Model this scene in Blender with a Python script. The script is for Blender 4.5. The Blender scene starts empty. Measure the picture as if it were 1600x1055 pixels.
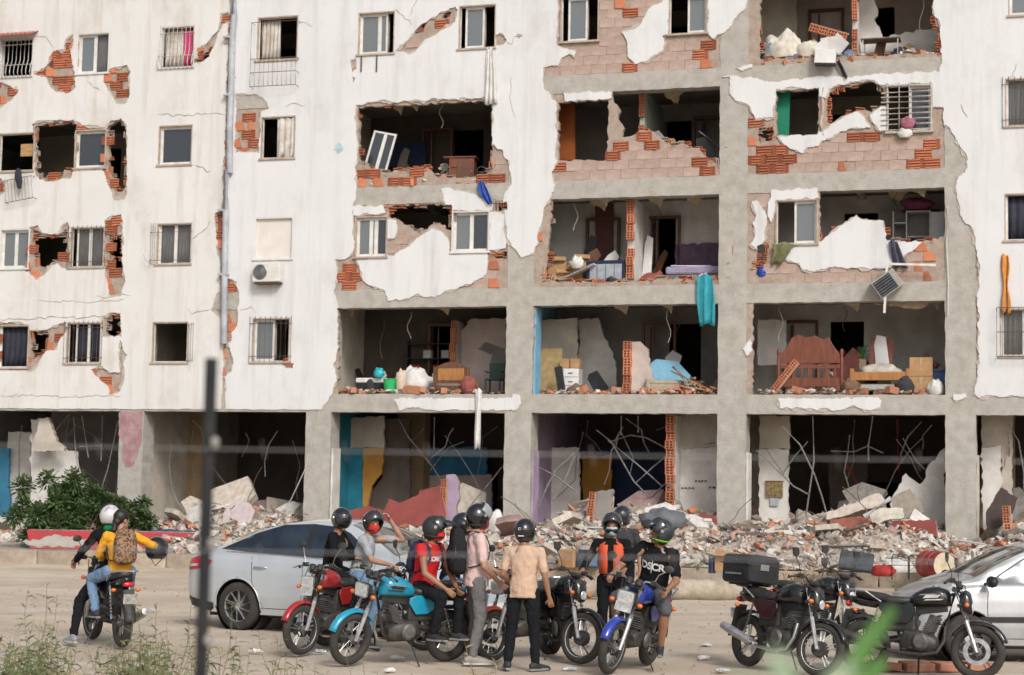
import bpy, bmesh, math, random
import numpy as np
from mathutils import Vector, Matrix, Euler, noise
from mathutils.geometry import delaunay_2d_cdt
R = math.radians
rnd = random.Random(7)
scene = bpy.context.scene
COL = scene.collection

# ---------------------------------------------------------------- camera
FPX, PITCH, ROLL, CAMH = 2800.0, 0.0886, 0.0186, 1.82
r0 = Vector((1, 0, 0)); fw = Vector((0, math.cos(PITCH), math.sin(PITCH))); u0 = Vector((0, -math.sin(PITCH), math.cos(PITCH)))
cr = r0 * math.cos(ROLL) + u0 * math.sin(ROLL)
cu = -r0 * math.sin(ROLL) + u0 * math.cos(ROLL)
cam_data = bpy.data.cameras.new('camera')
cam_data.sensor_width = 36.0
cam_data.lens = 36.0 * FPX / 1600.0
cam_data.clip_start = 0.1
cam_data.clip_end = 2000
cam_data.dof.use_dof = True
cam_data.dof.focus_distance = 22.0
cam_data.dof.aperture_fstop = 3.6
cam = bpy.data.objects.new('camera', cam_data)
COL.objects.link(cam)
mw = Matrix((cr, cu, -fw)).transposed().to_4x4()
mw.translation = (0, 0, CAMH)
cam.matrix_world = mw
scene.camera = cam

# ---------------------------------------------------------------- world and sun (hazy late afternoon)
SUN_AZ, SUN_EL = R(160), R(37)        # compass-like: direction the sun stands in, 180 = behind the camera
world = bpy.data.worlds.new('World'); scene.world = world; world.use_nodes = True
wt = world.node_tree; wt.nodes.clear()
sky = wt.nodes.new('ShaderNodeTexSky'); sky.sky_type = 'NISHITA'; sky.sun_disc = False
sky.sun_elevation = SUN_EL; sky.sun_rotation = SUN_AZ
sky.air_density = 1.0; sky.dust_density = 4.0; sky.ozone_density = 1.0
hs = wt.nodes.new('ShaderNodeHueSaturation'); hs.inputs['Saturation'].default_value = 0.45
bg = wt.nodes.new('ShaderNodeBackground'); bg.inputs['Strength'].default_value = 0.12
wo = wt.nodes.new('ShaderNodeOutputWorld')
wt.links.new(sky.outputs[0], hs.inputs['Color']); wt.links.new(hs.outputs[0], bg.inputs['Color']); wt.links.new(bg.outputs[0], wo.inputs['Surface'])
sl = bpy.data.lights.new('sun', 'SUN'); sl.energy = 1.5; sl.angle = R(13); sl.color = (1.0, 0.98, 0.95)
sun = bpy.data.objects.new('sun', sl); COL.objects.link(sun)
sd = Vector((math.sin(SUN_AZ) * math.cos(SUN_EL), math.cos(SUN_AZ) * math.cos(SUN_EL), math.sin(SUN_EL)))
sun.rotation_euler = sd.to_track_quat('Z', 'Y').to_euler(); sun.location = (0, -10, 30)
vs = scene.view_settings
vs.view_transform = 'Standard'; vs.look = 'None'; vs.gamma = 1.0; vs.use_curve_mapping = False; vs.exposure = 0.2
scene.cycles.max_bounces = 6; scene.cycles.diffuse_bounces = 4; scene.cycles.use_denoising = True

# ---------------------------------------------------------------- helpers: pixels of the photograph to places
def ray(px, py):
    d = fw * FPX + cr * (px - 800.0) + cu * (527.5 - py)
    return d
YAW, FD = 0.2898, 45.063                       # facade turned 16.6 degrees, 45 m away
BM = Matrix.Translation((0, FD, 0)) @ Matrix.Rotation(-YAW, 4, 'Z')   # facade frame: x along it, y into the building
BMI = BM.inverted()
def fp(px, py, d=0.0):
    """photo pixel -> (u, z) on the plane d metres behind the facade"""
    o = BMI @ Vector((0, 0, CAMH)); r = BMI.to_3x3() @ ray(px, py)
    t = (d - o.y) / r.y
    return (o.x + r.x * t, o.z + r.z * t)
def gp(px, py, z=0.0):
    """photo pixel -> world point on the horizontal plane at height z"""
    r = ray(px, py); t = (z - CAMH) / r.z
    return Vector((r.x * t, r.y * t, z))
def dp(px, py, depth):
    r = ray(px, py); t = depth / r.y
    return Vector((0, 0, CAMH)) + r * t

# ---------------------------------------------------------------- helpers: materials
MATS = {}
def lin(c):
    return tuple(((x / 12.92) if x <= 0.04045 else ((x + 0.055) / 1.055) ** 2.4) for x in c)
def mat(name, col, rough=0.8, var=0.12, scale=6.0, bump=0.0, bscale=40.0, metal=0.0, coat=0.0, col2=None, spec=0.5, stretch=None, contrast=(0.35, 0.65), sheen=0.0, objvar=0.0):
    """principled material, colour broken up by noise (col = linear base colour)"""
    if name in MATS: return MATS[name]
    m = bpy.data.materials.new(name); m.use_nodes = True
    nt = m.node_tree; b = nt.nodes['Principled BSDF']
    b.inputs['Roughness'].default_value = rough; b.inputs['Metallic'].default_value = metal
    b.inputs['Specular IOR Level'].default_value = spec
    if coat: b.inputs['Coat Weight'].default_value = coat; b.inputs['Coat Roughness'].default_value = 0.06
    if sheen: b.inputs['Sheen Weight'].default_value = sheen
    tc = nt.nodes.new('ShaderNodeTexCoord'); mp = nt.nodes.new('ShaderNodeMapping')
    if stretch: mp.inputs['Scale'].default_value = stretch
    nt.links.new(tc.outputs['Object'], mp.inputs['Vector'])
    n = nt.nodes.new('ShaderNodeTexNoise'); n.inputs['Scale'].default_value = scale; n.inputs['Detail'].default_value = 6; n.inputs['Roughness'].default_value = 0.6
    nt.links.new(mp.outputs[0], n.inputs['Vector'])
    rp = nt.nodes.new('ShaderNodeValToRGB')
    c2 = col2 if col2 else tuple(max(0, x * (1 - var * 2)) for x in col)
    c1 = col if col2 else tuple(min(1, x * (1 + var)) for x in col)
    rp.color_ramp.elements[0].position = contrast[0]; rp.color_ramp.elements[1].position = contrast[1]
    rp.color_ramp.elements[0].color = (*c2, 1); rp.color_ramp.elements[1].color = (*c1, 1)
    nt.links.new(n.outputs['Fac'], rp.inputs['Fac'])
    out = rp.outputs['Color']
    if objvar:
        oi = nt.nodes.new('ShaderNodeObjectInfo'); hv = nt.nodes.new('ShaderNodeHueSaturation')
        mr = nt.nodes.new('ShaderNodeMapRange'); mr.inputs['To Min'].default_value = 1 - objvar; mr.inputs['To Max'].default_value = 1 + objvar
        nt.links.new(oi.outputs['Random'], mr.inputs['Value']); nt.links.new(mr.outputs[0], hv.inputs['Value']); nt.links.new(out, hv.inputs['Color']); out = hv.outputs['Color']
    nt.links.new(out, b.inputs['Base Color'])
    if bump:
        n2 = nt.nodes.new('ShaderNodeTexNoise'); n2.inputs['Scale'].default_value = bscale; n2.inputs['Detail'].default_value = 5
        nt.links.new(mp.outputs[0], n2.inputs['Vector'])
        bp = nt.nodes.new('ShaderNodeBump'); bp.inputs['Strength'].default_value = bump; bp.inputs['Distance'].default_value = 0.02
        nt.links.new(n2.outputs['Fac'], bp.inputs['Height']); nt.links.new(bp.outputs[0], b.inputs['Normal'])
    MATS[name] = m
    return m
def emis(name, col, strength):
    m = mat(name, col, 0.3, 0.0)
    b = m.node_tree.nodes['Principled BSDF']; b.inputs['Emission Color'].default_value = (*col, 1); b.inputs['Emission Strength'].default_value = strength
    return m
def glass(name, tint, alpha, rough=0.06):
    """window pane: partly see-through, partly mirror"""
    if name in MATS: return MATS[name]
    m = bpy.data.materials.new(name); m.use_nodes = True; nt = m.node_tree
    b = nt.nodes['Principled BSDF']; b.inputs['Base Color'].default_value = (*tint, 1); b.inputs['Roughness'].default_value = rough
    b.inputs['Alpha'].default_value = alpha; b.inputs['Specular IOR Level'].default_value = 0.9; b.inputs['IOR'].default_value = 1.6
    tc = nt.nodes.new('ShaderNodeTexCoord'); n = nt.nodes.new('ShaderNodeTexNoise'); n.inputs['Scale'].default_value = 2.5
    mr = nt.nodes.new('ShaderNodeMapRange'); mr.inputs['To Min'].default_value = rough; mr.inputs['To Max'].default_value = rough + 0.12
    nt.links.new(tc.outputs['Object'], n.inputs['Vector']); nt.links.new(n.outputs['Fac'], mr.inputs['Value']); nt.links.new(mr.outputs[0], b.inputs['Roughness'])
    MATS[name] = m
    return m

# ---------------------------------------------------------------- helpers: meshes and objects
def basis(d):
    d = Vector(d).normalized(); a = Vector((0, 0, 1)) if abs(d.z) < 0.9 else Vector((1, 0, 0))
    s = d.cross(a).normalized(); return s, s.cross(d).normalized(), d
class MB:
    def __init__(s): s.v = []; s.f = []
    def add(s, vs, fs):
        o = len(s.v); s.v += [tuple(x) for x in vs]; s.f += [tuple(i + o for i in f) for f in fs]; return s
    def box(s, c, size, rot=None, taper=1.0):
        x, y, z = (k / 2 for k in size); M = Euler(rot).to_matrix() if rot is not None else None
        vs = []
        for zz in (-1, 1):
            t = taper if zz > 0 else 1.0
            for a, b in ((-1, -1), (1, -1), (1, 1), (-1, 1)):
                p = Vector((a * x * t, b * y * t, zz * z))
                if M: p = M @ p
                vs.append(p + Vector(c))
        return s.add(vs, [(3, 2, 1, 0), (4, 5, 6, 7), (0, 1, 5, 4), (1, 2, 6, 5), (2, 3, 7, 6), (3, 0, 4, 7)])
    def b2(s, x0, x1, y0, y1, z0, z1): return s.box(((x0 + x1) / 2, (y0 + y1) / 2, (z0 + z1) / 2), (abs(x1 - x0), abs(y1 - y0), abs(z1 - z0)))
    def tube(s, pts, r, n=8, cap=True, flat=1.0):
        pts = [Vector(p) for p in pts]; rs = r if isinstance(r, (list, tuple)) else [r] * len(pts)
        vs = []; fs = []; ref = None
        for i, p in enumerate(pts):
            d = (pts[min(i + 1, len(pts) - 1)] - pts[max(i - 1, 0)])
            if d.length < 1e-9: d = Vector((0, 0, 1))
            d.normalize()
            if ref is None: a, b, _ = basis(d)
            else:
                a = ref - d * ref.dot(d)
                if a.length < 1e-6: a, b, _ = basis(d)
                a.normalize(); b = d.cross(a)
            ref = a
            for k in range(n):
                t = 2 * math.pi * k / n
                vs.append(p + a * math.cos(t) * rs[i] + b * math.sin(t) * rs[i] * flat)
        for i in range(len(pts) - 1):
            for k in range(n): fs.append((i * n + k, i * n + (k + 1) % n, (i + 1) * n + (k + 1) % n, (i + 1) * n + k))
        if cap: fs.append(tuple(range(n - 1, -1, -1))); fs.append(tuple((len(pts) - 1) * n + k for k in range(n)))
        return s.add(vs, fs)
    def capsule(s, a, b, ra, rb, n=12, sx=1.0):
        a = Vector(a); b = Vector(b); d = b - a
        if d.length < 1e-5: d = Vector((0, 0, 1e-4))
        s1, s2, dn = basis(d); prof = []
        for i in range(1, 4): t = math.pi / 2 * (1 - i / 3.0); prof.append((a - dn * ra * math.sin(t), ra * math.cos(t)))
        for i in range(0, 3): t = math.pi / 2 * (i / 3.0); prof.append((b + dn * rb * math.sin(t), rb * math.cos(t)))
        vs = [a - dn * ra]
        for c, r in prof:
            for k in range(n): t = 2 * math.pi * k / n; vs.append(c + s1 * math.cos(t) * r * sx + s2 * math.sin(t) * r)
        vs.append(b + dn * rb); L = len(vs) - 1; fs = []
        for k in range(n): fs.append((0, 1 + (k + 1) % n, 1 + k))
        for i in range(5):
            for k in range(n): fs.append((1 + i * n + k, 1 + i * n + (k + 1) % n, 1 + (i + 1) * n + (k + 1) % n, 1 + (i + 1) * n + k))
        for k in range(n): fs.append((1 + 5 * n + k, 1 + 5 * n + (k + 1) % n, L))
        return s.add(vs, fs)
    def ell(s, c, r, n=14, m=9, rot=None, jit=0.0, rg=None):
        c = Vector(c); M = Euler(rot).to_matrix() if rot is not None else Matrix.Identity(3)
        vs = [c + M @ Vector((0, 0, -r[2]))]
        for i in range(1, m):
            t = math.pi * i / m
            for k in range(n):
                p = 2 * math.pi * k / n; q = 1 + (rg.uniform(-jit, jit) if jit else 0)
                vs.append(c + M @ Vector((r[0] * math.sin(t) * math.cos(p) * q, r[1] * math.sin(t) * math.sin(p) * q, -r[2] * math.cos(t) * q)))
        vs.append(c + M @ Vector((0, 0, r[2]))); L = len(vs) - 1; fs = []
        for k in range(n): fs.append((0, 1 + (k + 1) % n, 1 + k))
        for i in range(m - 2):
            for k in range(n): fs.append((1 + i * n + k, 1 + i * n + (k + 1) % n, 1 + (i + 1) * n + (k + 1) % n, 1 + (i + 1) * n + k))
        for k in range(n): fs.append((1 + (m - 2) * n + k, 1 + (m - 2) * n + (k + 1) % n, L))
        return s.add(vs, fs)
    def lathe(s, prof, c, axis=(0, 1, 0), n=32, closed=False):
        """prof: list of (radius, offset along axis)"""
        a, b, d = basis(axis); c = Vector(c); vs = []; fs = []; m = len(prof)
        for r, o in prof:
            for k in range(n): t = 2 * math.pi * k / n; vs.append(c + d * o + (a * math.cos(t) + b * math.sin(t)) * r)
        for i in range(m if closed else m - 1):
            j = (i + 1) % m
            for k in range(n): fs.append((i * n + k, i * n + (k + 1) % n, j * n + (k + 1) % n, j * n + k))
        return s.add(vs, fs)
    def prism(s, poly, y0, y1, plane='xz'):
        """closed polygon extruded between two offsets"""
        n = len(poly)
        def P(p, y): return (p[0], y, p[1]) if plane == 'xz' else ((y, p[0], p[1]) if plane == 'yz' else (p[0], p[1], y))
        return s.add([P(p, y0) for p in poly] + [P(p, y1) for p in poly], [tuple(range(n)), tuple(range(2 * n - 1, n - 1, -1))] + [(i, i + n, (i + 1) % n + n, (i + 1) % n) for i in range(n)])
    def xf(s, M):
        s.v = [tuple(M @ Vector(p)) for p in s.v]; return s
    def mesh(s, name='mesh', m=None, smooth=False):
        me = bpy.data.meshes.new(name); me.from_pydata(s.v, [], s.f); me.validate(); 
        bm = bmesh.new(); bm.from_mesh(me); bmesh.ops.recalc_face_normals(bm, faces=bm.faces); bm.to_mesh(me); bm.free()
        if m: me.materials.append(m)
        if smooth:
            me.polygons.foreach_set('use_smooth', [True] * len(me.polygons))
            if smooth != 'all':
                try: me.set_sharp_from_angle(angle=R(40 if smooth is True else smooth))
                except Exception: pass
        me.update(); return me
    def build(s, name, m, parent=None, smooth=False, bevel=0.0, sub=0):
        o = bpy.data.objects.new(name, s.mesh(name, m, smooth)); COL.objects.link(o)
        if parent: o.parent = parent
        if bevel:
            b = o.modifiers.new('bevel', 'BEVEL'); b.width = bevel; b.segments = 2; b.limit_method = 'ANGLE'; b.angle_limit = R(40)
        if sub:
            b = o.modifiers.new('sub', 'SUBSURF'); b.levels = sub; b.render_levels = sub
        return o
def link(name, me, parent=None, loc=None, rot=None, scale=None):
    o = bpy.data.objects.new(name, me); COL.objects.link(o)
    if parent: o.parent = parent
    if loc is not None: o.location = loc
    if rot is not None: o.rotation_euler = rot
    if scale is not None: o.scale = scale
    return o
def empty(name, loc=(0, 0, 0), rz=0.0, parent=None):
    o = bpy.data.objects.new(name, None); COL.objects.link(o); o.location = loc; o.rotation_euler = (0, 0, rz); o.empty_display_size = 0.2
    if parent: o.parent = parent
    return o
def tag(o, label=None, cat=None, group=None, kind=None):
    if label: o['label'] = label
    if cat: o['category'] = cat
    if group: o['group'] = group
    if kind: o['kind'] = kind
    return o
def copy_tree(o, parent=None):
    c = o.copy(); COL.objects.link(c); c.parent = parent
    for ch in list(o.children): copy_tree(ch, c)
    return c
def rag(poly, amp=1.6, step=5.0, seed=0, closed=True):
    """roughen a polygon (pixel units) the way broken plaster breaks"""
    rg = random.Random(seed * 131 + 17); out = []; n = len(poly)
    for i in range(n if closed else n - 1):
        a = Vector(poly[i]); b = Vector(poly[(i + 1) % n]); L = (b - a).length; k = max(1, int(L / step))
        nr = Vector((-(b - a).y, (b - a).x)).normalized() if L > 1e-6 else Vector((0, 0))
        for j in range(k):
            t = j / k; p = a.lerp(b, t)
            if j: p = p + nr * rg.uniform(-amp, amp) + (b - a).normalized() * rg.uniform(-0.3, 0.3) * step
            out.append((p.x, p.y))
    if not closed: out.append(tuple(poly[-1]))
    return out
def inside(P, poly):
    """vectorised even-odd test: P (N,2), poly list"""
    x = P[:, 0]; y = P[:, 1]; q = np.asarray(poly, float); c = np.zeros(len(P), bool); j = len(q) - 1
    x0, y0 = q.min(0); x1, y1 = q.max(0); sel = (x >= x0) & (x <= x1) & (y >= y0) & (y <= y1)
    if not sel.any(): return c
    xs = x[sel]; ys = y[sel]; cc = np.zeros(len(xs), bool)
    for i in range(len(q)):
        xi, yi = q[i]; xj, yj = q[j]
        if yi != yj:
            cc ^= ((yi > ys) != (yj > ys)) & (xs < (xj - xi) * (ys - yi) / (yj - yi) + xi)
        j = i
    c[sel] = cc; return c
def sheet(polys, pred, d0, d1):
    """flat slab (x, z) between depths d0 (front) and d1, outline = every polygon edge where pred changes"""
    vs = []; es = []
    for p in polys:
        o = len(vs); vs += [Vector(q) for q in p]; es += [(o + i, o + (i + 1) % len(p)) for i in range(len(p))]
    V, E, F, _, _, _ = delaunay_2d_cdt(vs, es, [], 0, 1e-5)
    V = np.array([(v.x, v.y) for v in V]); F = np.array(F)
    keep = pred(V[F].mean(1)); F = F[keep]
    used = {}; mb = MB(); edge = {}
    for f in F:
        for a, b in ((f[0], f[1]), (f[1], f[2]), (f[2], f[0])):
            k = (min(a, b), max(a, b)); edge.setdefault(k, []).append((a, b))
    idx = sorted(set(F.ravel().tolist())); n = len(idx); mp = {k: i for i, k in enumerate(idx)}
    mb.v = [(V[k][0], d0, V[k][1]) for k in idx] + [(V[k][0], d1, V[k][1]) for k in idx]
    mb.f = [(mp[f[0]], mp[f[1]], mp[f[2]]) for f in F.tolist()] + [(mp[f[2]] + n, mp[f[1]] + n, mp[f[0]] + n) for f in F.tolist()]
    for k, l in edge.items():
        if len(l) == 1: a, b = l[0]; mb.f.append((mp[b], mp[a], mp[a] + n, mp[b] + n))
    return mb
def apply_mods(o):
    dg = bpy.context.evaluated_depsgraph_get(); me = bpy.data.meshes.new_from_object(o.evaluated_get(dg)); old = o.data
    o.modifiers.clear(); o.data = me; bpy.data.meshes.remove(old); return o
# ================================================================ materials of the place
def plaster_mat(name, white, stain, amount):
    m = bpy.data.materials.new(name); m.use_nodes = True; nt = m.node_tree; L = nt.links.new
    b = nt.nodes['Principled BSDF']; b.inputs['Roughness'].default_value = 0.88; b.inputs['Specular IOR Level'].default_value = 0.25
    tc = nt.nodes.new('ShaderNodeTexCoord')
    def noi(scale, sc, detail=6):
        mp = nt.nodes.new('ShaderNodeMapping'); mp.inputs['Scale'].default_value = sc; L(tc.outputs['Object'], mp.inputs['Vector'])
        n = nt.nodes.new('ShaderNodeTexNoise'); n.inputs['Scale'].default_value = scale; n.inputs['Detail'].default_value = detail; n.inputs['Roughness'].default_value = 0.65
        L(mp.outputs[0], n.inputs['Vector']); return n.outputs['Fac']
    def ramp(f, a, bb, c0, c1):
        r = nt.nodes.new('ShaderNodeValToRGB'); r.color_ramp.elements[0].position = a; r.color_ramp.elements[1].position = bb
        r.color_ramp.elements[0].color = (*c0, 1); r.color_ramp.elements[1].color = (*c1, 1); L(f, r.inputs['Fac']); return r.outputs['Color']
    def mix(f, A, B, mode='MIX'):
        x = nt.nodes.new('ShaderNodeMix'); x.data_type = 'RGBA'; x.blend_type = mode
        if isinstance(f, float): x.inputs[0].default_value = f
        else: L(f, x.inputs[0])
        L(A, x.inputs[6]); L(B, x.inputs[7]); return x.outputs[2]
    base = ramp(noi(0.45, (1, 1, 1)), 0.35, 0.65, tuple(c * 0.93 for c in white), white)
    streak = ramp(noi(1.0, (2.6, 1, 0.22), 8), 0.50, 0.76, (0, 0, 0), (amount,) * 3)
    blot = ramp(noi(0.9, (1, 1, 0.7), 8), 0.52, 0.75, (0, 0, 0), (amount * 0.9,) * 3)
    stn = nt.nodes.new('ShaderNodeRGB'); stn.outputs[0].default_value = (*stain, 1)
    grn = nt.nodes.new('ShaderNodeRGB'); grn.outputs[0].default_value = (0.42, 0.40, 0.38, 1)
    speck = ramp(noi(14, (1, 1, 1), 4), 0.70, 0.78, (0, 0, 0), (amount * 0.8,) * 3)
    c = mix(streak, base, stn.outputs[0]); c = mix(blot, c, stn.outputs[0]); c = mix(speck, c, grn.outputs[0])
    L(c, b.inputs['Base Color'])
    bp = nt.nodes.new('ShaderNodeBump'); bp.inputs['Strength'].default_value = 0.25; bp.inputs['Distance'].default_value = 0.02
    L(noi(9, (1, 1, 1), 8), bp.inputs['Height']); L(bp.outputs[0], b.inputs['Normal'])
    MATS[name] = m; return m
M_PL_L = plaster_mat('plaster_cream', (0.70, 0.69, 0.67), (0.47, 0.40, 0.335), 0.66)
M_PL_R = plaster_mat('plaster_white', (0.70, 0.70, 0.705), (0.45, 0.43, 0.415), 0.55)
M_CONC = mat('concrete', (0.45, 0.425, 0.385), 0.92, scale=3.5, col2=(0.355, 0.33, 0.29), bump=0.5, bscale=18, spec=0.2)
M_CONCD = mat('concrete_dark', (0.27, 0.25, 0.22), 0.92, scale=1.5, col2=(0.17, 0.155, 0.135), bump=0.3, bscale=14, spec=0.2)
M_MORT = mat('scratch_coat', (0.42, 0.345, 0.29), 0.95, scale=5, col2=(0.33, 0.25, 0.20), bump=0.7, bscale=26, spec=0.15)
M_BLOCK = mat('pink_block', (0.46, 0.365, 0.315), 0.95, scale=4.5, col2=(0.40, 0.275, 0.225), bump=0.5, bscale=30, spec=0.15, objvar=0.06)
M_BRICK = mat('orange_brick', (0.54, 0.20, 0.10), 0.9, scale=9, col2=(0.44, 0.17, 0.10), bump=0.5, bscale=30, spec=0.2, objvar=0.22)
M_BRKD = mat('orange_brick_shade', (0.30, 0.085, 0.04), 0.95, scale=8, col2=(.20, .06, .035), objvar=.2)  # backing darkened between the ribs, shade of the gaps put into the colour
M_CELL = mat('cell_shade', (0.10, 0.045, 0.03), 0.95, var=0.2)  # dark of the open block cells, their shade painted on a backing plate
M_WHITE = mat('window_white', (0.74, 0.73, 0.70), 0.5, scale=5, col2=(0.58, 0.55, 0.50))
M_TAN = mat('reveal_tan', (0.50, 0.42, 0.34), 0.9, scale=5, col2=(0.36, 0.28, 0.22), bump=0.4)
M_IRON = mat('dark_iron', (0.06, 0.055, 0.05), 0.6, scale=20, col2=(0.12, 0.07, 0.045))
M_WGRILLE = mat('white_grille', (0.62, 0.61, 0.58), 0.5, scale=15, col2=(0.40, 0.33, 0.27))
M_GREY = glass('pane_grey', (0.20, 0.22, 0.23), 0.72)
M_DARKGL = glass('pane_dark', (0.04, 0.045, 0.055), 0.85)
M_CURT = mat('curtain_grey', (0.36, 0.34, 0.32), 0.9, scale=3, var=0.15)
M_CURTD = mat('curtain_navy', (0.03, 0.032, 0.05), 0.9, scale=3, var=0.2)
M_CURTW = mat('curtain_pale', (0.62, 0.60, 0.56), 0.9, scale=4, col2=(0.42, 0.36, 0.30))

# ================================================================ the damaged apartment building
H = 2.7; ZB = 3.9216; BH = 0.47
FL = [ZB + BH + H * k for k in range(5)]            # floor levels of the storeys above the ground floor
CS = 5.3983; CU = [-10.6 + CS * i for i in range(-1, 6)]; CW = 0.70
UL, UR, ZT = -18.0, 16.4, 17.2
bld = empty('apartment_building', (0, FD, 0), -YAW)
tag(bld, 'earthquake-wrecked white apartment block with open rooms and exposed concrete frame', 'building')
def W2(poly): return [fp(x, y) for x, y in poly]

WIN = {}
def wr(x0, y0, x1, y1):
    a = fp(x0, y0); b = fp(x1, y0); c = fp(x1, y1); d = fp(x0, y1)
    return ((a[0] + d[0]) / 2, (b[0] + c[0]) / 2, (c[1] + d[1]) / 2, (a[1] + b[1]) / 2)   # u0,u1,z0,z1
# pixel rectangles of the windows; panes = (from, to, kind)
G, D_, C_, CN, CW_ = 'glass', 'dark', 'curtain', 'navy', 'pale'
windows = [
 (2, 60, 52, 120, [(0, 1, D_)], 'bulge', False), (121, 52, 171, 115, [(0, .52, G), (.52, 1, C_)], None, False),
 (251, 41, 304, 106, [(0, .6, CW_), (.6, 1, 'pink')], 'bulge', False),
 (-2, 208, 54, 268, [(0, .55, D_), (.55, 1, 'wood')], None, True), (117, 203, 166, 263, [(0, 1, G + 'd')], None, True),
 (248, 196, 301, 258, [(0, 1, G + 'd')], None, True),
 (0, 358, 46, 420, [(0, .5, G), (.5, 1, G)], None, False), (110, 355, 163, 418, [(0, .12, D_), (.12, .55, C_), (.55, 1, C_)], 'flat', True),
 (245, 349, 300, 413, [(0, .5, C_), (.5, 1, C_)], 'side', True),
 (-4, 508, 45, 575, [(0, 1, CN)], None, True), (104, 504, 158, 568, [(0, .2, D_), (.2, .6, CN), (.6, 1, CN)], 'flat', True),
 (238, 503, 294, 567, [(0, 1, D_)], 'swung', True),
 (402, 26, 466, 94, [(0, .5, CW_), (.5, 1, D_)], 'basket', True), (408, 182, 462, 248, [(0, .45, D_), (.45, 1, 'drape')], None, True),
 (398, 340, 458, 405, [(0, .66, 'board'), (.66, 1, 'board')], None, False), (394, 497, 453, 566, [(0, .56, G), (.56, 1, D_)], 'flat', True),
 (560, 19, 617, 85, [(0, .56, G), (.56, .8, G), (.8, 1, D_)], None, True), (717, 8, 775, 76, [(0, .12, D_), (.12, .68, G), (.68, 1, D_)], None, True),
 (555, 338, 606, 402, [(0, .45, G), (.45, .62, G), (.62, 1, G + 'd')], None, True), (706, 330, 765, 394, [(0, .5, G), (.5, 1, G + 'd')], None, False),
 (876, -6, 936, 65, [(0, .15, D_), (.15, .7, G), (.7, 1, D_)], None, True), (1045, -8, 1106, 53, [(0, .47, D_), (.47, 1, G)], None, True),
 (1385, 132, 1457, 206, [(0, .5, D_), (.5, 1, G + 'd')], 'bars', True), (1212, 312, 1278, 382, [(0, .43, D_), (.43, 1, G)], None, True),
 (1575, -30, 1640, 24, [(0, .5, G), (.5, 1, G)], None, True), (1570, 122, 1640, 197, [(0, .5, C_), (.5, 1, C_)], 'flat', True),
 (1569, 302, 1640, 376, [(0, 1, CN)], None, True), (1562, 482, 1640, 557, [(0, .5, C_), (.5, 1, D_)], 'basketw', True),
]
WR = [wr(*w[:4]) for w in windows]
WP = [[(a, c), (b, c), (b, d), (a, d)] for a, b, c, d in WR]

OPEN = [  # holes right through the wall
 [(55,197),(75,193),(115,190),(125,197),(117,205),(117,262),(113,268),(100,265),(97,275),(60,280),(56,270)],
 [(170,196),(180,190),(188,188),(195,197),(198,215),(197,245),(196,290),(190,300),(182,300),(178,280),(170,265),(168,205)],
 [(51,358),(57,360),(65,368),(78,368),(95,366),(103,358),(104,395),(95,403),(80,410),(70,420),(58,413),(52,400)],
 [(171,367),(191,366),(191,418),(185,428),(172,420)],
 [(47,518),(60,518),(75,518),(76,545),(65,555),(50,562)], [(166,500),(175,492),(188,492),(189,520),(180,527),(166,522)],
 [(75,103),(86,88),(92,80),(96,84),(88,95),(80,108)], [(306,96),(320,82),(333,72),(327,88),(314,97)],
 [(647,51),(655,42),(668,35),(662,47),(652,52)], [(690,27),(700,18),(706,18),(697,30)],
 [(560,168),(600,165),(690,161),(768,158),(769,230),(768,262),(760,272),(740,276),(700,278),(684,277),(668,262),(640,265),(620,266),(600,270),(580,262),(566,258),(561,250)],
 [(607,322),(660,319),(706,320),(705,360),(697,358),(688,350),(676,350),(668,358),(655,365),(640,355),(625,345),(607,338)],
 [(770,318),(792,315),(793,328),(775,330)], [(766,397),(792,393),(791,405),(775,404)],
 [(528,470),(800,466),(800,622),(528,622)],
 [(872,160),(950,156),(949,250),(872,251)],
 [(954,130),(1140,120),(1140,258),(1132,262),(1120,255),(1100,243),(1090,233),(1068,224),(1055,228),(1040,224),(1030,213),(1020,205),(1000,204),(985,213),(972,215),(975,200),(965,185),(968,170),(958,160)],
 [(862,300),(1140,290),(1140,438),(1128,437),(1100,440),(1070,436),(1010,438),(975,440),(930,441),(880,440),(852,437),(854,410),(857,380),(860,345)],
 [(836,462),(1140,455),(1140,622),(830,622)],
 [(1188,-60),(1455,-60),(1458,25),(1462,40),(1469,50),(1470,82),(1440,84),(1390,86),(1330,88),(1260,90),(1188,93)],
 [(1213,142),(1279,139),(1278,210),(1213,213)],
 [(1292,160),(1296,145),(1310,136),(1340,132),(1365,128),(1380,138),(1384,165),(1375,165),(1362,175),(1350,172),(1338,172),(1325,178),(1310,185),(1298,193),(1292,190)],
 [(1186,200),(1208,198),(1207,219),(1186,221)],
 [(1281,280),(1335,278),(1400,275),(1490,272),(1490,340),(1474,370),(1455,375),(1440,378),(1386,376),(1381,345),(1345,341),(1338,335),(1325,345),(1310,352),(1290,370),(1281,378)],
 [(1183,385),(1200,380),(1198,400),(1192,425),(1182,430)],
 [(1176,462),(1490,455),(1490,622),(1176,622)],
]
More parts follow.
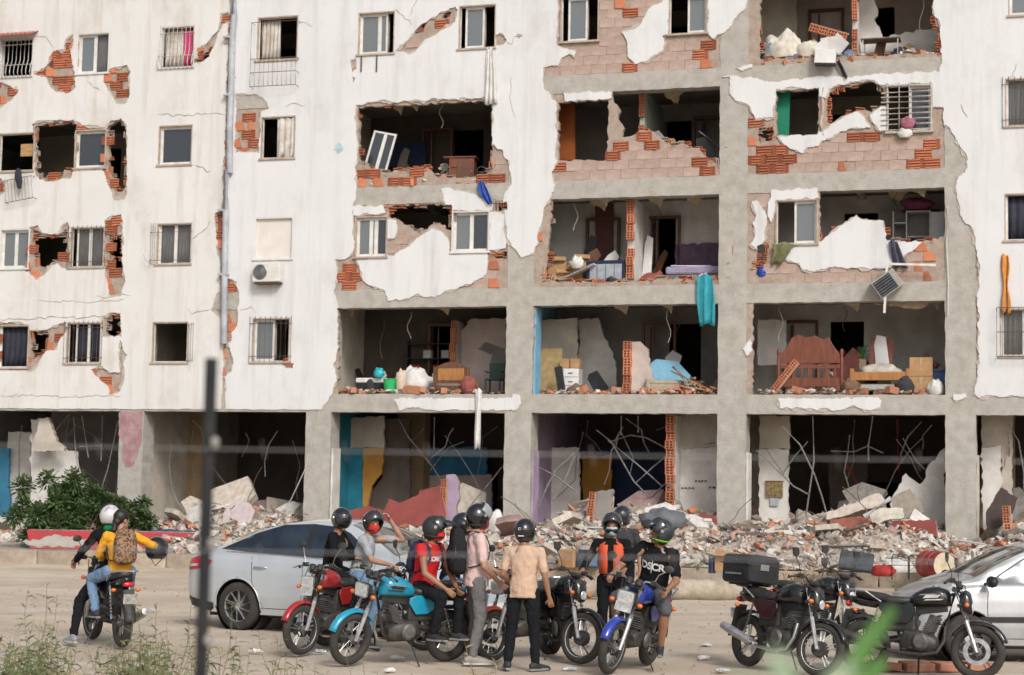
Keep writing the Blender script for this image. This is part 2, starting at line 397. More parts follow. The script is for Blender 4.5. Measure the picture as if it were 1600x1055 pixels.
LOSS = [  # render gone, brick or concrete showing
 [(500,645),(508,632),(520,612),(527,595),(521,570),(529,540),(527,500),(530,480),(522,455),(527,430),(524,405),(545,402),(553,390),(551,330),(556,300),(554,262),(558,240),(556,165),(575,160),(640,158),(690,155),(765,152),(770,160),(770,225),(786,235),(797,255),(800,285),(790,300),(788,325),(790,345),(792,370),(800,385),(815,402),(833,396),(840,380),(846,350),(850,325),(862,305),(868,290),(862,270),(870,255),(870,160),(858,145),(852,125),(851,112),(856,104),(872,103),(878,90),(890,84),(898,90),(899,80),(880,76),(870,70),(873,-30),(1457,-30),(1460,25),(1470,40),(1472,88),(1468,118),(1475,165),(1475,195),(1484,200),(1493,215),(1500,230),(1512,250),(1508,270),(1497,278),(1494,290),(1495,310),(1500,335),(1518,355),(1525,385),(1528,405),(1530,430),(1527,470),(1530,490),(1528,530),(1530,560),(1528,590),(1523,615),(1530,622),(1555,618),(1600,620),(1700,620),(1700,700),(500,700)],
 [(53,117),(72,105),(84,80),(100,78),(103,62),(114,53),(116,63),(112,78),(114,97),(118,117),(119,137),(108,146),(88,145),(78,135),(72,122),(60,119)],
 [(-30,127),(0,127),(12,132),(30,141),(22,155),(8,165),(0,172),(-30,172)],
 [(163,115),(180,105),(198,102),(205,112),(203,150),(196,163),(183,163),(172,145),(163,130)],
 [(297,98),(308,90),(309,75),(322,70),(332,56),(341,47),(344,31),(344,22),(357,19),(361,25),(360,34),(350,38),(341,53),(336,72),(328,89),(313,100)],
 [(360,-30),(366,-30),(362,60),(360,140),(357,180),(358,265),(352,275),(351,330),(353,420),(355,435),(370,440),(375,470),(373,490),(371,510),(362,520),(358,540),(365,560),(363,580),(352,590),(352,650),(345,650),(348,590),(350,570),(348,555),(349,500),(330,485),(343,455),(345,430),(338,370),(337,333),(347,331),(349,300),(353,180),(357,60)],
 [(368,148),(398,147),(412,153),(421,170),(408,175),(408,182),(406,240),(372,238),(368,240)],
 [(50,195),(57,190),(115,187),(130,196),(165,200),(172,190),(190,185),(199,198),(200,300),(195,312),(178,314),(172,295),(164,270),(160,264),(117,265),(110,280),(70,284),(55,275)],
 [(-20,280),(0,278),(8,285),(9,300),(0,308),(-20,308)],
 [(46,355),(60,352),(66,364),(90,366),(97,352),(107,347),(110,355),(112,420),(98,420),(90,412),(82,415),(70,430),(57,438),(45,425),(40,425),(42,420)],
 [(163,345),(175,337),(190,335),(193,350),(193,420),(197,440),(190,463),(172,465),(168,440),(164,420)],
 [(-10,505),(28,503),(45,508),(48,516),(75,515),(82,510),(97,505),(105,503),(104,520),(95,530),(90,548),(75,548),(58,575),(48,582),(40,578),(-10,578)],
 [(160,495),(172,489),(190,490),(190,527),(160,526)],
 [(188,530),(195,550),(200,555),(193,570),(195,590),(188,612),(172,618),(170,605),(155,592),(147,583),(143,578),(158,572),(172,582),(188,582),(186,560)],
 [(617,82),(635,65),(650,50),(672,30),(688,20),(712,10),(716,16),(712,35),(690,48),(675,58),(665,62),(655,75),(640,86),(622,80)],
 [(775,55),(785,52),(792,62),(788,70),(776,72)], [(548,95),(557,92),(558,108),(550,113)], [(550,120),(556,122),(553,130)], [(803,57),(812,54),(818,57),(812,61)],
 [(849,106),(860,105),(860,146),(850,140),(848,124)], [(452,566),(460,568),(458,576),(447,575),(440,568)],
]
ISLE = [  # render still holding on inside the big bare area
 [(551,323),(598,321),(602,333),(552,336)], [(604,342),(620,345),(617,372),(606,373)],
 [(558,406),(584,401),(616,400),(636,387),(655,371),(678,358),(690,363),(700,374),(703,397),(761,393),(760,429),(742,439),(716,451),(671,464),(652,459),(629,469),(607,471),(602,455),(587,448),(568,439)],
 [(765,332),(788,335),(790,388),(764,391)], [(689,294),(725,300),(750,310),(772,318),(768,330),(706,329),(693,313)],
 [(615,622),(812,617),(815,630),(806,641),(668,643),(655,636),(638,637),(624,642)],
 [(1217,622),(1369,619),(1378,626),(1375,637),(1350,641),(1335,633),(1313,641),(1219,638)], [(1480,617),(1508,615),(1510,621),(1494,626)],
 [(1127,121),(1142,119),(1170,121),(1195,128),(1290,121),(1350,119),(1380,115),(1468,113),(1500,113),(1500,168),(1457,168),(1456,130),(1385,133),(1375,133),(1365,125),(1340,128),(1310,132),(1296,139),(1290,153),(1280,150),(1280,137),(1213,140),(1208,184),(1182,187),(1178,180),(1170,165),(1150,158),(1140,145),(1133,135)],
 [(1216,214),(1283,207),(1298,195),(1325,180),(1340,175),(1350,183),(1360,200),(1345,200),(1330,200),(1312,206),(1300,216),(1285,220),(1278,229),(1262,230),(1255,240),(1240,234),(1222,222)],
 [(1360,180),(1378,167),(1384,168),(1385,206),(1375,205),(1363,190)],
 [(1175,315),(1183,314),(1195,330),(1198,350),(1195,375),(1182,390),(1173,383),(1180,370),(1176,350),(1182,338)],
 [(1206,297),(1276,293),(1279,309),(1212,313),(1210,330),(1205,348),(1200,330)],
 [(1222,398),(1242,386),(1277,382),(1311,355),(1338,338),(1345,343),(1379,345),(1386,376),(1442,376),(1433,386),(1413,399),(1391,417),(1358,421),(1304,416),(1273,425),(1254,421),(1249,411),(1232,408)],
 [(1152,107),(1176,101),(1175,106),(1160,111)], [(881,146),(958,143),(955,153),(935,157),(883,158)],
 [(1040,-40),(1039,0),(1012,17),(1000,40),(972,51),(981,71),(981,88),(992,100),(1012,95),(1035,80),(1039,68),(1035,57),(1044,53),(1046,-40)],
 [(1104,-40),(1107,0),(1104,52),(1115,61),(1120,55),(1143,40),(1152,25),(1166,12),(1168,0),(1166,-40)],
 [(1160,545),(1172,530),(1176,548),(1168,556)],
]
CRACK = [([(150,463),(168,466),(185,461),(206,462)],1.2),([(0,499),(50,499),(90,496),(130,497),(165,493)],1.5),([(246,179),(290,182),(320,178),(352,180)],1.5),([(305,258),(318,262),(324,270),(330,268)],1.6),
 ([(57,57),(72,58),(80,70),(84,80)],1.5),([(617,15),(630,25),(645,40)],1.3),([(330,484),(300,492),(292,480)],1.3),([(0,620),(40,618),(105,621),(190,618)],1.1),
 ([(445,168),(462,162),(478,166)],1.3),([(1465,130),(1480,148),(1500,160),(1512,185)],1.6),([(1590,100),(1582,120),(1574,128)],1.4),([(790,62),(800,70),(804,57)],1.2),([(298,375),(320,360),(330,345)],1.2),
 ([(375,485),(392,480),(400,490)],1.4),([(135,118),(142,132),(158,143)],1.2),([(800,120),(798,160),(806,185)],1.0),([(60,470),(150,472),(195,468)],0.9),([(640,25),(648,8),(655,-5)],1.0),([(460,40),(475,35),(490,42)],0.8)]
def crack_poly(pts, w, seed):
    p = rag(pts, 2.2, 5, seed, closed=False); rg = random.Random(seed); up = []; dn = []
    for i, (x, y) in enumerate(p):
        k = w * rg.uniform(0.25, 0.75) * (0.25 if i in (0, len(p) - 1) else 1)
        a = p[max(0, i - 1)]; b = p[min(len(p) - 1, i + 1)]; t = Vector((b[0] - a[0], b[1] - a[1])).normalized()
        up.append((x - t.y * k, y + t.x * k)); dn.append((x + t.y * k, y - t.x * k))
    return up + dn[::-1]
OPENr = [W2(rag(p, 1.9, 4.5, 900 + i)) for i, p in enumerate(OPEN)]
LOSSr = [W2(rag(rag(p, 3.0 if i == 0 else 2.0, 9, 200 + i), 1.2, 3, 300 + i)) for i, p in enumerate(LOSS)] + [W2(crack_poly(p, w, 50 + i)) for i, (p, w) in enumerate(CRACK)]
ISLEr = [W2(rag(rag(p, 2.6, 9, 500 + i), 1.2, 3, 600 + i)) for i, p in enumerate(ISLE)]
def anyin(P, polys):
    c = np.zeros(len(P), bool)
    for p in polys: c |= inside(P, p)
    return c
UJ = fp(359, 300)[0]                               # joint between the two blocks
def pred_plaster(P):
    ok = (P[:, 1] > ZB + 0.02) & (P[:, 0] > UL) & (P[:, 0] < UR) & (P[:, 1] < ZT)
    hole = anyin(P, OPENr) | anyin(P, WP)
    return ok & ~hole & (~anyin(P, LOSSr) | anyin(P, ISLEr))
BORD = [(UL, ZB + 0.02), (UR, ZB + 0.02), (UR, ZT), (UL, ZT)]
# soffit edge of the render, nibbled
bl = [(UL + (UR - UL) * i / 160, ZB + 0.045 + 0.03 * noise.noise((i * 0.9, 3.1, 0)) + 0.02 * rnd.random()) for i in range(161)]
BORD2 = bl + [(UR, ZT), (UL, ZT)]
allp = [BORD2] + OPENr + LOSSr + ISLEr + WP
def pl_left(P): return pred_plaster(P) & inside(P, BORD2) & (P[:, 0] < UJ)
def pl_right(P): return pred_plaster(P) & inside(P, BORD2) & (P[:, 0] >= UJ)
JL = [(UJ, ZB - 1), (UJ, ZT + 1), (UJ + 0.0015, ZT + 1), (UJ + 0.0015, ZB - 1)]
sheet(allp + [JL], pl_left, -0.03, 0.02).build('plaster', M_PL_L, bld)['label'] = 'cream stained wall plaster with cracks and broken patches'
sheet(allp + [JL], pl_right, -0.028, 0.02).build('plaster', M_PL_R, bld)['label'] = 'white wall plaster with large ragged losses'
def offset_poly(poly, k, seed):
    rg = random.Random(seed); n = len(poly); A = sum(poly[i][0] * poly[(i + 1) % n][1] - poly[(i + 1) % n][0] * poly[i][1] for i in range(n)); sg = 1 if A > 0 else -1; out = []
    for i, (x, y) in enumerate(poly):
        a = poly[i - 1]; b = poly[(i + 1) % n]; t = Vector((b[0] - a[0], b[1] - a[1])); t = t.normalized() if t.length > 1e-6 else Vector((1, 0)); q = k * max(0, .5 + 1.6 * noise.noise((x * .11, y * .11, seed))) * rg.uniform(.6, 1.3)
        out.append((x - t.y * sg * q, y + t.x * sg * q))
    return out
LU = [W2(offset_poly(rag(p, 1.4, 5, 1300 + i), 3.6, i)) for i, p in enumerate(LOSS)]; IU = [W2(offset_poly(rag(p, 1.4, 5, 1600 + i), -3.4, i)) for i, p in enumerate(ISLE)]
M_UND = mat('undercoat', (.52, .47, .41), .95, scale=5, col2=(.40, .34, .28), bump=.6, bscale=26, spec=.15)
def pred_under(P):
    hole = anyin(P, OPENr) | anyin(P, WP)
    return inside(P, BORD2) & ~hole & (~anyin(P, LU) | anyin(P, IU)) & (anyin(P, LOSSr) | (P[:, 0] < UL))
sheet([BORD2] + OPENr + LU + IU + LOSSr + WP, pred_under, -0.014, 0.02).build('undercoat', M_UND, bld)['kind'] = 'stuff'
def pred_wall(P):
    return (P[:, 1] > ZB + 0.01) & inside(P, BORD) & ~anyin(P, OPENr) & ~anyin(P, WP)
sheet([BORD] + OPENr + WP, pred_wall, 0.016, 0.15).build('infill_wall', M_MORT, bld)

# concrete frame: columns over the full height and one beam per storey and bay
for i, u in enumerate(CU):
    mb = MB(); mb.prism(rag([(u - CW / 2, 0.0), (u + CW / 2, 0.0), (u + CW / 2, ZT - .02), (u - CW / 2, ZT - .02)], .011, .16, i + 5), 0.0, 0.62)
    o = mb.build('column', M_CONC, bld)
for k in range(5):
    for i in range(len(CU) - 1):
        mb = MB(); a = CU[i] + CW / 2; b = CU[i + 1] - CW / 2
        mb.prism(rag([(a - .02, FL[k] - BH), (b + .02, FL[k] - BH), (b + .02, FL[k]), (a - .02, FL[k])], .009, .14, i * 7 + k), -0.002, 0.40)
        mb.build('beam', M_CONC, bld)
for k in range(5):
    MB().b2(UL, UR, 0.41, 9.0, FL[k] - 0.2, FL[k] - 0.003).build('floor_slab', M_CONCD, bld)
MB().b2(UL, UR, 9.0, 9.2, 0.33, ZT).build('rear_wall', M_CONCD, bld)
MB().b2(UL - 0.2, UL, -0.02, 9.2, 0.33, ZT).build('end_wall', M_PL_L, bld)
MB().b2(UR, UR + 0.2, -0.02, 9.2, 0.33, ZT).build('end_wall', M_PL_R, bld)
MB().b2(UL, UR, -0.2, 9.4, ZT + 0.003, ZT + 0.25).build('roof', M_CONC, bld)

# ---------------------------------------------------------------- bricks of the bare walls
BW, BHT = 0.40, 0.235
def block_mesh(kind, seed):
    rg = random.Random(seed); mb = MB(); w, h = BW - 0.008, BHT - 0.008
    if kind == 'block':
        mb.box((0, 0.055, 0), (w, 0.11, h))
        mb.v = [(x + rg.uniform(-.004, .004), y + rg.uniform(-.005, .005), z + rg.uniform(-.004, .004)) for x, y, z in mb.v]
        return mb.mesh('brick', M_BLOCK)
    if kind == 'ribbed':                                   # outer shell gone: horizontal ribs of the hollow block
        mb.box((0, 0.003, 0), (w, 0.014, h))
        n = 4; x0 = -w / 2 + rg.uniform(0, .1); x1 = w / 2 - rg.uniform(0, .1)
        for i in range(n): mb.box(((x0 + x1) / 2, -0.012, -h / 2 + 0.014 + i * (h - 0.028) / (n - 1)), (x1 - x0 + rg.uniform(-.04, .02), 0.026 + rg.uniform(-.012, .012), 0.026))
        me = mb.mesh('brick', M_BRICK); me.materials.append(M_BRKD)
        for p in list(me.polygons)[:6]: p.material_index = 1
        return me
    a = rg.uniform(.45, .8)                                # snapped piece
    mb.prism([(-w / 2, -h / 2), (-w / 2 + w * a, -h / 2), (-w / 2 + w * (a - rg.uniform(.05, .25)), h / 2), (-w / 2, h / 2)], -0.02, 0.010)
    return mb.mesh('brick', M_BRICK)
blk = [block_mesh('block', i) for i in range(6)]; rib = [block_mesh('ribbed', i) for i in range(6)]; snp = [block_mesh('snap', i) for i in range(4)]
ORANGE = [(972,-20,992,26),(965,100,996,114),(1083,80,1134,106),(1096,52,1114,82),(950,226,974,254),(1016,212,1036,228),(1083,248,1134,274),(1178,186,1202,200),(1176,216,1238,270),(1318,202,1388,214),(1428,208,1449,224),(1438,224,1462,236),(1422,238,1488,260),(1456,168,1476,210),(526,402,562,456),(770,405,795,450),(550,255,800,290),(840,300,862,445),(1440,378,1490,440),(1170,425,1240,445),(1170,285,1200,312)]
ORF = [wr(*o) for o in ORANGE]
cells = []
for k in range(-1, 4):
    zb = FL[k] if k >= 0 else None
    if zb is None: continue
    rows = int((H - BH) / BHT)
    for i in range(len(CU) - 1):
        a = CU[i] + CW / 2; b = CU[i + 1] - CW / 2; n = int((b - a) / BW) + 1
        for r in range(rows + 1):
            for c in range(n + 1):
                u = a + (c + (0.5 if r % 2 else 0)) * BW; z = zb + (r + 0.5) * BHT
                if u - BW / 2 < a - 0.02 or u + BW / 2 > b + 0.02 or z + BHT / 2 > zb + H - BH + 0.03: continue
                cells.append((u, z))
cp = np.array(cells)
bare = anyin(cp, LOSSr[:len(LOSS)]) & ~anyin(cp, ISLEr)
for du, dz in ((-.15, 0), (.15, 0), (0, -.08), (0, .08)):
    q = cp + np.array([du, dz]); bare &= ~(anyin(q, OPENr) | anyin(q, WP)) | ((cp[:, 0] < fp(500, 300)[0]) & ~anyin(cp, OPENr) & ~anyin(cp, WP))
edge = np.zeros(len(cp), bool)
for du, dz in ((-.5, 0), (.5, 0), (0, .3), (0, -.3)): edge |= anyin(cp + np.array([du, dz]), OPENr)
nb = 0
UI = fp(500, 300)[0]
for (u, z), ok, ed in zip(cells, bare, edge):
    if not ok or nb >= 298: continue
    org = any(a <= u <= b and c <= z <= d for a, b, c, d in ORF)
    left = u < UI
    q = rnd.random()
    if org or left: me = rnd.choice(rib if q < 0.62 else snp)
    elif ed and q < 0.22: me = rnd.choice(rib + snp)
    else: me = rnd.choice(blk)
    d = rnd.uniform(-0.006, 0.006) + 0.003
    if (org or left) and q > 0.93: continue
    link('brick', me, bld, (u, d, z), (0, rnd.uniform(-.02, .02) * (2 if ed else .4), rnd.uniform(-.03, .03))); nb += 1
te = MB(); te2 = MB(); rg = random.Random(4)
for poly in [p for p, q in zip(OPENr, OPEN) if not (len(q) == 4 and (q[0][1] > 400 or q[0][0] in (872, 1213)))]:
    acc = 0; big = max(p[0] for p in poly) - min(p[0] for p in poly) > 2.2
    for i in range(len(poly)):
        a = Vector(poly[i]); b = Vector(poly[(i + 1) % len(poly)]); acc += (b - a).length
        if acc > .13 and ZB + .6 < a.y < ZT - 1:
            acc = 0; fz = (a.y - ZB) % H
            if fz < BH or fz > H - .02 or rg.random() < .35 or (big and fz > BH + 1.0 and rg.random() < .85): continue
            w, h = rg.uniform(.10, .26), rg.uniform(.06, .17); M = Matrix.Translation((a.x, rg.uniform(.05, .09), a.y)) @ Euler((rg.uniform(-.2, .2), rg.choice((0, 0, 0, 1.57)) + rg.uniform(-.12, .12), rg.uniform(-.3, .3))).to_matrix().to_4x4(); n = 3
            t = MB(); t.box((0, .05, 0), (w, .05, h))
            for j in range(n): t.box((rg.uniform(-.03, .03), 0, -h / 2 + h * j / (n - 1)), (w, .10, .016))
            t.xf(M); (te if rg.random() < .6 else te2).add(t.v, t.f)
o = te.build('torn_brick_edge', M_BRICK, bld); o['kind'] = 'stuff'; o = te2.build('torn_mortar_edge', M_MORT, bld); o['kind'] = 'stuff'
print('bricks', nb)

# ---------------------------------------------------------------- windows
def curtain(u0, u1, z0, z1, d, m, parent, folds=6, amp=0.03, name='curtain', bottom=None):
    mb = MB(); n = folds * 6; vs = []
    for j in range(4):
        for i in range(n + 1):
            t = i / n; zz = z1 + (z0 - z1) * j / 3
            if bottom and j == 3: zz += bottom(t)
            vs.append((u0 + (u1 - u0) * (t + (0.02 * math.sin(j * 2 + i) if 0 < i < n else 0)), d + amp * math.sin(t * folds * 2 * math.pi + j * 0.5) * (0.6 + 0.25 * j), zz))
    fs = [(j * (n + 1) + i, j * (n + 1) + i + 1, (j + 1) * (n + 1) + i + 1, (j + 1) * (n + 1) + i) for j in range(3) for i in range(n)]
    mb.add(vs, fs); o = mb.build(name, m, parent, smooth='all'); s = o.modifiers.new('s', 'SOLIDIFY'); s.thickness = 0.004; return o
M_PINK = mat('pink_cloth', (0.62, 0.08, 0.22), 0.9, scale=4, var=0.1)
M_TEAL = mat('teal_cloth', (0.03, 0.30, 0.36), 0.85, scale=5, var=0.15)
M_PLY = mat('plywood', (0.42, 0.25, 0.11), 0.7, scale=3, var=0.15, stretch=(1, 1, 6))
M_BOARD = mat('white_board', (0.70, 0.66, 0.61), 0.6, scale=2, var=0.05)
for (x0, y0, x1, y1, panes, grille, lining), (u0, u1, z0, z1) in zip(windows, WR):
    t = 0.045
    fr = MB(); d0, d1 = 0.05, 0.10
    fr.b2(u0, u1, d0, d1, z0, z0 + t); fr.b2(u0, u1, d0, d1, z1 - t, z1); fr.b2(u0, u0 + t, d0, d1, z0 + t, z1 - t); fr.b2(u1 - t, u1, d0, d1, z0 + t, z1 - t)
    wo_ = fr.build('window', M_WHITE, bld)
    lm = MB(); e = 0.03                                     # reveal lining and sill
    tt = M_TAN if lining else M_PL_L
    lm.b2(u0 - 0.001, u0 + e, -0.024, 0.048, z0, z1); lm.b2(u1 - e, u1 + .001, -0.024, 0.048, z0, z1); lm.b2(u0 + e, u1 - e, -0.024, 0.048, z1 - e, z1 + .001)
    lm.b2(u0 - 0.03, u1 + 0.03, -0.07, 0.048, z0 - 0.035, z0 + 0.012); lm.build('surround', tt, wo_)
    for f0, f1, kind in panes:
        a = u0 + t + (u1 - u0 - 2 * t) * f0; b = u0 + t + (u1 - u0 - 2 * t) * f1; zz0, zz1 = z0 + t, z1 - t
        if kind.startswith(G):
            s = 0.05; sm = MB(); e0, e1 = 0.085, 0.125
            sm.b2(a, b, e0, e1, zz0, zz0 + s); sm.b2(a, b, e0, e1, zz1 - s, zz1); sm.b2(a, a + s, e0, e1, zz0 + s, zz1 - s); sm.b2(b - s, b, e0, e1, zz0 + s, zz1 - s)
            sm.build('sash', M_WHITE, wo_)
            MB().b2(a + s, b - s, 0.103, 0.109, zz0 + s, zz1 - s).build('pane', M_GREY if kind == G else M_DARKGL, wo_)
            if kind == G: curtain(a, b, zz0, zz1, 0.22, M_CURT, wo_, 4)
        elif kind == C_:
            s = 0.045; sm = MB(); e0, e1 = 0.085, 0.125
            sm.b2(a, a + s, e0, e1, zz0, zz1); sm.b2(b - s, b, e0, e1, zz0, zz1); sm.build('sash', M_WHITE, wo_)
            MB().b2(a + s, b - s, 0.103, 0.107, zz0, zz1).build('pane', glass('pane_clear', (0.12, .12, .12), 0.35), wo_)
            curtain(a, b, zz0, zz1, 0.2, M_CURT, wo_, 5)
        elif kind == CN:
            sm = MB(); sm.b2(a, a + .04, .085, .125, zz0, zz1); sm.b2(b - .04, b, .085, .125, zz0, zz1); sm.build('sash', M_WHITE, wo_)
            curtain(a + .03, b - .03, zz0, zz1, 0.17, M_CURTD, wo_, 5)
        elif kind == CW_: curtain(a, b, zz0, zz1, 0.17, M_CURTW, wo_, 5)
        elif kind == 'pink': curtain(a, b, zz0, zz1, 0.15, M_PINK, wo_, 4)
        elif kind == 'drape': curtain(a, b, zz0 - 0.25, zz1, 0.02, M_CURTW, wo_, 3, 0.03, bottom=lambda q: 0.25 * abs(math.sin(q * 5)))
        elif kind == 'board':
            MB().b2(a, b, 0.06, 0.09, zz0, zz1).build('board', M_BOARD, wo_)
        elif kind == 'wood': MB().b2(a, b, 0.12, 0.14, (zz0 + zz1) / 2 - .1, zz1 - .25).build('board', M_PLY, wo_)
    if grille:
        g = MB(); r = 0.011; n = 8
        if grille == 'bulge':
            for i in range(n + 1):
                u = u0 + (u1 - u0) * i / n
                g.tube([(u, -0.03, z1 + .02), (u, -0.05, z0 + .45), (u, -0.13, z0 + .25), (u, -0.16, z0 + .08), (u, -0.10, z0 - .02), (u, -0.03, z0 - .03)], r, 5)
            for zz in (z0 + .3, z1 - .2): g.tube([(u0, -0.03, zz), (u0, -0.14 if zz < z0 + .4 else -.05, zz), (u1, -0.14 if zz < z0 + .4 else -.05, zz), (u1, -0.03, zz)], r, 5)
            g.build('grille', M_WGRILLE, wo_)
        elif grille == 'flat':
            for i in range(n + 1): u = u0 - .05 + (u1 - u0 + .1) * i / n; g.tube([(u, -0.06, z0 - .04), (u, -0.06, z1 + .04)], 0.008, 4)
            for zz in (z0 + .15, z1 - .15): g.tube([(u0 - .06, -0.03, zz), (u0 - .06, -.062, zz), (u1 + .06, -.062, zz), (u1 + .06, -.03, zz)], 0.008, 4)
            g.build('grille', M_IRON, wo_)
        elif grille == 'side':
            for i in range(3): g.tube([(u0 - .13 + .06 * i, -.1, z0 - .02), (u0 - .13 + .06 * i, -.1, z1)], .007, 4)
            for zz in (z0 + .1, z1 - .25): g.tube([(u0 - .15, -.03, zz), (u0 - .15, -.12, zz), (u1 + .02, -.12, zz), (u1 + .02, -.03, zz)], .007, 4)
            g.tube([(u0 - .32, -.15, z0 + .25), (u0 - .2, -.2, z0 + .1), (u0 - .1, -.12, z0 + .02)], .007, 4)
            g.build('grille', M_IRON, wo_)
        elif grille == 'swung':
            for i in range(3): g.tube([(u1 + .05 + .12 * i, -.078 - .116 * i, z0), (u1 + .05 + .12 * i, -.078 - .116 * i, z1 - .05)], .009, 4)
            for zz in (z0 + .05, z1 - .1): g.tube([(u1, -.03, zz), (u1 + .3, -.32, zz)], .009, 4)
            g.build('grille', M_IRON, wo_)
        elif grille in ('basket', 'basketw'):
            lo = z0 - (0.75 if grille == 'basket' else .02); hi = z0 if grille == 'basket' else z1
            if grille == 'basket':
                for u in (u0 - .06, u1 + .06): g.tube([(u, -.25, hi - .02), (u, -.25, z1 - .2)], .008, 4)
            for i in range(11): u = u0 - .06 + (u1 - u0 + .12) * i / 10; g.tube([(u, -.25, lo), (u, -.25, hi)], .008, 4)
            for zz in (lo, (lo + hi) / 2, hi) + ((z1 - .2,) if grille == 'basket' else ()): g.tube([(u0 - .06, -.03, zz), (u0 - .06, -.25, zz), (u1 + .06, -.25, zz), (u1 + .06, -.03, zz)], .009, 4)
            g.build('grille', M_IRON, wo_)
        elif grille == 'bars':
            for i in range(9): zz = z0 + .05 + (z1 - z0 - .1) * i / 8; g.tube([(u0 - .12, -.05, zz + rnd.uniform(-.02, .02)), (u1 - .03, -.05, zz)], .017, 5)
            for f in (0.02, .28, .5, .97): u = u0 + (u1 - u0) * f; g.tube([(u, -.035, z0), (u, -.035, z1 + .05)], .016, 5)
            g.build('grille', M_WGRILLE, wo_)

# red corrugated awning over the top left window
u0, u1, z0, z1 = WR[0]
aw = MB(); n = 40
aw.add([(u0 - .2 + (u1 - u0 + .35) * i / n, d, zz + 0.02 * math.cos(i * 1.6)) for d, zz in ((-.02, z1 + .16), (-.45, z1 - .02)) for i in range(n + 1)], [(i, i + 1, n + 2 + i, n + 1 + i) for i in range(n)])
o = aw.build('awning', mat('red_tin', (0.45, 0.10, 0.08), 0.6, scale=8, col2=(0.34, 0.12, .09)), bld, smooth='all'); s = o.modifiers.new('s', 'SOLIDIFY'); s.thickness = 0.006
# downpipe on the joint
M_PIPE = mat('pipe_grey', (0.40, 0.42, 0.46), 0.6, scale=3, var=0.12)
pp = []
for x, y in ((370, -30), (369, 25), (366, 60), (364, 150), (362, 200), (362, 272)): u, z = fp(x, y); pp.append((u, -.12, z))
MB().tube(pp, 0.085, 12).build('downpipe', M_PIPE, bld, smooth=True)
pp = []
for x, y in ((357, 268), (356, 330), (354, 420), (353, 538)): u, z = fp(x, y); pp.append((u, -.12, z))
MB().tube(pp, 0.085, 12).build('downpipe', M_PIPE, bld, smooth=True)
for y in (60, 150, 330, 430):
    u, z = fp(360 if y < 272 else 352, y); MB().box((u, -.1, z), (.26, .2, .05)).build('pipe_clamp', M_PIPE, bld)
# ================================================================ ground, kerb and forecourt
def ground_mat():
    m = mat('dirt', (0.56, 0.47, 0.37), 0.97, scale=0.35, col2=(0.45, 0.365, 0.28), bump=0.5, bscale=9, spec=0.1)
    nt = m.node_tree; b = nt.nodes['Principled BSDF']; L = nt.links.new
    tc = nt.nodes.new('ShaderNodeTexCoord')
    src = b.inputs['Base Color'].links[0].from_socket
    def n(scale, sc, a, bb):
        mp = nt.nodes.new('ShaderNodeMapping'); mp.inputs['Scale'].default_value = sc; L(tc.outputs['Object'], mp.inputs['Vector'])
        t = nt.nodes.new('ShaderNodeTexNoise'); t.inputs['Scale'].default_value = scale; t.inputs['Detail'].default_value = 9; t.inputs['Roughness'].default_value = 0.7; L(mp.outputs[0], t.inputs['Vector'])
        r = nt.nodes.new('ShaderNodeMapRange'); r.inputs['From Min'].default_value = a; r.inputs['From Max'].default_value = bb; L(t.outputs['Fac'], r.inputs['Value']); return r.outputs[0]
    def mx(f, A, col):
        x = nt.nodes.new('ShaderNodeMix'); x.data_type = 'RGBA'; L(f, x.inputs[0]); L(A, x.inputs[6]); x.inputs[7].default_value = (*col, 1); return x.outputs[2]
    c = mx(n(0.8, (0.8, 1.1, 1), 0.50, 0.72), src, (0.60, 0.55, 0.48))
    c = mx(n(3.0, (0.9, 1.2, 1), 0.56, 0.75), c, (0.28, 0.23, 0.185))
    c = mx(n(30, (1, 1, 1), 0.66, 0.74), c, (0.16, 0.13, 0.11))
    c = mx(n(1.0, (.35, 3.2, 1), 0.60, 0.70), c, (0.33, 0.27, 0.215))
    wv = nt.nodes.new('ShaderNodeTexWave'); wv.wave_type = 'BANDS'; wv.bands_direction = 'Y'; wv.inputs['Scale'].default_value = 0.09; wv.inputs['Distortion'].default_value = 7.0; wv.inputs['Detail'].default_value = 3; wv.inputs['Detail Scale'].default_value = 0.5
    L(tc.outputs['Object'], wv.inputs['Vector']); wr_ = nt.nodes.new('ShaderNodeMapRange'); wr_.inputs['From Min'].default_value = .86; wr_.inputs['From Max'].default_value = .97; wr_.inputs['To Max'].default_value = .22; L(wv.outputs['Fac'], wr_.inputs['Value'])
    c = mx(wr_.outputs[0], c, (0.36, 0.29, 0.225))
    c = mx(n(60, (1, 1, 1), 0.60, 0.68), c, (0.56, 0.52, 0.47))
    L(c, b.inputs['Base Color'])
    return m
M_DIRT = ground_mat()
ka = gp(150, 884); kb = gp(1150, 912); KS = (kb.y - ka.y) / (kb.x - ka.x)
def kerb_y(x): return ka.y + KS * (x - ka.x)
PZ = 0.33
gx = [-400, -120, -40] + [-18 + 0.3 * i for i in range(121)] + [40, 120, 400]
gy = [-60, 0, 6] + [12 + 0.3 * i for i in range(105)] + [60, 120, 600]
mb = MB()
for y in gy:
    for x in gx:
        z = 0.0
        if -18 <= x <= 18 and 12 < y < 43: z = 0.035 * noise.noise((x * 0.35, y * 0.5, 0)) + 0.022 * noise.noise((x * 1.1, y * 1.6, 4)) + 0.012 * noise.noise((x * 3, y * 3.5, 9)) - 0.012
        mb.v.append((x, y, z))
nx = len(gx)
mb.f = [(j * nx + i, j * nx + i + 1, (j + 1) * nx + i + 1, (j + 1) * nx + i) for j in range(len(gy) - 1) for i in range(nx - 1)]
tag(mb.build('ground', M_DIRT, smooth='all'), kind='structure')
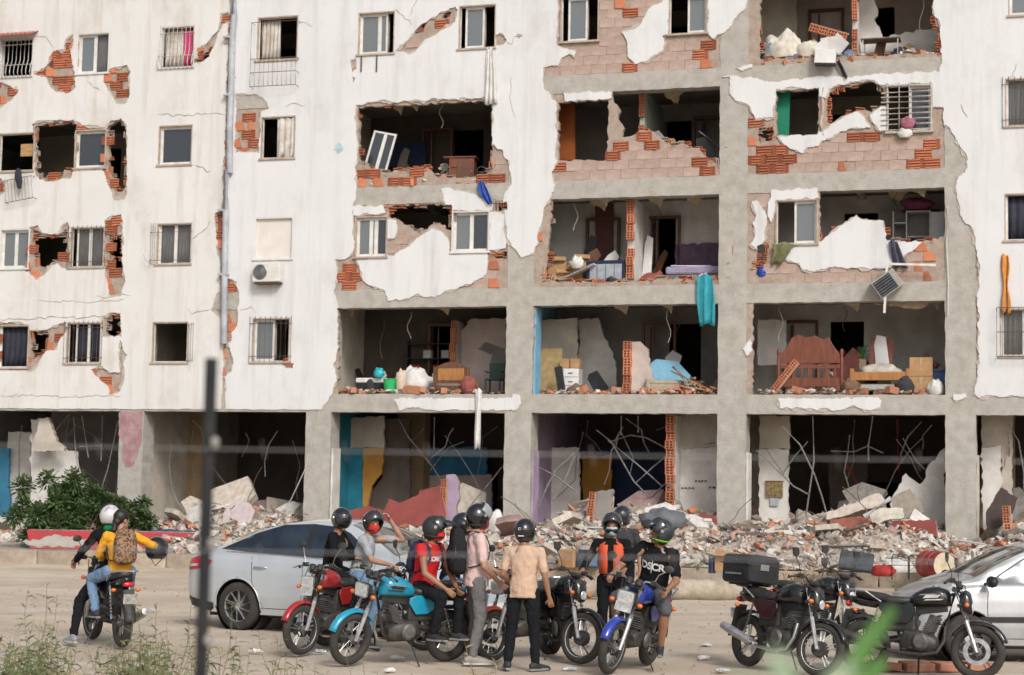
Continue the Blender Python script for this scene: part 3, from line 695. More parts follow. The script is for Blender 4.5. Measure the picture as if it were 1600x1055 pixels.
M_KERB = mat('kerb_stone', (0.46, 0.39, 0.31), 0.95, scale=3, col2=(0.30, 0.24, 0.19), bump=0.6, bscale=20, objvar=0.10, spec=0.15)
pv = MB(); A, B = -60, 60
pv.add([(A, kerb_y(A) + .2, PZ), (B, kerb_y(B) + .2, PZ), (B, 110, PZ), (A, 110, PZ)], [(0, 1, 2, 3)])
tag(pv.build('pavement', mat('forecourt', (0.42, 0.37, 0.31), 0.95, scale=1.2, col2=(0.27, 0.225, 0.18), bump=0.5, bscale=20)), kind='structure')
kerb = tag(empty('kerb', (0, kerb_y(0), 0), math.atan(KS)), kind='structure')
L_ = 1.1; km = []
for s in range(4):
    m = MB().box((0, .12, .145), (L_ - .025, .26, .37)); rg = random.Random(s)
    m.v = [(x + rg.uniform(-.012, .012), y + rg.uniform(-.015, .015), z + rg.uniform(-.012, .006)) for x, y, z in m.v]; km.append(m.mesh('kerb_stone', M_KERB))
for i in range(-24, 24): link('kerb_stone', km[i % 4 if rnd.random() < .5 else rnd.randrange(4)], kerb, (i * L_, rnd.uniform(-.02, .02), rnd.uniform(-.02, .012)), (0, rnd.uniform(-.006, .006), 0))

# ================================================================ rooms behind the openings
def wc(name, col, **k): return mat('wall_' + name, col, 0.9, scale=1.6, col2=tuple(c * 0.72 for c in col), bump=0.2, bscale=12, spec=0.15, **k)
W_CREAM = wc('cream', (0.58, 0.52, 0.44)); W_WHITE = wc('white', (0.74, 0.71, 0.67)); W_PINK = wc('pink', (0.60, 0.50, 0.46)); W_NAVY = wc('navy', (0.035, 0.05, 0.10))
W_TEAL = wc('teal', (0.03, 0.20, 0.28)); W_BLUE = wc('blue', (0.06, 0.22, 0.36)); W_GREEN = wc('green', (0.03, 0.24, 0.15)); W_ORNG = wc('orange', (0.50, 0.25, 0.06)); W_SKY = wc('sky', (0.22, 0.47, 0.66))
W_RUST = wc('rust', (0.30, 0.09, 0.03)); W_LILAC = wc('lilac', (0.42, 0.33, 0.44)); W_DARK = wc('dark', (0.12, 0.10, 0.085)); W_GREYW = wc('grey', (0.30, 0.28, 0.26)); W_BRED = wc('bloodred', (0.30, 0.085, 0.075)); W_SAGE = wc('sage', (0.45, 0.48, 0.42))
def rb(name, u0, u1, d0, d1, z0, z1, m, label=None):
    o = MB().b2(u0, u1, d0, d1, z0, z1).build(name, m, bld)
    if label: o['label'] = label
    return o
def FLk(k): return PZ + 0.01 if k < 0 else FL[k] + 0.002
def CLk(k): return FL[0] - 0.203 if k < 0 else FL[k + 1] - 0.203
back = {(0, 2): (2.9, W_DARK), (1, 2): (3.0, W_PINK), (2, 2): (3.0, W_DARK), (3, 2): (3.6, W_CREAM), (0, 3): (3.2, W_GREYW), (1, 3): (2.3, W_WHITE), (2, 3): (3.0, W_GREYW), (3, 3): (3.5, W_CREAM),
        (0, 4): (3.0, W_WHITE), (1, 4): (2.4, W_WHITE), (2, 4): (3.0, W_CREAM), (3, 4): (2.8, W_PINK), (-1, 0): (4.8, W_GREYW), (-1, 1): (6.5, W_DARK), (-1, 2): (5.5, W_DARK), (-1, 3): (5.8, W_DARK), (-1, 4): (6.5, W_DARK), (-1, 5): (5.0, W_DARK)}  # ground floor mostly W_DARK: gloom of the bays put into the wall colour
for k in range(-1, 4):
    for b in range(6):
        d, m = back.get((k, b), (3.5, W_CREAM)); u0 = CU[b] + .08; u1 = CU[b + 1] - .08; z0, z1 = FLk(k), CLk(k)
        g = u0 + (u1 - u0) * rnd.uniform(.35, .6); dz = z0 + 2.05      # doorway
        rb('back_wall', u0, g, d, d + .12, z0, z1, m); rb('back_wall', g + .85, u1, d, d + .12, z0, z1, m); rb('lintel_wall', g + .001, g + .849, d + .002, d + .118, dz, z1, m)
    for i in range(1, 6):
        d0 = 0.63
        rb('partition_wall', CU[i] - .075, CU[i] + .075, d0, 8.9, FLk(k), CLk(k), {(-1, 3): W_LILAC, (0, 3): W_SKY, (1, 3): W_TEAL, (2, 3): W_RUST, (2, 4): W_GREEN, (1, 4): W_WHITE, (0, 4): W_WHITE, (3, 4): W_CREAM, (-1, 2): W_TEAL}.get((k, i), W_CREAM))
# jamb strips painted like the rooms, beside the columns
for i, k, m in ((3, -1, W_LILAC), (2, -1, W_WHITE), (4, -1, W_WHITE), (5, -1, W_CREAM), (3, 0, W_SKY)):
    rb('column_facing', CU[i] + CW / 2 + .002, CU[i] + CW / 2 + .05, .10, .60, FLk(k), (CLk(k) - .3 if k < 0 else CLk(k) - .29) - (0.9 if k < 0 else 0), m)

# hollow blocks seen end-on at the broken edges of partitions
def hollow_mesh():
    mb = MB(); w, h, t = 0.15, 0.20, 0.020
    for z in (-h / 2 + t / 2, -h / 6, h / 6, h / 2 - t / 2): mb.box((0, 0, z), (w, .14, t))
    for x in (-w / 2 + t / 2, 0, w / 2 - t / 2):
        for c in (-h / 3, 0, h / 3): mb.box((x, 0, c), (t, .138, h / 3 - t))
    k = len(mb.f); mb.box((0, -.03, 0), (w - .01, .02, h - .01)); me = mb.mesh('brick', M_BRICK); me.materials.append(M_CELL)
    for p in list(me.polygons)[k:]: p.material_index = 1
    return me
hollow = hollow_mesh()
def broken_partition(px, py0, py1, k, m, d0=0.35, depth=3.0, label=None, th=0.13, seed=0):
    """cross wall torn off at its front edge: plastered faces and a ragged stack of hollow blocks"""
    u, za = fp(px, py0, d0); _, zb = fp(px, py1, d0); zb = max(zb, FLk(k)); rg = random.Random(seed + px)
    za = min(za, CLk(k))
    n = max(1, int((za - zb) / 0.21)); prof = []
    for i in range(n + 1): prof += [(d0 + .09 + rg.uniform(0, .12), zb + (za - zb) * i / n)]
    poly = prof + [(d0 + depth, za), (d0 + depth, zb)]
    o = MB().prism(poly, u - th / 2, u + th / 2, 'yz').build('partition_wall', m, bld)
    if label: o['label'] = label
    for i in range(n):
        if rg.random() < .92: link('brick', hollow, o, (u + rg.uniform(-.012, .012), prof[i][0] - .03 + rg.uniform(-.05, .02), zb + (za - zb) * (i + .5) / n), (0, 0, rg.uniform(-.1, .1)), (th / .15, 1, (za - zb) / n / .205))
    return o
broken_partition(985, 309, 440, 1, W_WHITE, .30, 3.1, 'white cross wall with torn edge of hollow blocks', th=.18)
broken_partition(1335, 0, 90, 3, W_WHITE, .35, 2.5)
broken_partition(1337, 293, 340, 2, W_WHITE, .5, 2.5)
broken_partition(707, 500, 612, 0, W_CREAM, 1.6, 2.0)
broken_partition(1002, 140, 250, 2, W_SAGE, .5, 3.0)
broken_partition(650, 318, 372, 2, W_WHITE, .4, 2.4)
broken_partition(1047, 648, 850, -1, W_WHITE, .55, 3.6, 'white ground floor wall with torn hollow block edge', th=.22)
broken_partition(980, 533, 612, 0, W_PINK, .35, .9, 'low stub of pink wall with torn hollow block edge', th=.2)

# ---------------------------------------------------------------- coloured walls and torn sheets inside (parts of the building)
def panel(px_poly, d, th, m, name='wall_panel', seed=0, amp=1.5, label=None):
    lo = max(y for x, y in px_poly)
    q = [fp(x, 874 if (lo > 770 and y >= lo - 6) else y, d) for x, y in rag(px_poly, amp, 6, seed)]
    o = MB().prism(q, d, d + th).build(name, m, bld)
    if label: o['label'] = label
    return o
panel([(527, 700), (566, 700), (566, 815), (527, 815)], 2.0, .1, W_TEAL, seed=1)
panel([(566, 700), (600, 700), (596, 740), (580, 760), (575, 790), (566, 815)], 2.05, .1, W_ORNG, seed=2)
panel([(527, 655), (600, 650), (600, 700), (527, 700)], 2.1, .1, W_CREAM, seed=3)
panel([(596, 655), (640, 655), (640, 815), (566, 815), (580, 770), (598, 745)], 2.4, .1, W_DARK, seed=4)
panel([(670, 700), (760, 698), (760, 742), (670, 742)], 4.2, .1, W_BLUE, seed=5)
panel([(670, 742), (768, 742), (768, 810), (670, 810)], 4.22, .1, W_PINK, seed=6)
panel([(935, 700), (1050, 700), (1050, 775), (935, 775)], 4.4, .1, W_NAVY, seed=7)
panel([(910, 712), (955, 712), (955, 800), (910, 800)], 3.9, .1, W_ORNG, seed=8)
panel([(858, 700), (905, 700), (905, 775), (858, 775)], 3.0, .1, W_WHITE, seed=9)
panel([(858, 775), (905, 775), (905, 815), (858, 815)], 3.02, .1, W_ORNG, seed=10)
panel([(1056, 702), (1122, 700), (1122, 825), (1056, 825)], 1.4, .1, W_WHITE, seed=11, label='white wall with rows of small dark bird marks')
panel([(1056, 648), (1122, 648), (1122, 700), (1056, 702)], 1.45, .1, W_CREAM, seed=12)
panel([(1186, 702), (1232, 702), (1232, 828), (1186, 828)], 1.6, .1, W_WHITE, seed=13)
panel([(1186, 650), (1234, 650), (1234, 702), (1186, 702)], 1.65, .1, W_CREAM, seed=14)
panel([(1476, 700), (1465, 712), (1452, 725), (1447, 745), (1437, 757), (1424, 748), (1415, 740), (1398, 770), (1390, 800), (1400, 815), (1476, 815)], 1.0, .12, W_WHITE, seed=15, amp=3)
panel([(1295, 720), (1355, 720), (1355, 790), (1295, 790)], 4.0, .1, W_DARK, seed=16)
panel([(1534, 700), (1565, 695), (1565, 760), (1555, 790), (1545, 800), (1534, 800)], 1.0, .12, W_WHITE, seed=17, amp=3)
panel([(1534, 648), (1582, 648), (1582, 790), (1566, 765), (1565, 695), (1534, 700)], 1.1, .12, W_CREAM, seed=18)
panel([(48, 655), (75, 655), (85, 690), (98, 700), (118, 705), (128, 760), (128, 810), (48, 810)], .9, .15, W_WHITE, seed=19, amp=3)
panel([(-10, 700), (14, 700), (14, 790), (-10, 790)], 1.5, .1, W_BLUE, seed=20)
panel([(13, 675), (48, 675), (48, 780), (13, 780)], 1.9, .1, W_WHITE, seed=21)
panel([(1213, 138), (1235, 138), (1232, 214), (1213, 214)], .35, .1, W_GREEN, seed=22, amp=.3)
panel([(600, 183), (735, 178), (735, 200), (600, 200)], 3.2, .1, W_NAVY, seed=23)
panel([(610, 225), (665, 222), (665, 262), (610, 262)], 2.6, .1, W_NAVY, seed=24)
panel([(1055, 382), (1128, 380), (1128, 440), (1055, 440)], 2.1, .1, mat('mauve', (.14, .09, .14), .9), seed=25)
panel([(873, 160), (898, 160), (898, 250), (873, 250)], .9, .1, W_RUST, seed=26, amp=.3)
panel([(930, 318), (957, 318), (957, 410), (930, 410)], 2.15, .1, mat('maroon_door', (.13, .035, .03), .6), name='door', seed=27, amp=.3)
panel([(1189, -10), (1245, -10), (1245, 92), (1189, 92)], 2.2, .1, W_CREAM, seed=28)
panel([(1340, -10), (1366, 0), (1372, 15), (1366, 30), (1374, 42), (1380, 60), (1470, 40), (1470, 90), (1340, 90)], 1.3, .1, W_WHITE, seed=29, amp=3)
panel([(1184, 500), (1228, 500), (1228, 570), (1184, 570)], 1.8, .1, W_WHITE, seed=30)
panel([(842, 500), (902, 497), (902, 612), (842, 612)], 1.7, .1, W_CREAM, seed=31)
panel([(905, 500), (935, 497), (950, 540), (962, 565), (962, 612), (905, 612)], 2.3, .1, W_WHITE, seed=32, amp=2)
panel([(737, 498), (790, 498), (790, 612), (720, 612), (715, 520)], 2.2, .1, W_PINK, seed=33, amp=2)
panel([(745, 545), (760, 535), (790, 545), (790, 580), (770, 590), (765, 570), (770, 555)], 2.15, .03, M_CONCD, seed=34, amp=2)
panel([(985, 535), (1000, 534), (1012, 545), (1016, 575), (1022, 600), (1020, 614), (985, 614)], .5, .13, W_PINK, seed=40)
# render peeling: pink paint left on the second ground floor column
uu = CU[1]
q = [fp(x, y, -.012) for x, y in rag([(186, 644), (223, 642), (221, 690), (216, 708), (208, 727), (196, 729), (190, 715), (192, 690), (185, 680)], 1.2, 5, 77)]
MB().prism(q, -.014, -.002).build('paint_patch', mat('faded_pink', (.30, .15, .16), .8, scale=4, col2=(.42, .28, .28)), bld)
# inner columns of the ground floor
for px, d in ((300, 3.2), (640, 3.6), (1560, 3.0)):
    u, _ = fp(px, 750, d); rb('inner_column', u - .4, u + .4, d, d + .5, FLk(-1), CLk(-1), mat('stained_column', (.27, .20, .14), .9, scale=1.5, col2=(.40, .27, .14), bump=.3))
# small dark bird marks painted on the white wall
mk = MB()
for (x, y) in ((1090, 753), (1100, 753), (1069, 764), (1080, 764), (1112, 763), (1119, 763)):
    u, z = fp(x, y, 1.39)
    for s in (-1, 1): mk.prism([(u, z), (u + s * .03, z + .045), (u + s * .07, z + .03), (u + s * .075, z - .03), (u + s * .05, z + .012)], 1.388, 1.397)
mk.build('wall_marks', mat('black_paint', (.02, .02, .02), .8), bld)
# ================================================================ things left in the open rooms
WOOD = mat('dark_wood', (0.16, 0.065, 0.03), 0.55, scale=3, col2=(0.09, 0.035, 0.018), stretch=(6, 6, 1))
WOODL = mat('honey_wood', (0.42, 0.20, 0.06), 0.5, scale=3, col2=(0.30, 0.13, 0.04), stretch=(6, 6, 1))
REDW = mat('red_wood', (0.20, 0.06, 0.03), 0.5, scale=3, col2=(0.12, 0.035, 0.02), stretch=(6, 6, 1))
CARD = mat('cardboard', (0.42, 0.25, 0.12), 0.85, scale=4, var=.1)
CLOTHW = mat('white_cloth', (0.66, 0.65, 0.62), 0.9, scale=5, var=.08, bump=.3, bscale=10)
PAPER = mat('paper', (0.72, 0.71, 0.70), 0.8, scale=3, var=.05)
PLAST = mat('white_plastic', (0.62, 0.61, 0.58), 0.5, var=.06)
BLACKP = mat('black_plastic', (0.018, 0.018, 0.02), 0.45, var=.2)
STEEL = mat('grey_steel', (0.36, 0.36, 0.36), 0.45, metal=.6, var=.15)
GALV = mat('galvanised', (0.42, 0.42, 0.41), 0.5, metal=.5, var=.2, scale=20)
def fur(name, label, cat, px, k, d, rz=0.0, py=None, group=None):
    u, z = fp(px, py if py is not None else 500, d)
    if py is None: z = FLk(k) + .004
    o = empty(name, BM @ Vector((u, d, z)), -YAW + rz); tag(o, label, cat, group); return o
def bx(par, name, c, s, m, rot=None, bevel=.008): return MB().box(c, s, rot).build(name, m, par, bevel=bevel)
def cloth_drop(name, label, cat, pts, d, m, width, folds=3, seed=0, amp=.03, th=.005, group=None):
    """cloth hanging along a pixel path, with folds"""
    rg = random.Random(seed); P = [Vector((fp(x, y, d)[0], d, fp(x, y, d)[1])) for x, y in pts]; n = 18; vs = []
    Q = []
    for i in range(len(P) - 1):
        for j in range(5): Q.append(P[i].lerp(P[i + 1], j / 5))
    Q.append(P[-1]); ph = rg.uniform(0, 6)
    for j, c in enumerate(Q):
        t = j / (len(Q) - 1); w = width if not callable(width) else width(t)
        for i in range(n + 1):
            s = i / n - .5
            vs.append((c.x + s * w, c.y - amp * (math.sin(s * folds * 6.28 + ph + t * 2) + .5 * math.sin(s * folds * 13 + t * 5)) * (.5 + t), c.z + .03 * math.sin(s * 7 + ph) * (1 if j in (0, len(Q) - 1) else .3)))
    mb = MB().add(vs, [(j * (n + 1) + i, j * (n + 1) + i + 1, (j + 1) * (n + 1) + i + 1, (j + 1) * (n + 1) + i) for j in range(len(Q) - 1) for i in range(n)])
    mb.xf(BM); o = mb.build(name, m, smooth='all'); s = o.modifiers.new('s', 'SOLIDIFY'); s.thickness = th; tag(o, label, cat, group); return o
def heap(name, label, cat, px, k, d, r, m, seed, group=None, py=None):
    """crumpled cloth or bag"""
    rg = random.Random(seed); e = fur(name, label, cat, px, k, d, py=py); mb = MB()
    mb.ell((0, 0, r[2] * .75), r, 26, 16)
    mb.v = [tuple(Vector(v) * (1 + .22 * noise.noise(Vector(v) * 3.5 / max(r) * .6 + Vector((seed * 7, 0, 0))) + .12 * noise.noise(Vector(v) * 9 / max(r) * .6 + Vector((seed * 3, 1, 0))))) for v in mb.v]
    mb.v = [(x, y, max(z, 0.0)) for x, y, z in mb.v]
    mb.build('cloth', m, e, smooth='all'); return e
def bedframe(name, label, px, k, d, w, h, m1, m2, posts=True):
    e = fur(name, label, 'bed', px, k, d)
    for s in (-1, 1): bx(e, 'post', (s * w / 2, 0, h * .42), (.07, .07, h * .84), m1)
    pts = [(-w / 2 + .03, h * .35)] + [(-w / 2 + .03 + (w - .06) * i / 10, h * (.84 + .16 * math.sin(math.pi * i / 10))) for i in range(11)] + [(w / 2 - .03, h * .35)]
    MB().prism(pts, -.02, .02).build('headboard', m1, e, bevel=.006)
    bx(e, 'inset', (0, -.024, h * .62), (w * .78, .012, h * .36), m2); bx(e, 'rail', (0, -.005, h * .22), (w - .07, .03, h * .12), m1)
    return e

# ---- second storey, third bay: leaning window frame, chest, buckets
e = fur('leaning_window', 'white two-pane window frame leaning inside the torn-open room', 'window', 586, 2, .35, py=266)
e.rotation_euler = (R(-8), R(12), -YAW)
for n_, c, s in (('jamb', (-.3, 0, .53), (.05, .05, 1.06)), ('jamb', (.3, 0, .53), (.05, .05, 1.06)), ('rail', (0, 0, .03), (.549, .05, .05)), ('rail', (0, 0, 1.03), (.549, .05, .05)), ('stile', (.03, 0, .53), (.09, .05, .948))): bx(e, n_, c, s, M_WHITE, bevel=.003)
bx(e, 'pane', (-.14, 0, .53), (.26, .006, .94), M_DARKGL, bevel=0); bx(e, 'pane', (.18, 0, .53), (.2, .006, .94), M_DARKGL, bevel=0)
e = fur('wooden_cabinet', 'reddish brown wooden cabinet with rubble on top, above the blue cloth', 'cabinet', 716, 2, .4, .12)
e.location.z -= .0
bx(e, 'carcass', (0, .2, .38), (.66, .4, .74), REDW); bx(e, 'top', (-.05, .2, .775), (.86, .46, .04), REDW); bx(e, 'door', (.1, -.012, .38), (.42, .02, .66), WOOD); bx(e, 'drawer', (-.2, -.012, .6), (.16, .02, .2), REDW); bx(e, 'knob', (.27, -.03, .4), (.03, .03, .03), STEEL)
e = fur('paint_bucket', 'black bucket with green band and wire handle beside wooden cabinet', 'bucket', 748, 2, .3)
MB().lathe([(.0, 0), (.12, 0), (.15, .34), (.14, .34), (.11, .02)], (0, 0, 0), (0, 0, 1), 20).build('pail', BLACKP, e, smooth=True); MB().lathe([(.128, .08), (.146, .26), (.149, .26), (.131, .08)], (0, 0, 0), (0, 0, 1), 20, True).build('band', mat('lime', (.12, .40, .06), .5), e, smooth=True)
MB().tube([(-.145, 0, .33), (-.1, -.04, .44), (0, -.06, .48), (.1, -.04, .44), (.145, 0, .33)], .006, 5).build('handle', STEEL, e)
e = fur('water_bottle', 'blue plastic bottle standing on the rubble beside the black bucket', 'bottle', 764, 2, .35); e.location.z += .3
MB().lathe([(0, 0), (.09, 0), (.09, .22), (.06, .29), (.03, .31), (.03, .36), (0, .36)], (0, 0, 0), (0, 0, 1), 16).build('bottle_body', mat('blue_plastic', (.10, .30, .55), .35), e, smooth=True); MB().lathe([(.034, .34), (.034, .385), (0, .385)], (0, 0, 0), (0, 0, 1), 12).build('cap', PLAST, e)
e = fur('storage_crate', 'dark low crate under the blue bottle in the open room', 'crate', 768, 2, .5)
bx(e, 'box', (0, .15, .16), (.5, .3, .3), mat('dark_brown', (.05, .03, .028), .7)); bx(e, 'rim', (0, .15, .32), (.54, .34, .04), BLACKP)
cloth_drop('blue_cloth', 'bright blue cloth hanging over the beam edge', 'cloth', [(751, 283), (756, 300), (766, 318)], -.07, mat('royal_blue', (.03, .09, .38), .8, var=.15), lambda t: .12 + .14 * math.sin(t * 3.1), 2, 1)
cloth_drop('hanging_sheet', 'long white sheet hanging down the wall from a window', 'cloth', [(765, 75), (766, 110), (766, 163)], -.08, CLOTHW, lambda t: .14 + .22 * t, 3, 2)
cloth_drop('torn_sheet', 'narrow white sheet strip dangling below the lowest beam', 'cloth', [(748, 608), (747, 640), (746, 702)], -.09, CLOTHW, lambda t: .16 + .02 * math.sin(t * 9), 1.3, 3, .025)
# ---- first storey, third bay
e = bedframe('wooden_headboard', 'brown wooden bed headboard with honey panel at the slab edge', 707, 0, .45, .9, .85, WOOD, WOODL)
e = fur('low_couch', 'pale mattress on a dark base at the room edge', 'bed', 582, 0, .5); bx(e, 'base', (0, .4, .16), (.82, .8, .3), mat('dark_cloth', (.02, .02, .025), .9)); bx(e, 'mattress', (0, .4, .38), (.86, .82, .13), CLOTHW, bevel=.03)
heap('teal_bag', 'turquoise plastic bag on the pale mattress', 'bag', 594, 0, .45, (.14, .12, .15), mat('turquoise', (.02, .42, .48), .5), 3).location.z += .44
e = fur('green_bin', 'bright green bin beside the pale mattress', 'bin', 612, 0, .35); MB().lathe([(0, 0), (.15, 0), (.18, .4), (.165, .4), (.14, .03)], (0, 0, 0), (0, 0, 1), 18).build('bin_body', mat('bin_green', (.02, .42, .12), .5), e, smooth=True); MB().lathe([(.182, .385), (.192, .385), (.192, .405), (.182, .405)], (0, 0, 0), (0, 0, 1), 18, True).build('rim', mat('bin_green', (0, 0, 0)), e)
heap('cloth_bundle', 'white cloth bundle slumped on rubble behind wooden headboard', 'cloth', 650, 0, .9, (.5, .4, .4), CLOTHW, 5)
heap('red_garment', 'red dotted garment beside the green bin', 'garment', 629, 0, .35, (.14, .12, .42), mat('red_print', (.45, .03, .03), .9, scale=30, col2=(.6, .5, .4), contrast=(.62, .68)), 6)
e = fur('plastic_chair', 'dark green plastic chair behind the column', 'chair', 775, 0, .9); GP = mat('dark_green_plastic', (.015, .05, .035), .5)
bx(e, 'seat', (0, 0, .42), (.42, .42, .03), GP)
for sx in (-1, 1):
    for sy in (-1, 1): bx(e, 'leg', (sx * .19, sy * .19, .2), (.04, .04, .41), GP)
    bx(e, 'armrest', (sx * .22, 0, .62), (.04, .4, .03), GP)
bx(e, 'backrest', (0, .2, .65), (.42, .03, .42), GP)
e = fur('wall_shelf', 'dark open shelf with clutter against the dark back wall', 'shelf', 675, 0, 2.6)
for z in (.7, 1.1, 1.5): bx(e, 'shelf_board', (0, 0, z), (1.3, .3, .03), BLACKP)
for x in (-.65, .65): bx(e, 'side_panel', (x, 0, .8), (.03, .3, 1.6), BLACKP)
for i, (x, c) in enumerate(((-.4, (.5, .06, .02)), (-.1, (.5, .5, .48)), (.2, (.3, .05, .03)), (.42, (.5, .5, .5)))):
    o = fur('box', ('orange', 'white', 'dark red', 'pale grey')[i] + ' small box on the dark shelf in the black room', 'box', 675 + int(x * 55), 0, 2.6); o.location.z = FLk(0) + .716 + .4 * (i % 2); bx(o, 'carton', (0, 0, .1), (.22, .18, .2), mat('junk%d' % i, c, .7)); bx(o, 'lid', (0, 0, .212), (.23, .19, .02), mat('junk%d' % i, c, .7))
# ---- second storey, fourth bay
e = fur('stove', 'dark blue cooker with pale glass front at the slab edge', 'stove', 945, 1, .35, .05); NV = mat('navy_enamel', (.012, .016, .05), .35)
bx(e, 'carcass', (0, .3, .36), (1.02, .55, .68), NV, bevel=.03); bx(e, 'glass_front', (0, .018, .4), (.82, .012, .4), mat('pale_glass', (.34, .36, .40), .25, var=.1)); bx(e, 'control_panel', (0, .015, .655), (.96, .02, .07), NV); bx(e, 'foot', (-.4, .1, .012), (.08, .08, .024), BLACKP); bx(e, 'foot', (.4, .1, .012), (.08, .08, .024), BLACKP)
for i in range(3): bx(e, 'stripe', (-.22 + .22 * i, .01, .4), (.012, .006, .38), NV, bevel=0)
e = fur('tilted_board', 'long white board leaning across boxes beside the cooker', 'board', 893, 1, .3); MB().box((0, 0, .32), (1.3, .3, .035), (0, R(-24), 0)).build('plank', PAPER, e)
bx(e, 'edge_strip', (0, -.153, .32), (1.3, .006, .04), STEEL, (0, R(-24), 0), 0)
for i, (x, y, r, w, h) in enumerate(((878, .5, .35, .55, .4), (895, .55, -.2, .5, .5), (868, .75, .1, .5, .75), (905, .8, .3, .5, .8))):
    e = fur('cardboard_box', ('crushed cardboard box nearest the broken wall edge', 'cardboard box sagging under the white board', 'tall cardboard box behind, against the teal wall', 'tall cardboard box behind the white board')[i], 'box', x, 1, y, r, group='boxes beside the cooker'); bx(e, 'carton', (0, .15, h / 2), (w, .35, h), CARD, (0, R(3 * i - 4), 0)); bx(e, 'flap', (.05, -.05, h + .06), (w * .8, .2, .012), CARD, (R(35), 0, .1), 0)
heap('white_bag', 'white plastic bag among the cardboard boxes', 'bag', 900, 1, .35, (.18, .15, .18), PLAST, 8).location.z += .5
e = fur('bed', 'low bed with pale lilac cover in the white-walled room', 'bed', 1085, 1, .5); LC = mat('lilac_cloth', (.32, .28, .40), .9, var=.1, bump=.3)
bx(e, 'base', (0, .95, .16), (1.45, 1.9, .3), mat('bed_base', (.2, .15, .17), .9)); bx(e, 'mattress', (0, .95, .42), (1.5, 1.9, .2), LC, bevel=.05)
bx(e, 'blanket', (-.15, .3, .535), (1.0, .5, .03), PLAST, (0, 0, .15), .01)
cloth_drop('teal_towel', 'turquoise towel hanging over the beam edge', 'towel', [(1101, 430), (1103, 465), (1105, 508)], -.07, mat('turquoise_cloth', (.03, .29, .35), .9, var=.12, scale=8, bump=.2), lambda t: .36 + .08 * math.sin(t * 3), 2, 4)
heap('teal_clothes', 'crumpled turquoise clothes at the foot of the lilac bed', 'clothes', 1068, 1, .25, (.3, .15, .13), mat('pale_teal', (.12, .38, .42), .9), 9)
e = fur('wall_picture', 'small framed picture hanging on the white cross wall', 'picture', 1052, 1, 2.2); e.location = BM @ Vector((fp(986, 350, 2)[0] + .085, 2.3, FLk(1) + 1.35)); bx(e, 'frame', (0, 0, 0), (.03, .32, .42), WOOD); bx(e, 'print', (.017, 0, 0), (.006, .26, .36), mat('print', (.4, .36, .3), .8))
# ---- first storey, fourth bay
e = fur('plywood_sheet', 'tan plywood sheet leaning on the blue column facing', 'board', 861, 0, 1.0); MB().box((0, .05, .62), (.58, .03, 1.24), (R(-5), 0, 0)).build('sheet', mat('tan_ply', (.40, .29, .14), .8, var=.1), e); MB().box((0, .02, .02), (.58, .05, .03)).build('batten', WOODL, e)
e = fur('drawer_unit', 'white drawer unit with cardboard boxes on top', 'drawers', 893, 0, .8); bx(e, 'carcass', (0, .2, .35), (.42, .4, .7), PLAST)
for i in range(3): bx(e, 'drawer', (0, -.01, .14 + .22 * i), (.38, .015, .19), PAPER); bx(e, 'handle', (0, -.025, .14 + .22 * i), (.12, .012, .02), BLACKP, bevel=0)
for i, x in enumerate((-.14, .14)):
    o = fur('cardboard_box', ('left', 'right')[i] + ' small brown box on the white drawer unit', 'box', 893 + int(x * 63), 0, .95); o.location.z += .71; bx(o, 'carton', (0, 0, .12), (.24, .25, .24), CARD); bx(o, 'tape', (0, 0, .243), (.05, .25, .004), PAPER, bevel=0)
e = fur('dark_panel', 'dark panel leaning against the white drawer unit', 'board', 877, 0, .55); MB().box((0, 0, .36), (.2, .03, .74), (0, R(-10), 0)).build('sheet', BLACKP, e); MB().box((0, .03, .03), (.22, .03, .04)).build('foot', BLACKP, e)
e = fur('masonry_fragment', 'slab of fallen wall with pale blue face and torn hollow blocks', 'wall slab', 1040, 0, .8)
MB().prism([(-.5, 0), (-.62, .75), (-.3, 1.02), (.25, .95), (.62, .55), (.5, .3), (.1, 0)], 0, .12).xf(Matrix.Rotation(R(-20), 4, 'X')).build('slab', mat('sky_paint', (.22, .46, .62), .9, var=.06), e)
for i in range(4): link('brick', hollow, e, (-.52 + .075 * i, -.06, .62 - .18 * i), (0, R(-32), .2))
e = fur('sofa', 'beige sofa with sagging cushions under the fallen blue wall', 'sofa', 1042, 0, .3, .1); SO = mat('beige_fabric', (.40, .34, .26), .95, var=.1, bump=.3)
bx(e, 'base', (0, .3, .14), (.95, .55, .26), SO, bevel=.04); bx(e, 'seat_cushion', (-.02, .24, .31), (.86, .42, .12), SO, bevel=.05); bx(e, 'armrest', (-.46, .3, .3), (.12, .55, .28), SO, bevel=.05)
for i, (x, y, r, t, L) in enumerate(((1075, .4, 40, .2, 1.0), (1085, .5, 25, -.1, 1.3), (1068, .3, 55, .1, .8), (1098, .35, 8, .3, 1.1))):
    e = fur('plank', ('short steep', 'long leaning', 'steepest', 'almost flat')[i] + ' plank beside the beige sofa', 'plank', x, 0, y, t, group='planks beside the sofa'); MB().box((0, 0, .06 + L / 2 * abs(math.sin(R(r)))), (L, .12, .03), (0, R(r), 0)).build('board', WOODL if i % 2 else mat('old_wood', (.22, .16, .11), .8, var=.2, stretch=(1, 8, 8)), e)
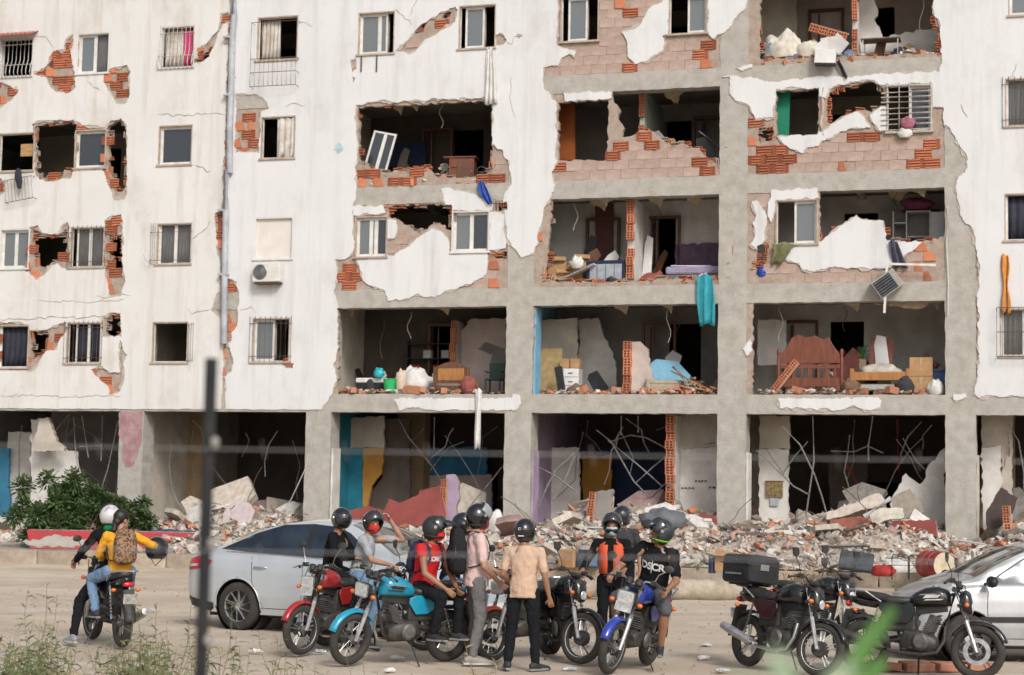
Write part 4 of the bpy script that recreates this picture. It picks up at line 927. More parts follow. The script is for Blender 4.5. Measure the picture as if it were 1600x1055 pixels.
# ---- third storey, fifth bay
heap('clothes_pile', 'pile of pale bedding at the edge of the topmost open room', 'bedding', 1222, 3, .4, (.5, .35, .5), mat('bedding', (.60, .56, .48), .9, bump=.3), 11)
heap('blue_clothes', 'blue and green clothes beside the pale bedding', 'clothes', 1200, 3, .3, (.2, .2, .38), mat('mixed_cloth', (.05, .10, .30), .9, scale=9, col2=(.25, .32, .2)), 12)
heap('grey_cushion', 'grey cushion sunk in the pale bedding', 'cushion', 1238, 3, .2, (.26, .15, .17), mat('grey_cloth', (.12, .14, .17), .9), 13)
heap('cream_blanket', 'cream blanket trailing right of the grey cushion', 'blanket', 1262, 3, .35, (.34, .3, .35), mat('cream_cloth', (.58, .54, .45), .9), 14)
e = fur('broken_lintel', 'tilted row of hollow blocks hanging in the topmost room', 'blocks', 1294, 3, .3, py=51); e.rotation_euler = (0, R(19), -YAW)
for i in range(4): link('brick', hollow, e, (-.36 + .24 * i, 0, 0), (0, R(90), 0), (1.2, 1, 1.12))
bx(e, 'mortar_bed', (0, .05, .1), (.98, .1, .03), M_MORT, bevel=0)
e = fur('steel_table', 'metal-legged table with a board top beside the torn white wall', 'table', 1375, 3, .6)
bx(e, 'top', (0, .25, .68), (.95, .5, .03), mat('old_wood', (0, 0, 0)))
for sx in (-1, 1):
    for sy in (0, 1): MB().tube([(sx * .42, .04 + .42 * sy, 0), (sx * .42, .04 + .42 * sy, .66)], .014, 6).build('leg', PLAST, e)
bx(e, 'crossbar', (0, .04, .16), (.84, .015, .015), PLAST, bevel=0)
e = fur('hanging_papers', 'white box and crumpled papers dangling over the slab edge', 'papers', 1292, 3, -.06, py=105)
bx(e, 'box', (-.02, -.14, .22), (.5, .16, .34), PAPER, (0, R(4), 0)); bx(e, 'base', (-.02, -.14, .03), (.5, .17, .06), BLACKP, (0, R(4), 0))
for i in range(4): MB().box((-.05 + .12 * i, -.1, .5 + .06 * (i % 2)), (.4, .01, .3), (R(20), R(-30 + 25 * i), 0)).build('sheet', PAPER, e)
cloth_drop('black_strap', 'black strap hanging beside the white box', 'strap', [(1308, 95), (1314, 105), (1322, 122)], -.08, BLACKP, .1, 1, 6, .02)
e = fur('pale_board', 'pale panel lying on rubble under the steel table', 'panel', 1435, 3, .45); MB().box((0, .1, .16), (.85, .3, .16), (0, R(4), 0)).build('slab', PAPER, e); MB().box((.1, .12, .04), (.5, .2, .08)).build('block', M_BLOCK, e)
# ---- second storey, fifth bay
heap('pink_cushion', 'pink cushion stuck on the barred window', 'cushion', 1418, 2, -.12, (.17, .09, .16), mat('dusty_pink', (.34, .12, .17), .9), 15, py=201)
heap('white_rag', 'white rag hanging under the barred window', 'rag', 1414, 2, -.1, (.17, .08, .13), CLOTHW, 16, py=215)
u, z = fp(1284, 212); g_ = [Vector((u + dx, .06, z + dz)) for dx, dz in ((.05, 0), (-.04, .3), (.02, .6), (.0, .95), (.04, 1.18))]
MB().tube(g_, [.1, .09, .1, .09, .1], 8, flat=.6).build('window_mullion', M_TAN, bld)['label'] = 'buckled plaster mullion beside the green room'
# ---- first-and-a-half: fifth bay, shelves and hanging things
e = fur('shelf_unit', 'white kitchen shelf unit with open compartments', 'shelf', 1436, 1, 1.3)
for x in (-.62, -.3, .26, .62): bx(e, 'side_panel', (x, .2, .95), (.03, .4, 1.9), PLAST)
for z in (.75, 1.2, 1.6): bx(e, 'shelf_board', (-.46, .2, z), (.29, .38, .03), PLAST)
for z in (.62, 1.25, 1.88): bx(e, 'shelf_board', (-.02, .2, z), (.53, .38, .03), PLAST)
bx(e, 'door', (.44, -.01, 1.2), (.33, .02, 1.3), PAPER); bx(e, 'back_panel', (0, .41, .95), (1.2, .015, 1.9), W_GREYW)
heap('mauve_cloth', 'dark mauve cloth on top of the white shelf unit', 'cloth', 1432, 1, 1.4, (.4, .2, .18), mat('mauve_cloth', (.2, .05, .10), .9), 17).location.z += 1.93
e = fur('window_air_conditioner', 'tilted grey air conditioner hanging off the slab edge', 'air conditioner', 1386, 1, -.1, py=443); e.rotation_euler = (R(10), R(-35), -YAW)
bx(e, 'case', (0, -.1, 0), (.62, .4, .46), mat('ac_case', (.36, .35, .32), .5, var=.1)); bx(e, 'front_grille', (-.05, -.306, 0), (.46, .012, .4), mat('ac_front', (.02, .025, .04), .4))
for i in range(6): bx(e, 'louvre', (-.05, -.314, -.16 + .064 * i), (.44, .006, .008), STEEL, bevel=0)
e = fur('white_frame_bars', 'two white aluminium bars hanging with the tilted air conditioner', 'bars', 1384, 1, -.32, py=490)
MB().box((0, 0, .62), (.055, .04, 1.22), (0, R(3), 0)).build('bar', M_WHITE, e); MB().box((.58, .03, 1.16), (1.15, .04, .05), (0, R(2.5), 0)).build('bar', M_WHITE, e)
cloth_drop('grey_trousers', 'dark grey cloth draped over the broken white wall', 'cloth', [(1395, 376), (1400, 395), (1408, 418)], -.08, mat('slate_cloth', (.07, .07, .10), .9), lambda t: .2 + .12 * t, 2, 7)
cloth_drop('olive_cloth', 'olive cloth slumped below the small window', 'cloth', [(1224, 380), (1222, 393), (1212, 412)], -.09, mat('olive', (.17, .17, .08), .9), lambda t: .55 - .32 * t, 2, 8)
e = fur('blue_ball', 'round blue tub lodged in the wall corner beside the column', 'tub', 1191, 1, .12, py=436); MB().lathe([(0, 0), (.06, 0), (.14, .06), (.16, .15), (.13, .25), (.06, .29), (0, .3)], (0, 0, 0), (0, 0, 1), 18).build('tub_body', mat('blue_tub', (.02, .05, .35), .45), e, smooth=True); MB().lathe([(.164, .14), (.172, .15), (.164, .16)], (0, 0, 0), (0, 0, 1), 18, True).build('rim', mat('blue_tub', (0, 0, 0)), e)
mb = MB(); mb.tube([BM @ Vector((*[fp(x, y, -.05)[0]], -.05, fp(x, y, -.05)[1])) for x, y in ((1481, 322), (1479, 380), (1482, 440), (1481, 492))], .014, 5); tag(mb.build('hanging_cable', PLAST), 'white cable hanging along the right edge of the open bay', 'cable')
# ---- first storey, fifth bay
e = fur('carved_bed', 'large dark red carved bed headboard with posts and spindles', 'bed', 1266, 0, .45); w = 1.52
for s in (-1, 1):
    MB().lathe([(.0, 0), (.045, 0), (.045, .9), (.03, .95), (.05, 1.02), (.04, 1.1), (0, 1.15)], (s * w / 2, 0, 0), (0, 0, 1), 10).build('post', REDW, e, smooth=True)
pts = [(-w / 2 + .04, .78), (w / 2 - .04, .78), (w / 2 - .05, 1.0), (.55, 1.22), (.45, 1.42), (.3, 1.36), (.12, 1.46), (-.1, 1.4), (-.3, 1.48), (-.45, 1.4), (-.55, 1.2), (-w / 2 + .05, 1.0)]
MB().prism(pts, -.02, .02).build('crest', REDW, e, bevel=.01)
bx(e, 'rail', (0, 0, .32), (w - .09, .04, .22), REDW); bx(e, 'rail', (0, .0, .7), (w - .09, .04, .1), REDW)
for i in range(7): bx(e, 'spindle', (-.6 + .2 * i, 0, .54), (.1 if i % 2 else .05, .03, .23), REDW)
e = fur('honey_bed', 'low honey-coloured wooden bed end beside cardboard boxes', 'bed', 1375, 0, .35)
for s in (-1, 1): bx(e, 'post', (s * .66, 0, .32), (.1, .08, .64), WOODL)
bx(e, 'rail', (0, 0, .46), (1.22, .05, .2), WOODL); bx(e, 'mattress', (0, .5, .2), (1.2, .85, .16), mat('print_cloth', (.3, .38, .42), .9, scale=9, col2=(.5, .42, .36)), bevel=.04)
heap('bed_rubble', 'dusty bedding heap on the honey-coloured bed', 'bedding', 1375, 0, .7, (.55, .35, .2), mat('dust_cloth', (.48, .44, .38), .95, bump=.5), 18).location.z += .42
e = fur('tall_board', 'dark red board standing behind the honey bed', 'board', 1376, 0, 1.1); MB().box((0, 0, .72), (.55, .03, 1.45), (R(-3), R(2), 0)).build('sheet', mat('board_red', (.20, .06, .045), .7, var=.15), e); MB().box((0, -.02, .1), (.5, .02, .05)).build('batten', WOOD, e)
e = fur('leaning_tabletop', 'dark red board leaning between the two beds', 'board', 1335, 0, 1.3); MB().box((0, 0, .6), (.9, .04, .9), (0, R(42), 0)).build('sheet', mat('board_red', (0, 0, 0)), e); MB().box((.15, -.03, .45), (.06, .03, .6), (0, R(42), 0)).build('batten', WOOD, e)
for i in range(2):
    e = fur('cardboard_box', ('lower', 'upper')[i] + ' of two stacked cardboard boxes beside the column', 'box', 1439, 0, .35 + .02 * i, .05 * i, group='stacked cardboard boxes'); e.location.z += .46 * i; bx(e, 'carton', (0, .2, .225), (.54, .4, .45), CARD); bx(e, 'tape', (0, -.003, .3), (.06, .006, .3), mat('tape', (.45, .32, .16), .4), bevel=0)
e = fur('blue_crate', 'blue tub with rubbish beside the stacked boxes', 'tub', 1467, 0, .5); MB().box((0, .15, .3), (.36, .34, .55)).build('tub_body', mat('crate_blue', (.03, .08, .22), .5), e, bevel=.03); MB().box((0, .15, .6), (.4, .38, .05)).build('lid', mat('crate_blue', (0, 0, 0)), e, bevel=.01)
heap('white_sack', 'white rubbish sack at the foot of the blue tub', 'sack', 1462, 0, .22, (.2, .15, .2), PLAST, 19)
e = fur('hollow_post', 'tilted stack of hollow blocks left of the carved bed', 'blocks', 1203, 0, .4); e.rotation_euler = (0, R(38), -YAW)
for i in range(5): link('brick', hollow, e, (0, 0, .12 + .21 * i))
bx(e, 'mortar', (0.09, .02, .55), (.03, .14, 1.0), M_MORT, bevel=0)
e = fur('potted_plant', 'small green plant between the beds', 'plant', 1348, 0, .8); bx(e, 'pot', (0, 0, .45), (.16, .16, .9), mat('old_wood', (0, 0, 0))); mb = MB(); rg = random.Random(3)
for i in range(26):
    a = rg.uniform(0, 6.28); r = rg.uniform(.1, .22); h = rg.uniform(.95, 1.25); mb.add([(0, 0, .9), (math.cos(a) * r * .5 + .02, math.sin(a) * r * .5, h), (math.cos(a) * r, math.sin(a) * r, h - .02), (math.cos(a) * r * .5 - .02, math.sin(a) * r * .5 + .03, h - .03)], [(0, 1, 2, 3)])
mb.build('leaves', mat('houseplant', (.04, .12, .03), .7), e)
# torn ceiling boards below the second slab
panel([(1365, 475), (1430, 470), (1455, 470), (1448, 478), (1440, 482), (1412, 482), (1400, 478)], .45, .03, mat('ceiling_board', (.55, .44, .30), .9), 'ceiling_board', 41)
# ---- outside, left and right: air conditioner, grille, orange cloth
e = fur('air_conditioner', 'white outdoor air conditioner unit on the cream wall below a closed window', 'air conditioner', 415, 1, -.33, py=441)
bx(e, 'case', (0, .14, .26), (.78, .27, .5), mat('ac_white', (.66, .64, .59), .5, var=.06), bevel=.02); bx(e, 'bracket', (0, .14, -.02), (.7, .3, .03), M_IRON); 
MB().lathe([(.19, -.012), (.205, 0), (.19, .012)], (-.17, 0, .27), (0, 1, 0), 24, True).build('fan_ring', STEEL, e, smooth=True); MB().lathe([(0, 0), (.185, 0)], (-.17, .002, .27), (0, 1, 0), 24).build('fan', mat('fan_dark', (.14, .14, .14), .6), e)
for i in range(5): MB().lathe([(.035 * i + .03, -.006), (.035 * i + .036, 0), (.035 * i + .03, .006)], (-.17, -.006, .27), (0, 1, 0), 20, True).build('fan_guard', STEEL, e)
e = fur('fallen_grille', 'bent iron window basket dangling below the far left window with dark cloth', 'grille', 30, 2, -.2, py=313); e.rotation_euler = (0, R(-8), -YAW); g = MB()
for i in range(9): g.tube([(-.42 + .105 * i, 0, 0), (-.42 + .105 * i, 0, .62)], .008, 4)
for z in (0, .62): g.tube([(-.44, .17, z), (-.44, 0, z), (.44, 0, z), (.44, .17, z)], .01, 4)
g.build('bars', M_IRON, e); cl = MB().ell((.05, -.03, .6), (.12, .03, .3), 14, 10); cl.v = [(x + .06 * noise.noise((x * 9, 0, z * 5)), y, z) for x, y, z in cl.v]; cl.build('cloth', M_CURTD, e, smooth='all')
cloth_drop('orange_cloth', 'bright orange cloth strip hanging on the right white wall', 'cloth', [(1570, 398), (1571, 430), (1572, 458), (1573, 490)], -.08, mat('orange_cloth', (.62, .26, .06), .85, var=.12), lambda t: .15 + .05 * math.sin(t * 9), 1.4, 9, .04)
# air-conditioner brackets under the fifth window
br = MB()
for x in (566, 590): u, z = fp(x, 88); br.b2(u - .012, u + .012, -.07, -.03, z - .42, z)
br.build('bracket', M_IRON, bld)
# small white wall blotch: turquoise paint splash on the right block
u, z = fp(530, 232); MB().prism([(u + .13 * math.cos(a * .5) * (1 + .3 * math.sin(a * 3)), z + .13 * math.sin(a * .5) * (1 + .3 * math.cos(a * 2))) for a in range(12)], -.034, -.0285).build('paint_splash', mat('splash', (.42, .56, .58), .9), bld)

# ---- broken boards, doors and soft bundles strewn through the rooms
rq = random.Random(21)
ROOMS = [(2, 570, 765, 'the room above the blue cloth'), (0, 535, 785, 'the room with the brown headboard'), (1, 865, 980, 'the cooker room'), (1, 995, 1125, 'the room with the lilac bed'), (0, 850, 1120, 'the room with the beige sofa'), (3, 1195, 1460, 'the topmost open room'), (0, 1190, 1470, 'the room with the carved bed'), (1, 1345, 1470, 'the shelf unit room'), (2, 1010, 1125, 'the sage-walled room')]
BM_ = [('brown', WOOD), ('pale', PAPER), ('tan', mat('tan_ply', (.40, .29, .14))), ('dark', BLACKP), ('grey', W_GREYW)]
for k, pa, pb, nm in ROOMS:
    for i in range(5):
        c, m = BM_[i]; px = rq.uniform(pa, pb); d = rq.uniform(.8, 2.0); e = fur('loose_board', c + ' board thrown about in ' + nm, 'board', px, k, d, rq.uniform(-.5, .5))
        L = rq.uniform(.5, 1.5); w = rq.uniform(.12, .6); a = rq.uniform(-70, 70); MB().prism([(0, 0), (w, .03), (w * .9, L), (w * .3, L * 1.06), (.02, L * .9)], 0, .025).xf(Matrix.Rotation(R(rq.uniform(-30, 10)), 4, 'X') @ Matrix.Rotation(R(a * .6), 4, 'Y')).build('sheet', m, e); MB().box((w / 2, .03, .03), (w, .03, .05)).build('batten', m, e)
    for i in range(3):
        c, col = rq.choice((('pale', (.55, .52, .47)), ('dusty blue', (.14, .2, .28)), ('brown', (.18, .11, .07)), ('dusty red', (.28, .08, .07)), ('dark', (.04, .04, .045))))
        heap('bundle', '%s cloth bundle %s in %s' % (c, ('left', 'in the middle', 'right')[i], nm), 'bundle', pa + (pb - pa) * (.2 + .3 * i), k, rq.uniform(.35, 1.2), (rq.uniform(.15, .35), .2, rq.uniform(.12, .3)), mat('bundle_' + c, col, .95, bump=.4, scale=7), 50 + i + k * 7 + int(pa))
    # a door frame on the back wall and a wall pipe
    px = rq.uniform(pa + 15, pb - 15); e = fur('timber_frame', 'wooden door frame standing at the back of ' + nm, 'door frame', px, k, {(1, 865): 2.15, (1, 995): 2.15, (1, 1345): 2.25}.get((k, pa), 2.7))
    for sx in (-.42, .42): MB().box((sx, 0, 1.0), (.07, .1, 2.0)).build('jamb', WOOD, e)
    MB().box((0, 0, 2.03), (.91, .1, .07)).build('head', WOOD, e); MB().box((-.25, .25, .98), (.03, .5, 1.95), (0, 0, .3)).build('door_leaf', REDW, e)
    for i in range(2):
        px = rq.uniform(pa, pb); u, z = fp(px, 500, rq.uniform(.6, 1.6)); d = rq.uniform(.5, 1.5); zt = CLk(k); w = rq.uniform(.3, .9); q = [(u + x * w, zt + .01 - y) for x, y in ((-.5, 0), (.5, 0), (.42, .12), (.2, .2), (.12, .42), (-.05, .3), (-.3, .24))]
        MB().prism(q, d, d + .02).build('ceiling_board', mat('ceiling_board', (.55, .44, .30)), bld)
# ================================================================ motorcycles (x forward, y left, z up)
RUB = mat('tyre_rubber', (0.028, 0.026, 0.024), 0.85, scale=8, col2=(0.05, 0.044, 0.037), bump=.3, bscale=60)
CHROME = mat('chrome', (0.62, 0.62, 0.62), 0.22, metal=.9, var=.08)
ALU = mat('aluminium', (0.50, 0.50, 0.50), 0.4, metal=.6, var=.15, scale=12)
ENG = mat('engine_black', (0.035, 0.034, 0.033), 0.5, metal=.3, scale=14, col2=(.08, .07, .06))
ENGS = mat('engine_silver', (0.20, 0.20, 0.20), 0.5, metal=.5, scale=10, col2=(.10, .09, .08))
SEATM = mat('seat_vinyl', (0.02, 0.02, 0.021), 0.5, scale=10, col2=(.04, .038, .035), bump=.2)
BLK = mat('black_paint_gloss', (0.012, 0.012, 0.013), 0.25, coat=.6, var=.2)
BLKM = mat('black_matt', (0.022, 0.022, 0.022), 0.6, scale=8, col2=(.05, .045, .04))
LENS = mat('lamp_lens', (0.55, 0.56, 0.55), 0.12, var=.15, scale=25, coat=.5)
AMBER = mat('amber_lens', (0.75, 0.16, 0.02), 0.2, coat=.4, var=.08)
REDL = mat('red_lens', (0.55, 0.015, 0.012), 0.18, coat=.5, var=.1)
def paint(name, c): return mat('paint_' + name, c, 0.3, coat=.7, var=.06, scale=2)
def loft(secs, n=16, p=2.4):
    """superelliptic sections (x, yc, zc, half width, half height) along x"""
    mb = MB(); vs = []
    for x, yc, zc, w, h in secs:
        for k in range(n):
            t = 2 * math.pi * k / n; c, s_ = math.cos(t), math.sin(t)
            vs.append((x, yc + w * math.copysign(abs(c) ** (2 / p), c), zc + h * math.copysign(abs(s_) ** (2 / p), s_)))
    m = len(secs); fs = [(i * n + k, i * n + (k + 1) % n, (i + 1) * n + (k + 1) % n, (i + 1) * n + k) for i in range(m - 1) for k in range(n)]
    fs += [tuple(range(n - 1, -1, -1)), tuple((m - 1) * n + k for k in range(n))]
    return mb.add(vs, fs)
def arc_sheet(cx, cz, r, a0, a1, w, th=.006, n=16, crown=.015):
    mb = MB(); vs = []
    for i in range(n + 1):
        a = R(a0 + (a1 - a0) * i / n)
        for y, q in ((-w, -crown * 1.5), (-w * .6, 0), (0, crown), (w * .6, 0), (w, -crown * 1.5)): vs.append((cx + math.cos(a) * (r + q), y, cz + math.sin(a) * (r + q)))
    mb.add(vs, [(i * 5 + j, i * 5 + j + 1, (i + 1) * 5 + j + 1, (i + 1) * 5 + j) for i in range(n) for j in range(4)]); return mb
def wheel(par, c, rad, M, style, rimm, tw=.05):
    cx, cz = c
    ty = MB().lathe([(rad - tw + math.cos(t) * tw * 1.02, math.sin(t) * tw) for t in [2 * math.pi * i / 12 for i in range(12)]], (cx, 0, cz), (0, 1, 0), 40, True).xf(M).build('wheel', RUB, par, smooth='all')
    rr = rad - tw * 1.55
    MB().lathe([(rr + .018, -.040), (rr - .004, -.038), (rr - .016, -.012), (rr - .016, .012), (rr - .004, .038), (rr + .018, .040), (rr + .024, 0)], (cx, 0, cz), (0, 1, 0), 36, True).xf(M).build('rim', rimm, ty, smooth='all')
    MB().lathe([(0, -.07), (.025, -.07), (.03, -.05), (.05, -.045), (.05, .045), (.03, .05), (.025, .07), (0, .07)], (cx, 0, cz), (0, 1, 0), 16).xf(M).build('hub', ENGS, ty, smooth=True)
    sp = MB()
    if style == 'wire':
        for i in range(28):
            a = 2 * math.pi * i / 28; b = a + (.5 if i % 4 < 2 else -.5); y = .035 if i % 2 else -.035
            sp.tube([(cx + .045 * math.cos(b), y, cz + .045 * math.sin(b)), (cx + rr * math.cos(a), y * .3, cz + rr * math.sin(a))], .0028, 4, False)
        sp.xf(M).build('spokes', CHROME, ty)
    else:
        for i in range(5):
            for s in (-.13, .13):
                a = 2 * math.pi * i / 5 + .3
                sp.tube([(cx + .04 * math.cos(a + s * 2), 0, cz + .04 * math.sin(a + s * 2)), (cx + (rr - .006) * math.cos(a + s), 0, cz + (rr - .006) * math.sin(a + s))], [.016, .012], 6, False, .8)
        sp.xf(M).build('spokes', rimm, ty)
    return ty
def bike(label, front_px=None, rear_px=None, head=0.0, steer=0.0, lean=0.0, tank=None, fender=None, rim='alloy', rimm=None, light='rect', panelm=None, topcase=False, rack=True, disc=False, mirrors=True, fork=None, muff=None, windshield=False, plate=False, decal=None, roundmirror=False):
    h = R(head); fx = Vector((math.cos(h), math.sin(h), 0)); WB = 1.28 * .95
    if front_px: c = gp(*front_px) - fx * WB / 2
    else: c = gp(*rear_px) + fx * WB / 2
    e = empty('motorcycle', c, h); tag(e, label, 'motorcycle', 'motorcycles parked on the dirt lot'); e.rotation_euler = Euler((R(lean), 0, h)); e.scale = (.95,) * 3
    fender = fender or tank; rimm = rimm or ALU; panelm = panelm or tank; fork = fork or CHROME; muff = muff or ALU
    RF = .30
    hd = Vector((.385, 0, .98)); ax = (Vector((.64, 0, .30)) - hd).normalized()
    S = Matrix.Translation(hd) @ Matrix.Rotation(R(-steer), 4, ax) @ Matrix.Translation(-hd); I = Matrix.Identity(4)
    wheel(e, (-.64, .30), RF, I, rim, rimm, .056); fwh = wheel(e, (.64, .30), RF, S, rim, rimm, .048)
    if disc:
        MB().lathe([(.10, -.004), (.15, -.004), (.15, .004), (.10, .004)], (.64, -.07, .30), (0, 1, 0), 28, True).xf(S).build('brake_disc', ALU, fwh)
    else: MB().lathe([(0, -.06), (.085, -.06), (.09, -.03), (.09, .03)], (.64, 0, .30), (0, 1, 0), 20).xf(S).build('brake_drum', ENG, fwh, smooth=True)
    def F(mb, name, m, par=e, **k): return mb.xf(S).build(name, m, par, **k)
    for s in (-1, 1):
        fk = F(MB().tube([(.375, s * .085, 1.0), (.50, s * .085, .67)], .017, 8), 'fork_tube', fork, smooth=True)
        F(MB().tube([(.50, s * .085, .68), (.52, s * .085, .63), (.642, s * .085, .29)], [.024, .026, .022], 8), 'fork_slider', ALU if fork is CHROME else BLKM, fk, smooth=True)
    for z, x in ((.97, .388), (.80, .45)): F(MB().box((x, 0, z), (.06, .23, .03), (0, R(-20), 0)), 'fork_clamp', BLKM)
    o = F(arc_sheet(.64, .30, .335, 20, 150, .058), 'front_fender', fender, smooth='all'); o.modifiers.new('s', 'SOLIDIFY').thickness = .005
    F(MB().tube([(.385, .36, 1.02), (.37, .25, 1.06), (.40, .13, 1.06), (.41, .05, 1.0), (.41, -.05, 1.0), (.40, -.13, 1.06), (.37, -.25, 1.06), (.385 - .06, -.36, 1.02)], .011, 8).xf(Matrix.Identity(4)), 'handlebar', BLKM if light == 'naked' else CHROME, smooth=True)
    for s in (-1, 1):
        F(MB().tube([(.375 if s > 0 else .345, s * .24, 1.058), (.385 if s > 0 else .325, s * .37, 1.018)], .018, 8), 'grip', RUB)
        F(MB().tube([(.40, s * .22, 1.05), (.44, s * .27, 1.045), (.43, s * .37, 1.01)], .006, 5), 'lever', BLKM)
        F(MB().box((.38, s * .215, 1.06), (.06, .05, .05)), 'switch_housing', BLKM)
        if mirrors:
            tp = (.33, s * .31, 1.27) if not roundmirror else (.36, s * .33, 1.22)
            mr = F(MB().tube([(.375, s * .22, 1.07), (.37, s * .25, 1.16), tp], .006, 6), 'mirror_stem', BLKM if light == 'naked' else CHROME)
            if light == 'naked': F(MB().prism([(-.06, -.045), (.02, -.06), (.075, -.01), (.05, .05), (-.02, .055)], -.012, .012).xf(Matrix.Translation(Vector(tp) + Vector((0, 0, .05))) @ Matrix.Rotation(R(90), 4, 'Z') @ Matrix.Rotation(R(60), 4, 'Y')), 'mirror', BLKM, mr, bevel=.006)
            else: F(MB().ell(Vector(tp) + Vector((0, s * .02, .03)), (.014, .062, .042), 16, 8, (0, 0, s * .1)), 'mirror', BLKM, mr, smooth='all')
        F(MB().tube([(.52, s * .05, .80), (.53, s * .15, .80)], .007, 5), 'indicator_stalk', BLKM)
        F(MB().ell((.535, s * .17, .80), (.028, .034, .026), 12, 8), 'indicator', AMBER, smooth='all')
        MB().ell((-.72, s * .15, .70), (.026, .034, .024), 10, 7).build('indicator', AMBER, e, smooth='all')
        MB().tube([(-.68, s * .03, .70), (-.71, s * .13, .70)], .007, 5).build('indicator_stalk', BLKM, e)
        MB().tube([(-.20, s * .10, .40), (-.64, s * .105, .30)], .018, 6).build('swingarm', BLKM, e)
        sh = MB().tube([(-.60, s * .13, .34), (-.46, s * .12, .74)], .012, 6).build('shock', CHROME, e); cl = []
        for i in range(49): a = i * .785; t = .15 + .6 * i / 48; cl.append(Vector((-.60 + .14 * t, s * .13, .34 + .40 * t)) + Vector((math.cos(a) * .026, math.sin(a) * .026, 0)))
        MB().tube(cl, .006, 5).build('spring', BLKM, sh)
        MB().prism([(-.12, .57), (-.02, .70), (-.03, .76), (-.10, .785), (-.44, .80), (-.47, .74), (-.38, .64), (-.28, .575)], s * .105, s * .125).build('side_panel', panelm, e, bevel=.012)
        MB().tube([(-.05, s * .1, .31), (-.05, s * .26, .31)], .012, 6).build('footpeg', RUB, e); MB().tube([(-.32, s * .1, .36), (-.32, s * .24, .36)], .011, 6).build('footpeg', RUB, e)
        MB().tube([(.37, s * .03, .93), (.10, s * .06, .80), (-.42, s * .10, .77), (-.72, s * .08, .82)], .014, 6).build('frame_rail', BLKM, e)
    MB().tube([(.37, 0, .92), (.30, 0, .62), (.24, 0, .36), (.16, 0, .27), (-.22, 0, .27), (-.26, 0, .50), (-.20, 0, .77)], .019, 8).build('frame_tube', BLKM, e, smooth=True)
    # lamp and instruments
    if light == 'rect':
        hl = F(loft([(.47, 0, .86, .07, .055), (.50, 0, .86, .095, .07), (.555, 0, .855, .10, .075)], 16, 5), 'headlight', BLKM, smooth=True)
        F(loft([(.556, 0, .855, .104, .079), (.572, 0, .853, .104, .079)], 16, 6), 'bezel', CHROME, hl, smooth=True)
        F(loft([(.573, 0, .853, .092, .068), (.578, 0, .853, .088, .064)], 16, 6), 'lens', LENS, hl, smooth=True)
        if plate: F(MB().box((.585, 0, .75), (.006, .2, .10), (0, R(-12), 0)), 'number_plate', mat('plate_white', (.6, .6, .57), .5, scale=18, col2=(.3, .3, .3)), hl)
        for s in (-1, 1): F(MB().lathe([(0, 0), (.04, 0), (.045, .05), (.03, .07)], (.43, s * .06, 1.0), (-.3, 0, .95), 14), 'gauge', BLKM, smooth=True)
    else:
        hl = F(loft([(.44, 0, .84, .085, .10), (.50, 0, .85, .10, .13), (.545, 0, .82, .085, .12), (.575, 0, .78, .05, .07)], 16, 2.6), 'headlight', BLK, smooth=True)
        F(loft([(.553, 0, .80, .066, .070), (.583, 0, .785, .045, .045)], 14, 2.4), 'lens', LENS, hl, smooth=True)
        F(MB().prism([(.42, .95), (.53, .97), (.56, .90), (.46, .90)], -.07, .07), 'flyscreen', BLKM, hl, bevel=.02)
        F(MB().box((.43, 0, 1.02), (.06, .16, .05), (0, R(30), 0)), 'gauge', BLKM, bevel=.015)
    if windshield: F(MB().add([(.50 + .06 * math.sin(t * 3.14 / 8), -.2 + .05 * t, 1.0 + zz) for zz in (0, .2, .38) for t in range(9)], [(j * 9 + i, j * 9 + i + 1, (j + 1) * 9 + i + 1, (j + 1) * 9 + i) for j in range(2) for i in range(8)]), 'windshield', mat('smoke_screen', (.10, .11, .12), .3, coat=.4), smooth='all')
    F(MB().tube([(.40, .15, 1.03), (.50, .12, .95), (.50, .07, .75)], .005, 5), 'cable', BLKM); F(MB().tube([(.40, -.15, 1.03), (.51, -.10, .92), (.49, -.06, .75)], .005, 5), 'cable', BLKM)
    # tank, seat
    tk = loft([(.335, 0, .85, .05, .06), (.30, 0, .875, .10, .095), (.20, 0, .89, .138, .115), (.06, 0, .875, .135, .112), (-.06, 0, .845, .105, .085), (-.125, 0, .825, .07, .05)], 22, 2.5).build('fuel_tank', tank, e, smooth='all')
    MB().lathe([(.035, 0), (.035, .015), (0, .018)], (.16, 0, .995), (0, 0, 1), 14).build('fuel_cap', CHROME, tk)
    for s in (-1, 1):
        if decal:
            for i, (x0, x1, z0, z1) in enumerate(((.05, .22, .86, .895), (.0, .18, .89, .905), (.06, .26, .835, .85))):
                yy = s * .141
                MB().prism([(x0, z0), (x1, z0 + .012), (x1 + .03, z1 + .012), (x0 + .035, z1)], yy - .004, yy + .004).build('decal', decal if i != 1 else CHROME, tk)
    MB().xf(I)
    loft([(-.09, 0, .835, .07, .035), (-.16, 0, .825, .12, .045), (-.34, 0, .825, .14, .05), (-.42, 0, .85, .135, .055), (-.62, 0, .875, .12, .05), (-.74, 0, .885, .08, .035)], 16, 3).build('seat', SEATM, e, smooth='all')
    loft([(-.45, 0, .77, .10, .05), (-.70, 0, .80, .09, .05), (-.82, 0, .83, .05, .035)], 14, 3).build('tail_cowl', panelm, e, smooth='all')
    o = arc_sheet(-.64, .30, .345, 75, 175, .07).build('rear_fender', BLKM, e, smooth='all'); o.modifiers.new('s', 'SOLIDIFY').thickness = .006
    MB().prism([(-.80, .70), (-.86, .71), (-.93, .42), (-.89, .41)], -.06, .06).build('mudflap', BLKM, e)
    MB().ell((-.84, 0, .77), (.035, .075, .035), 14, 8).build('tail_light', REDL, e, smooth='all')
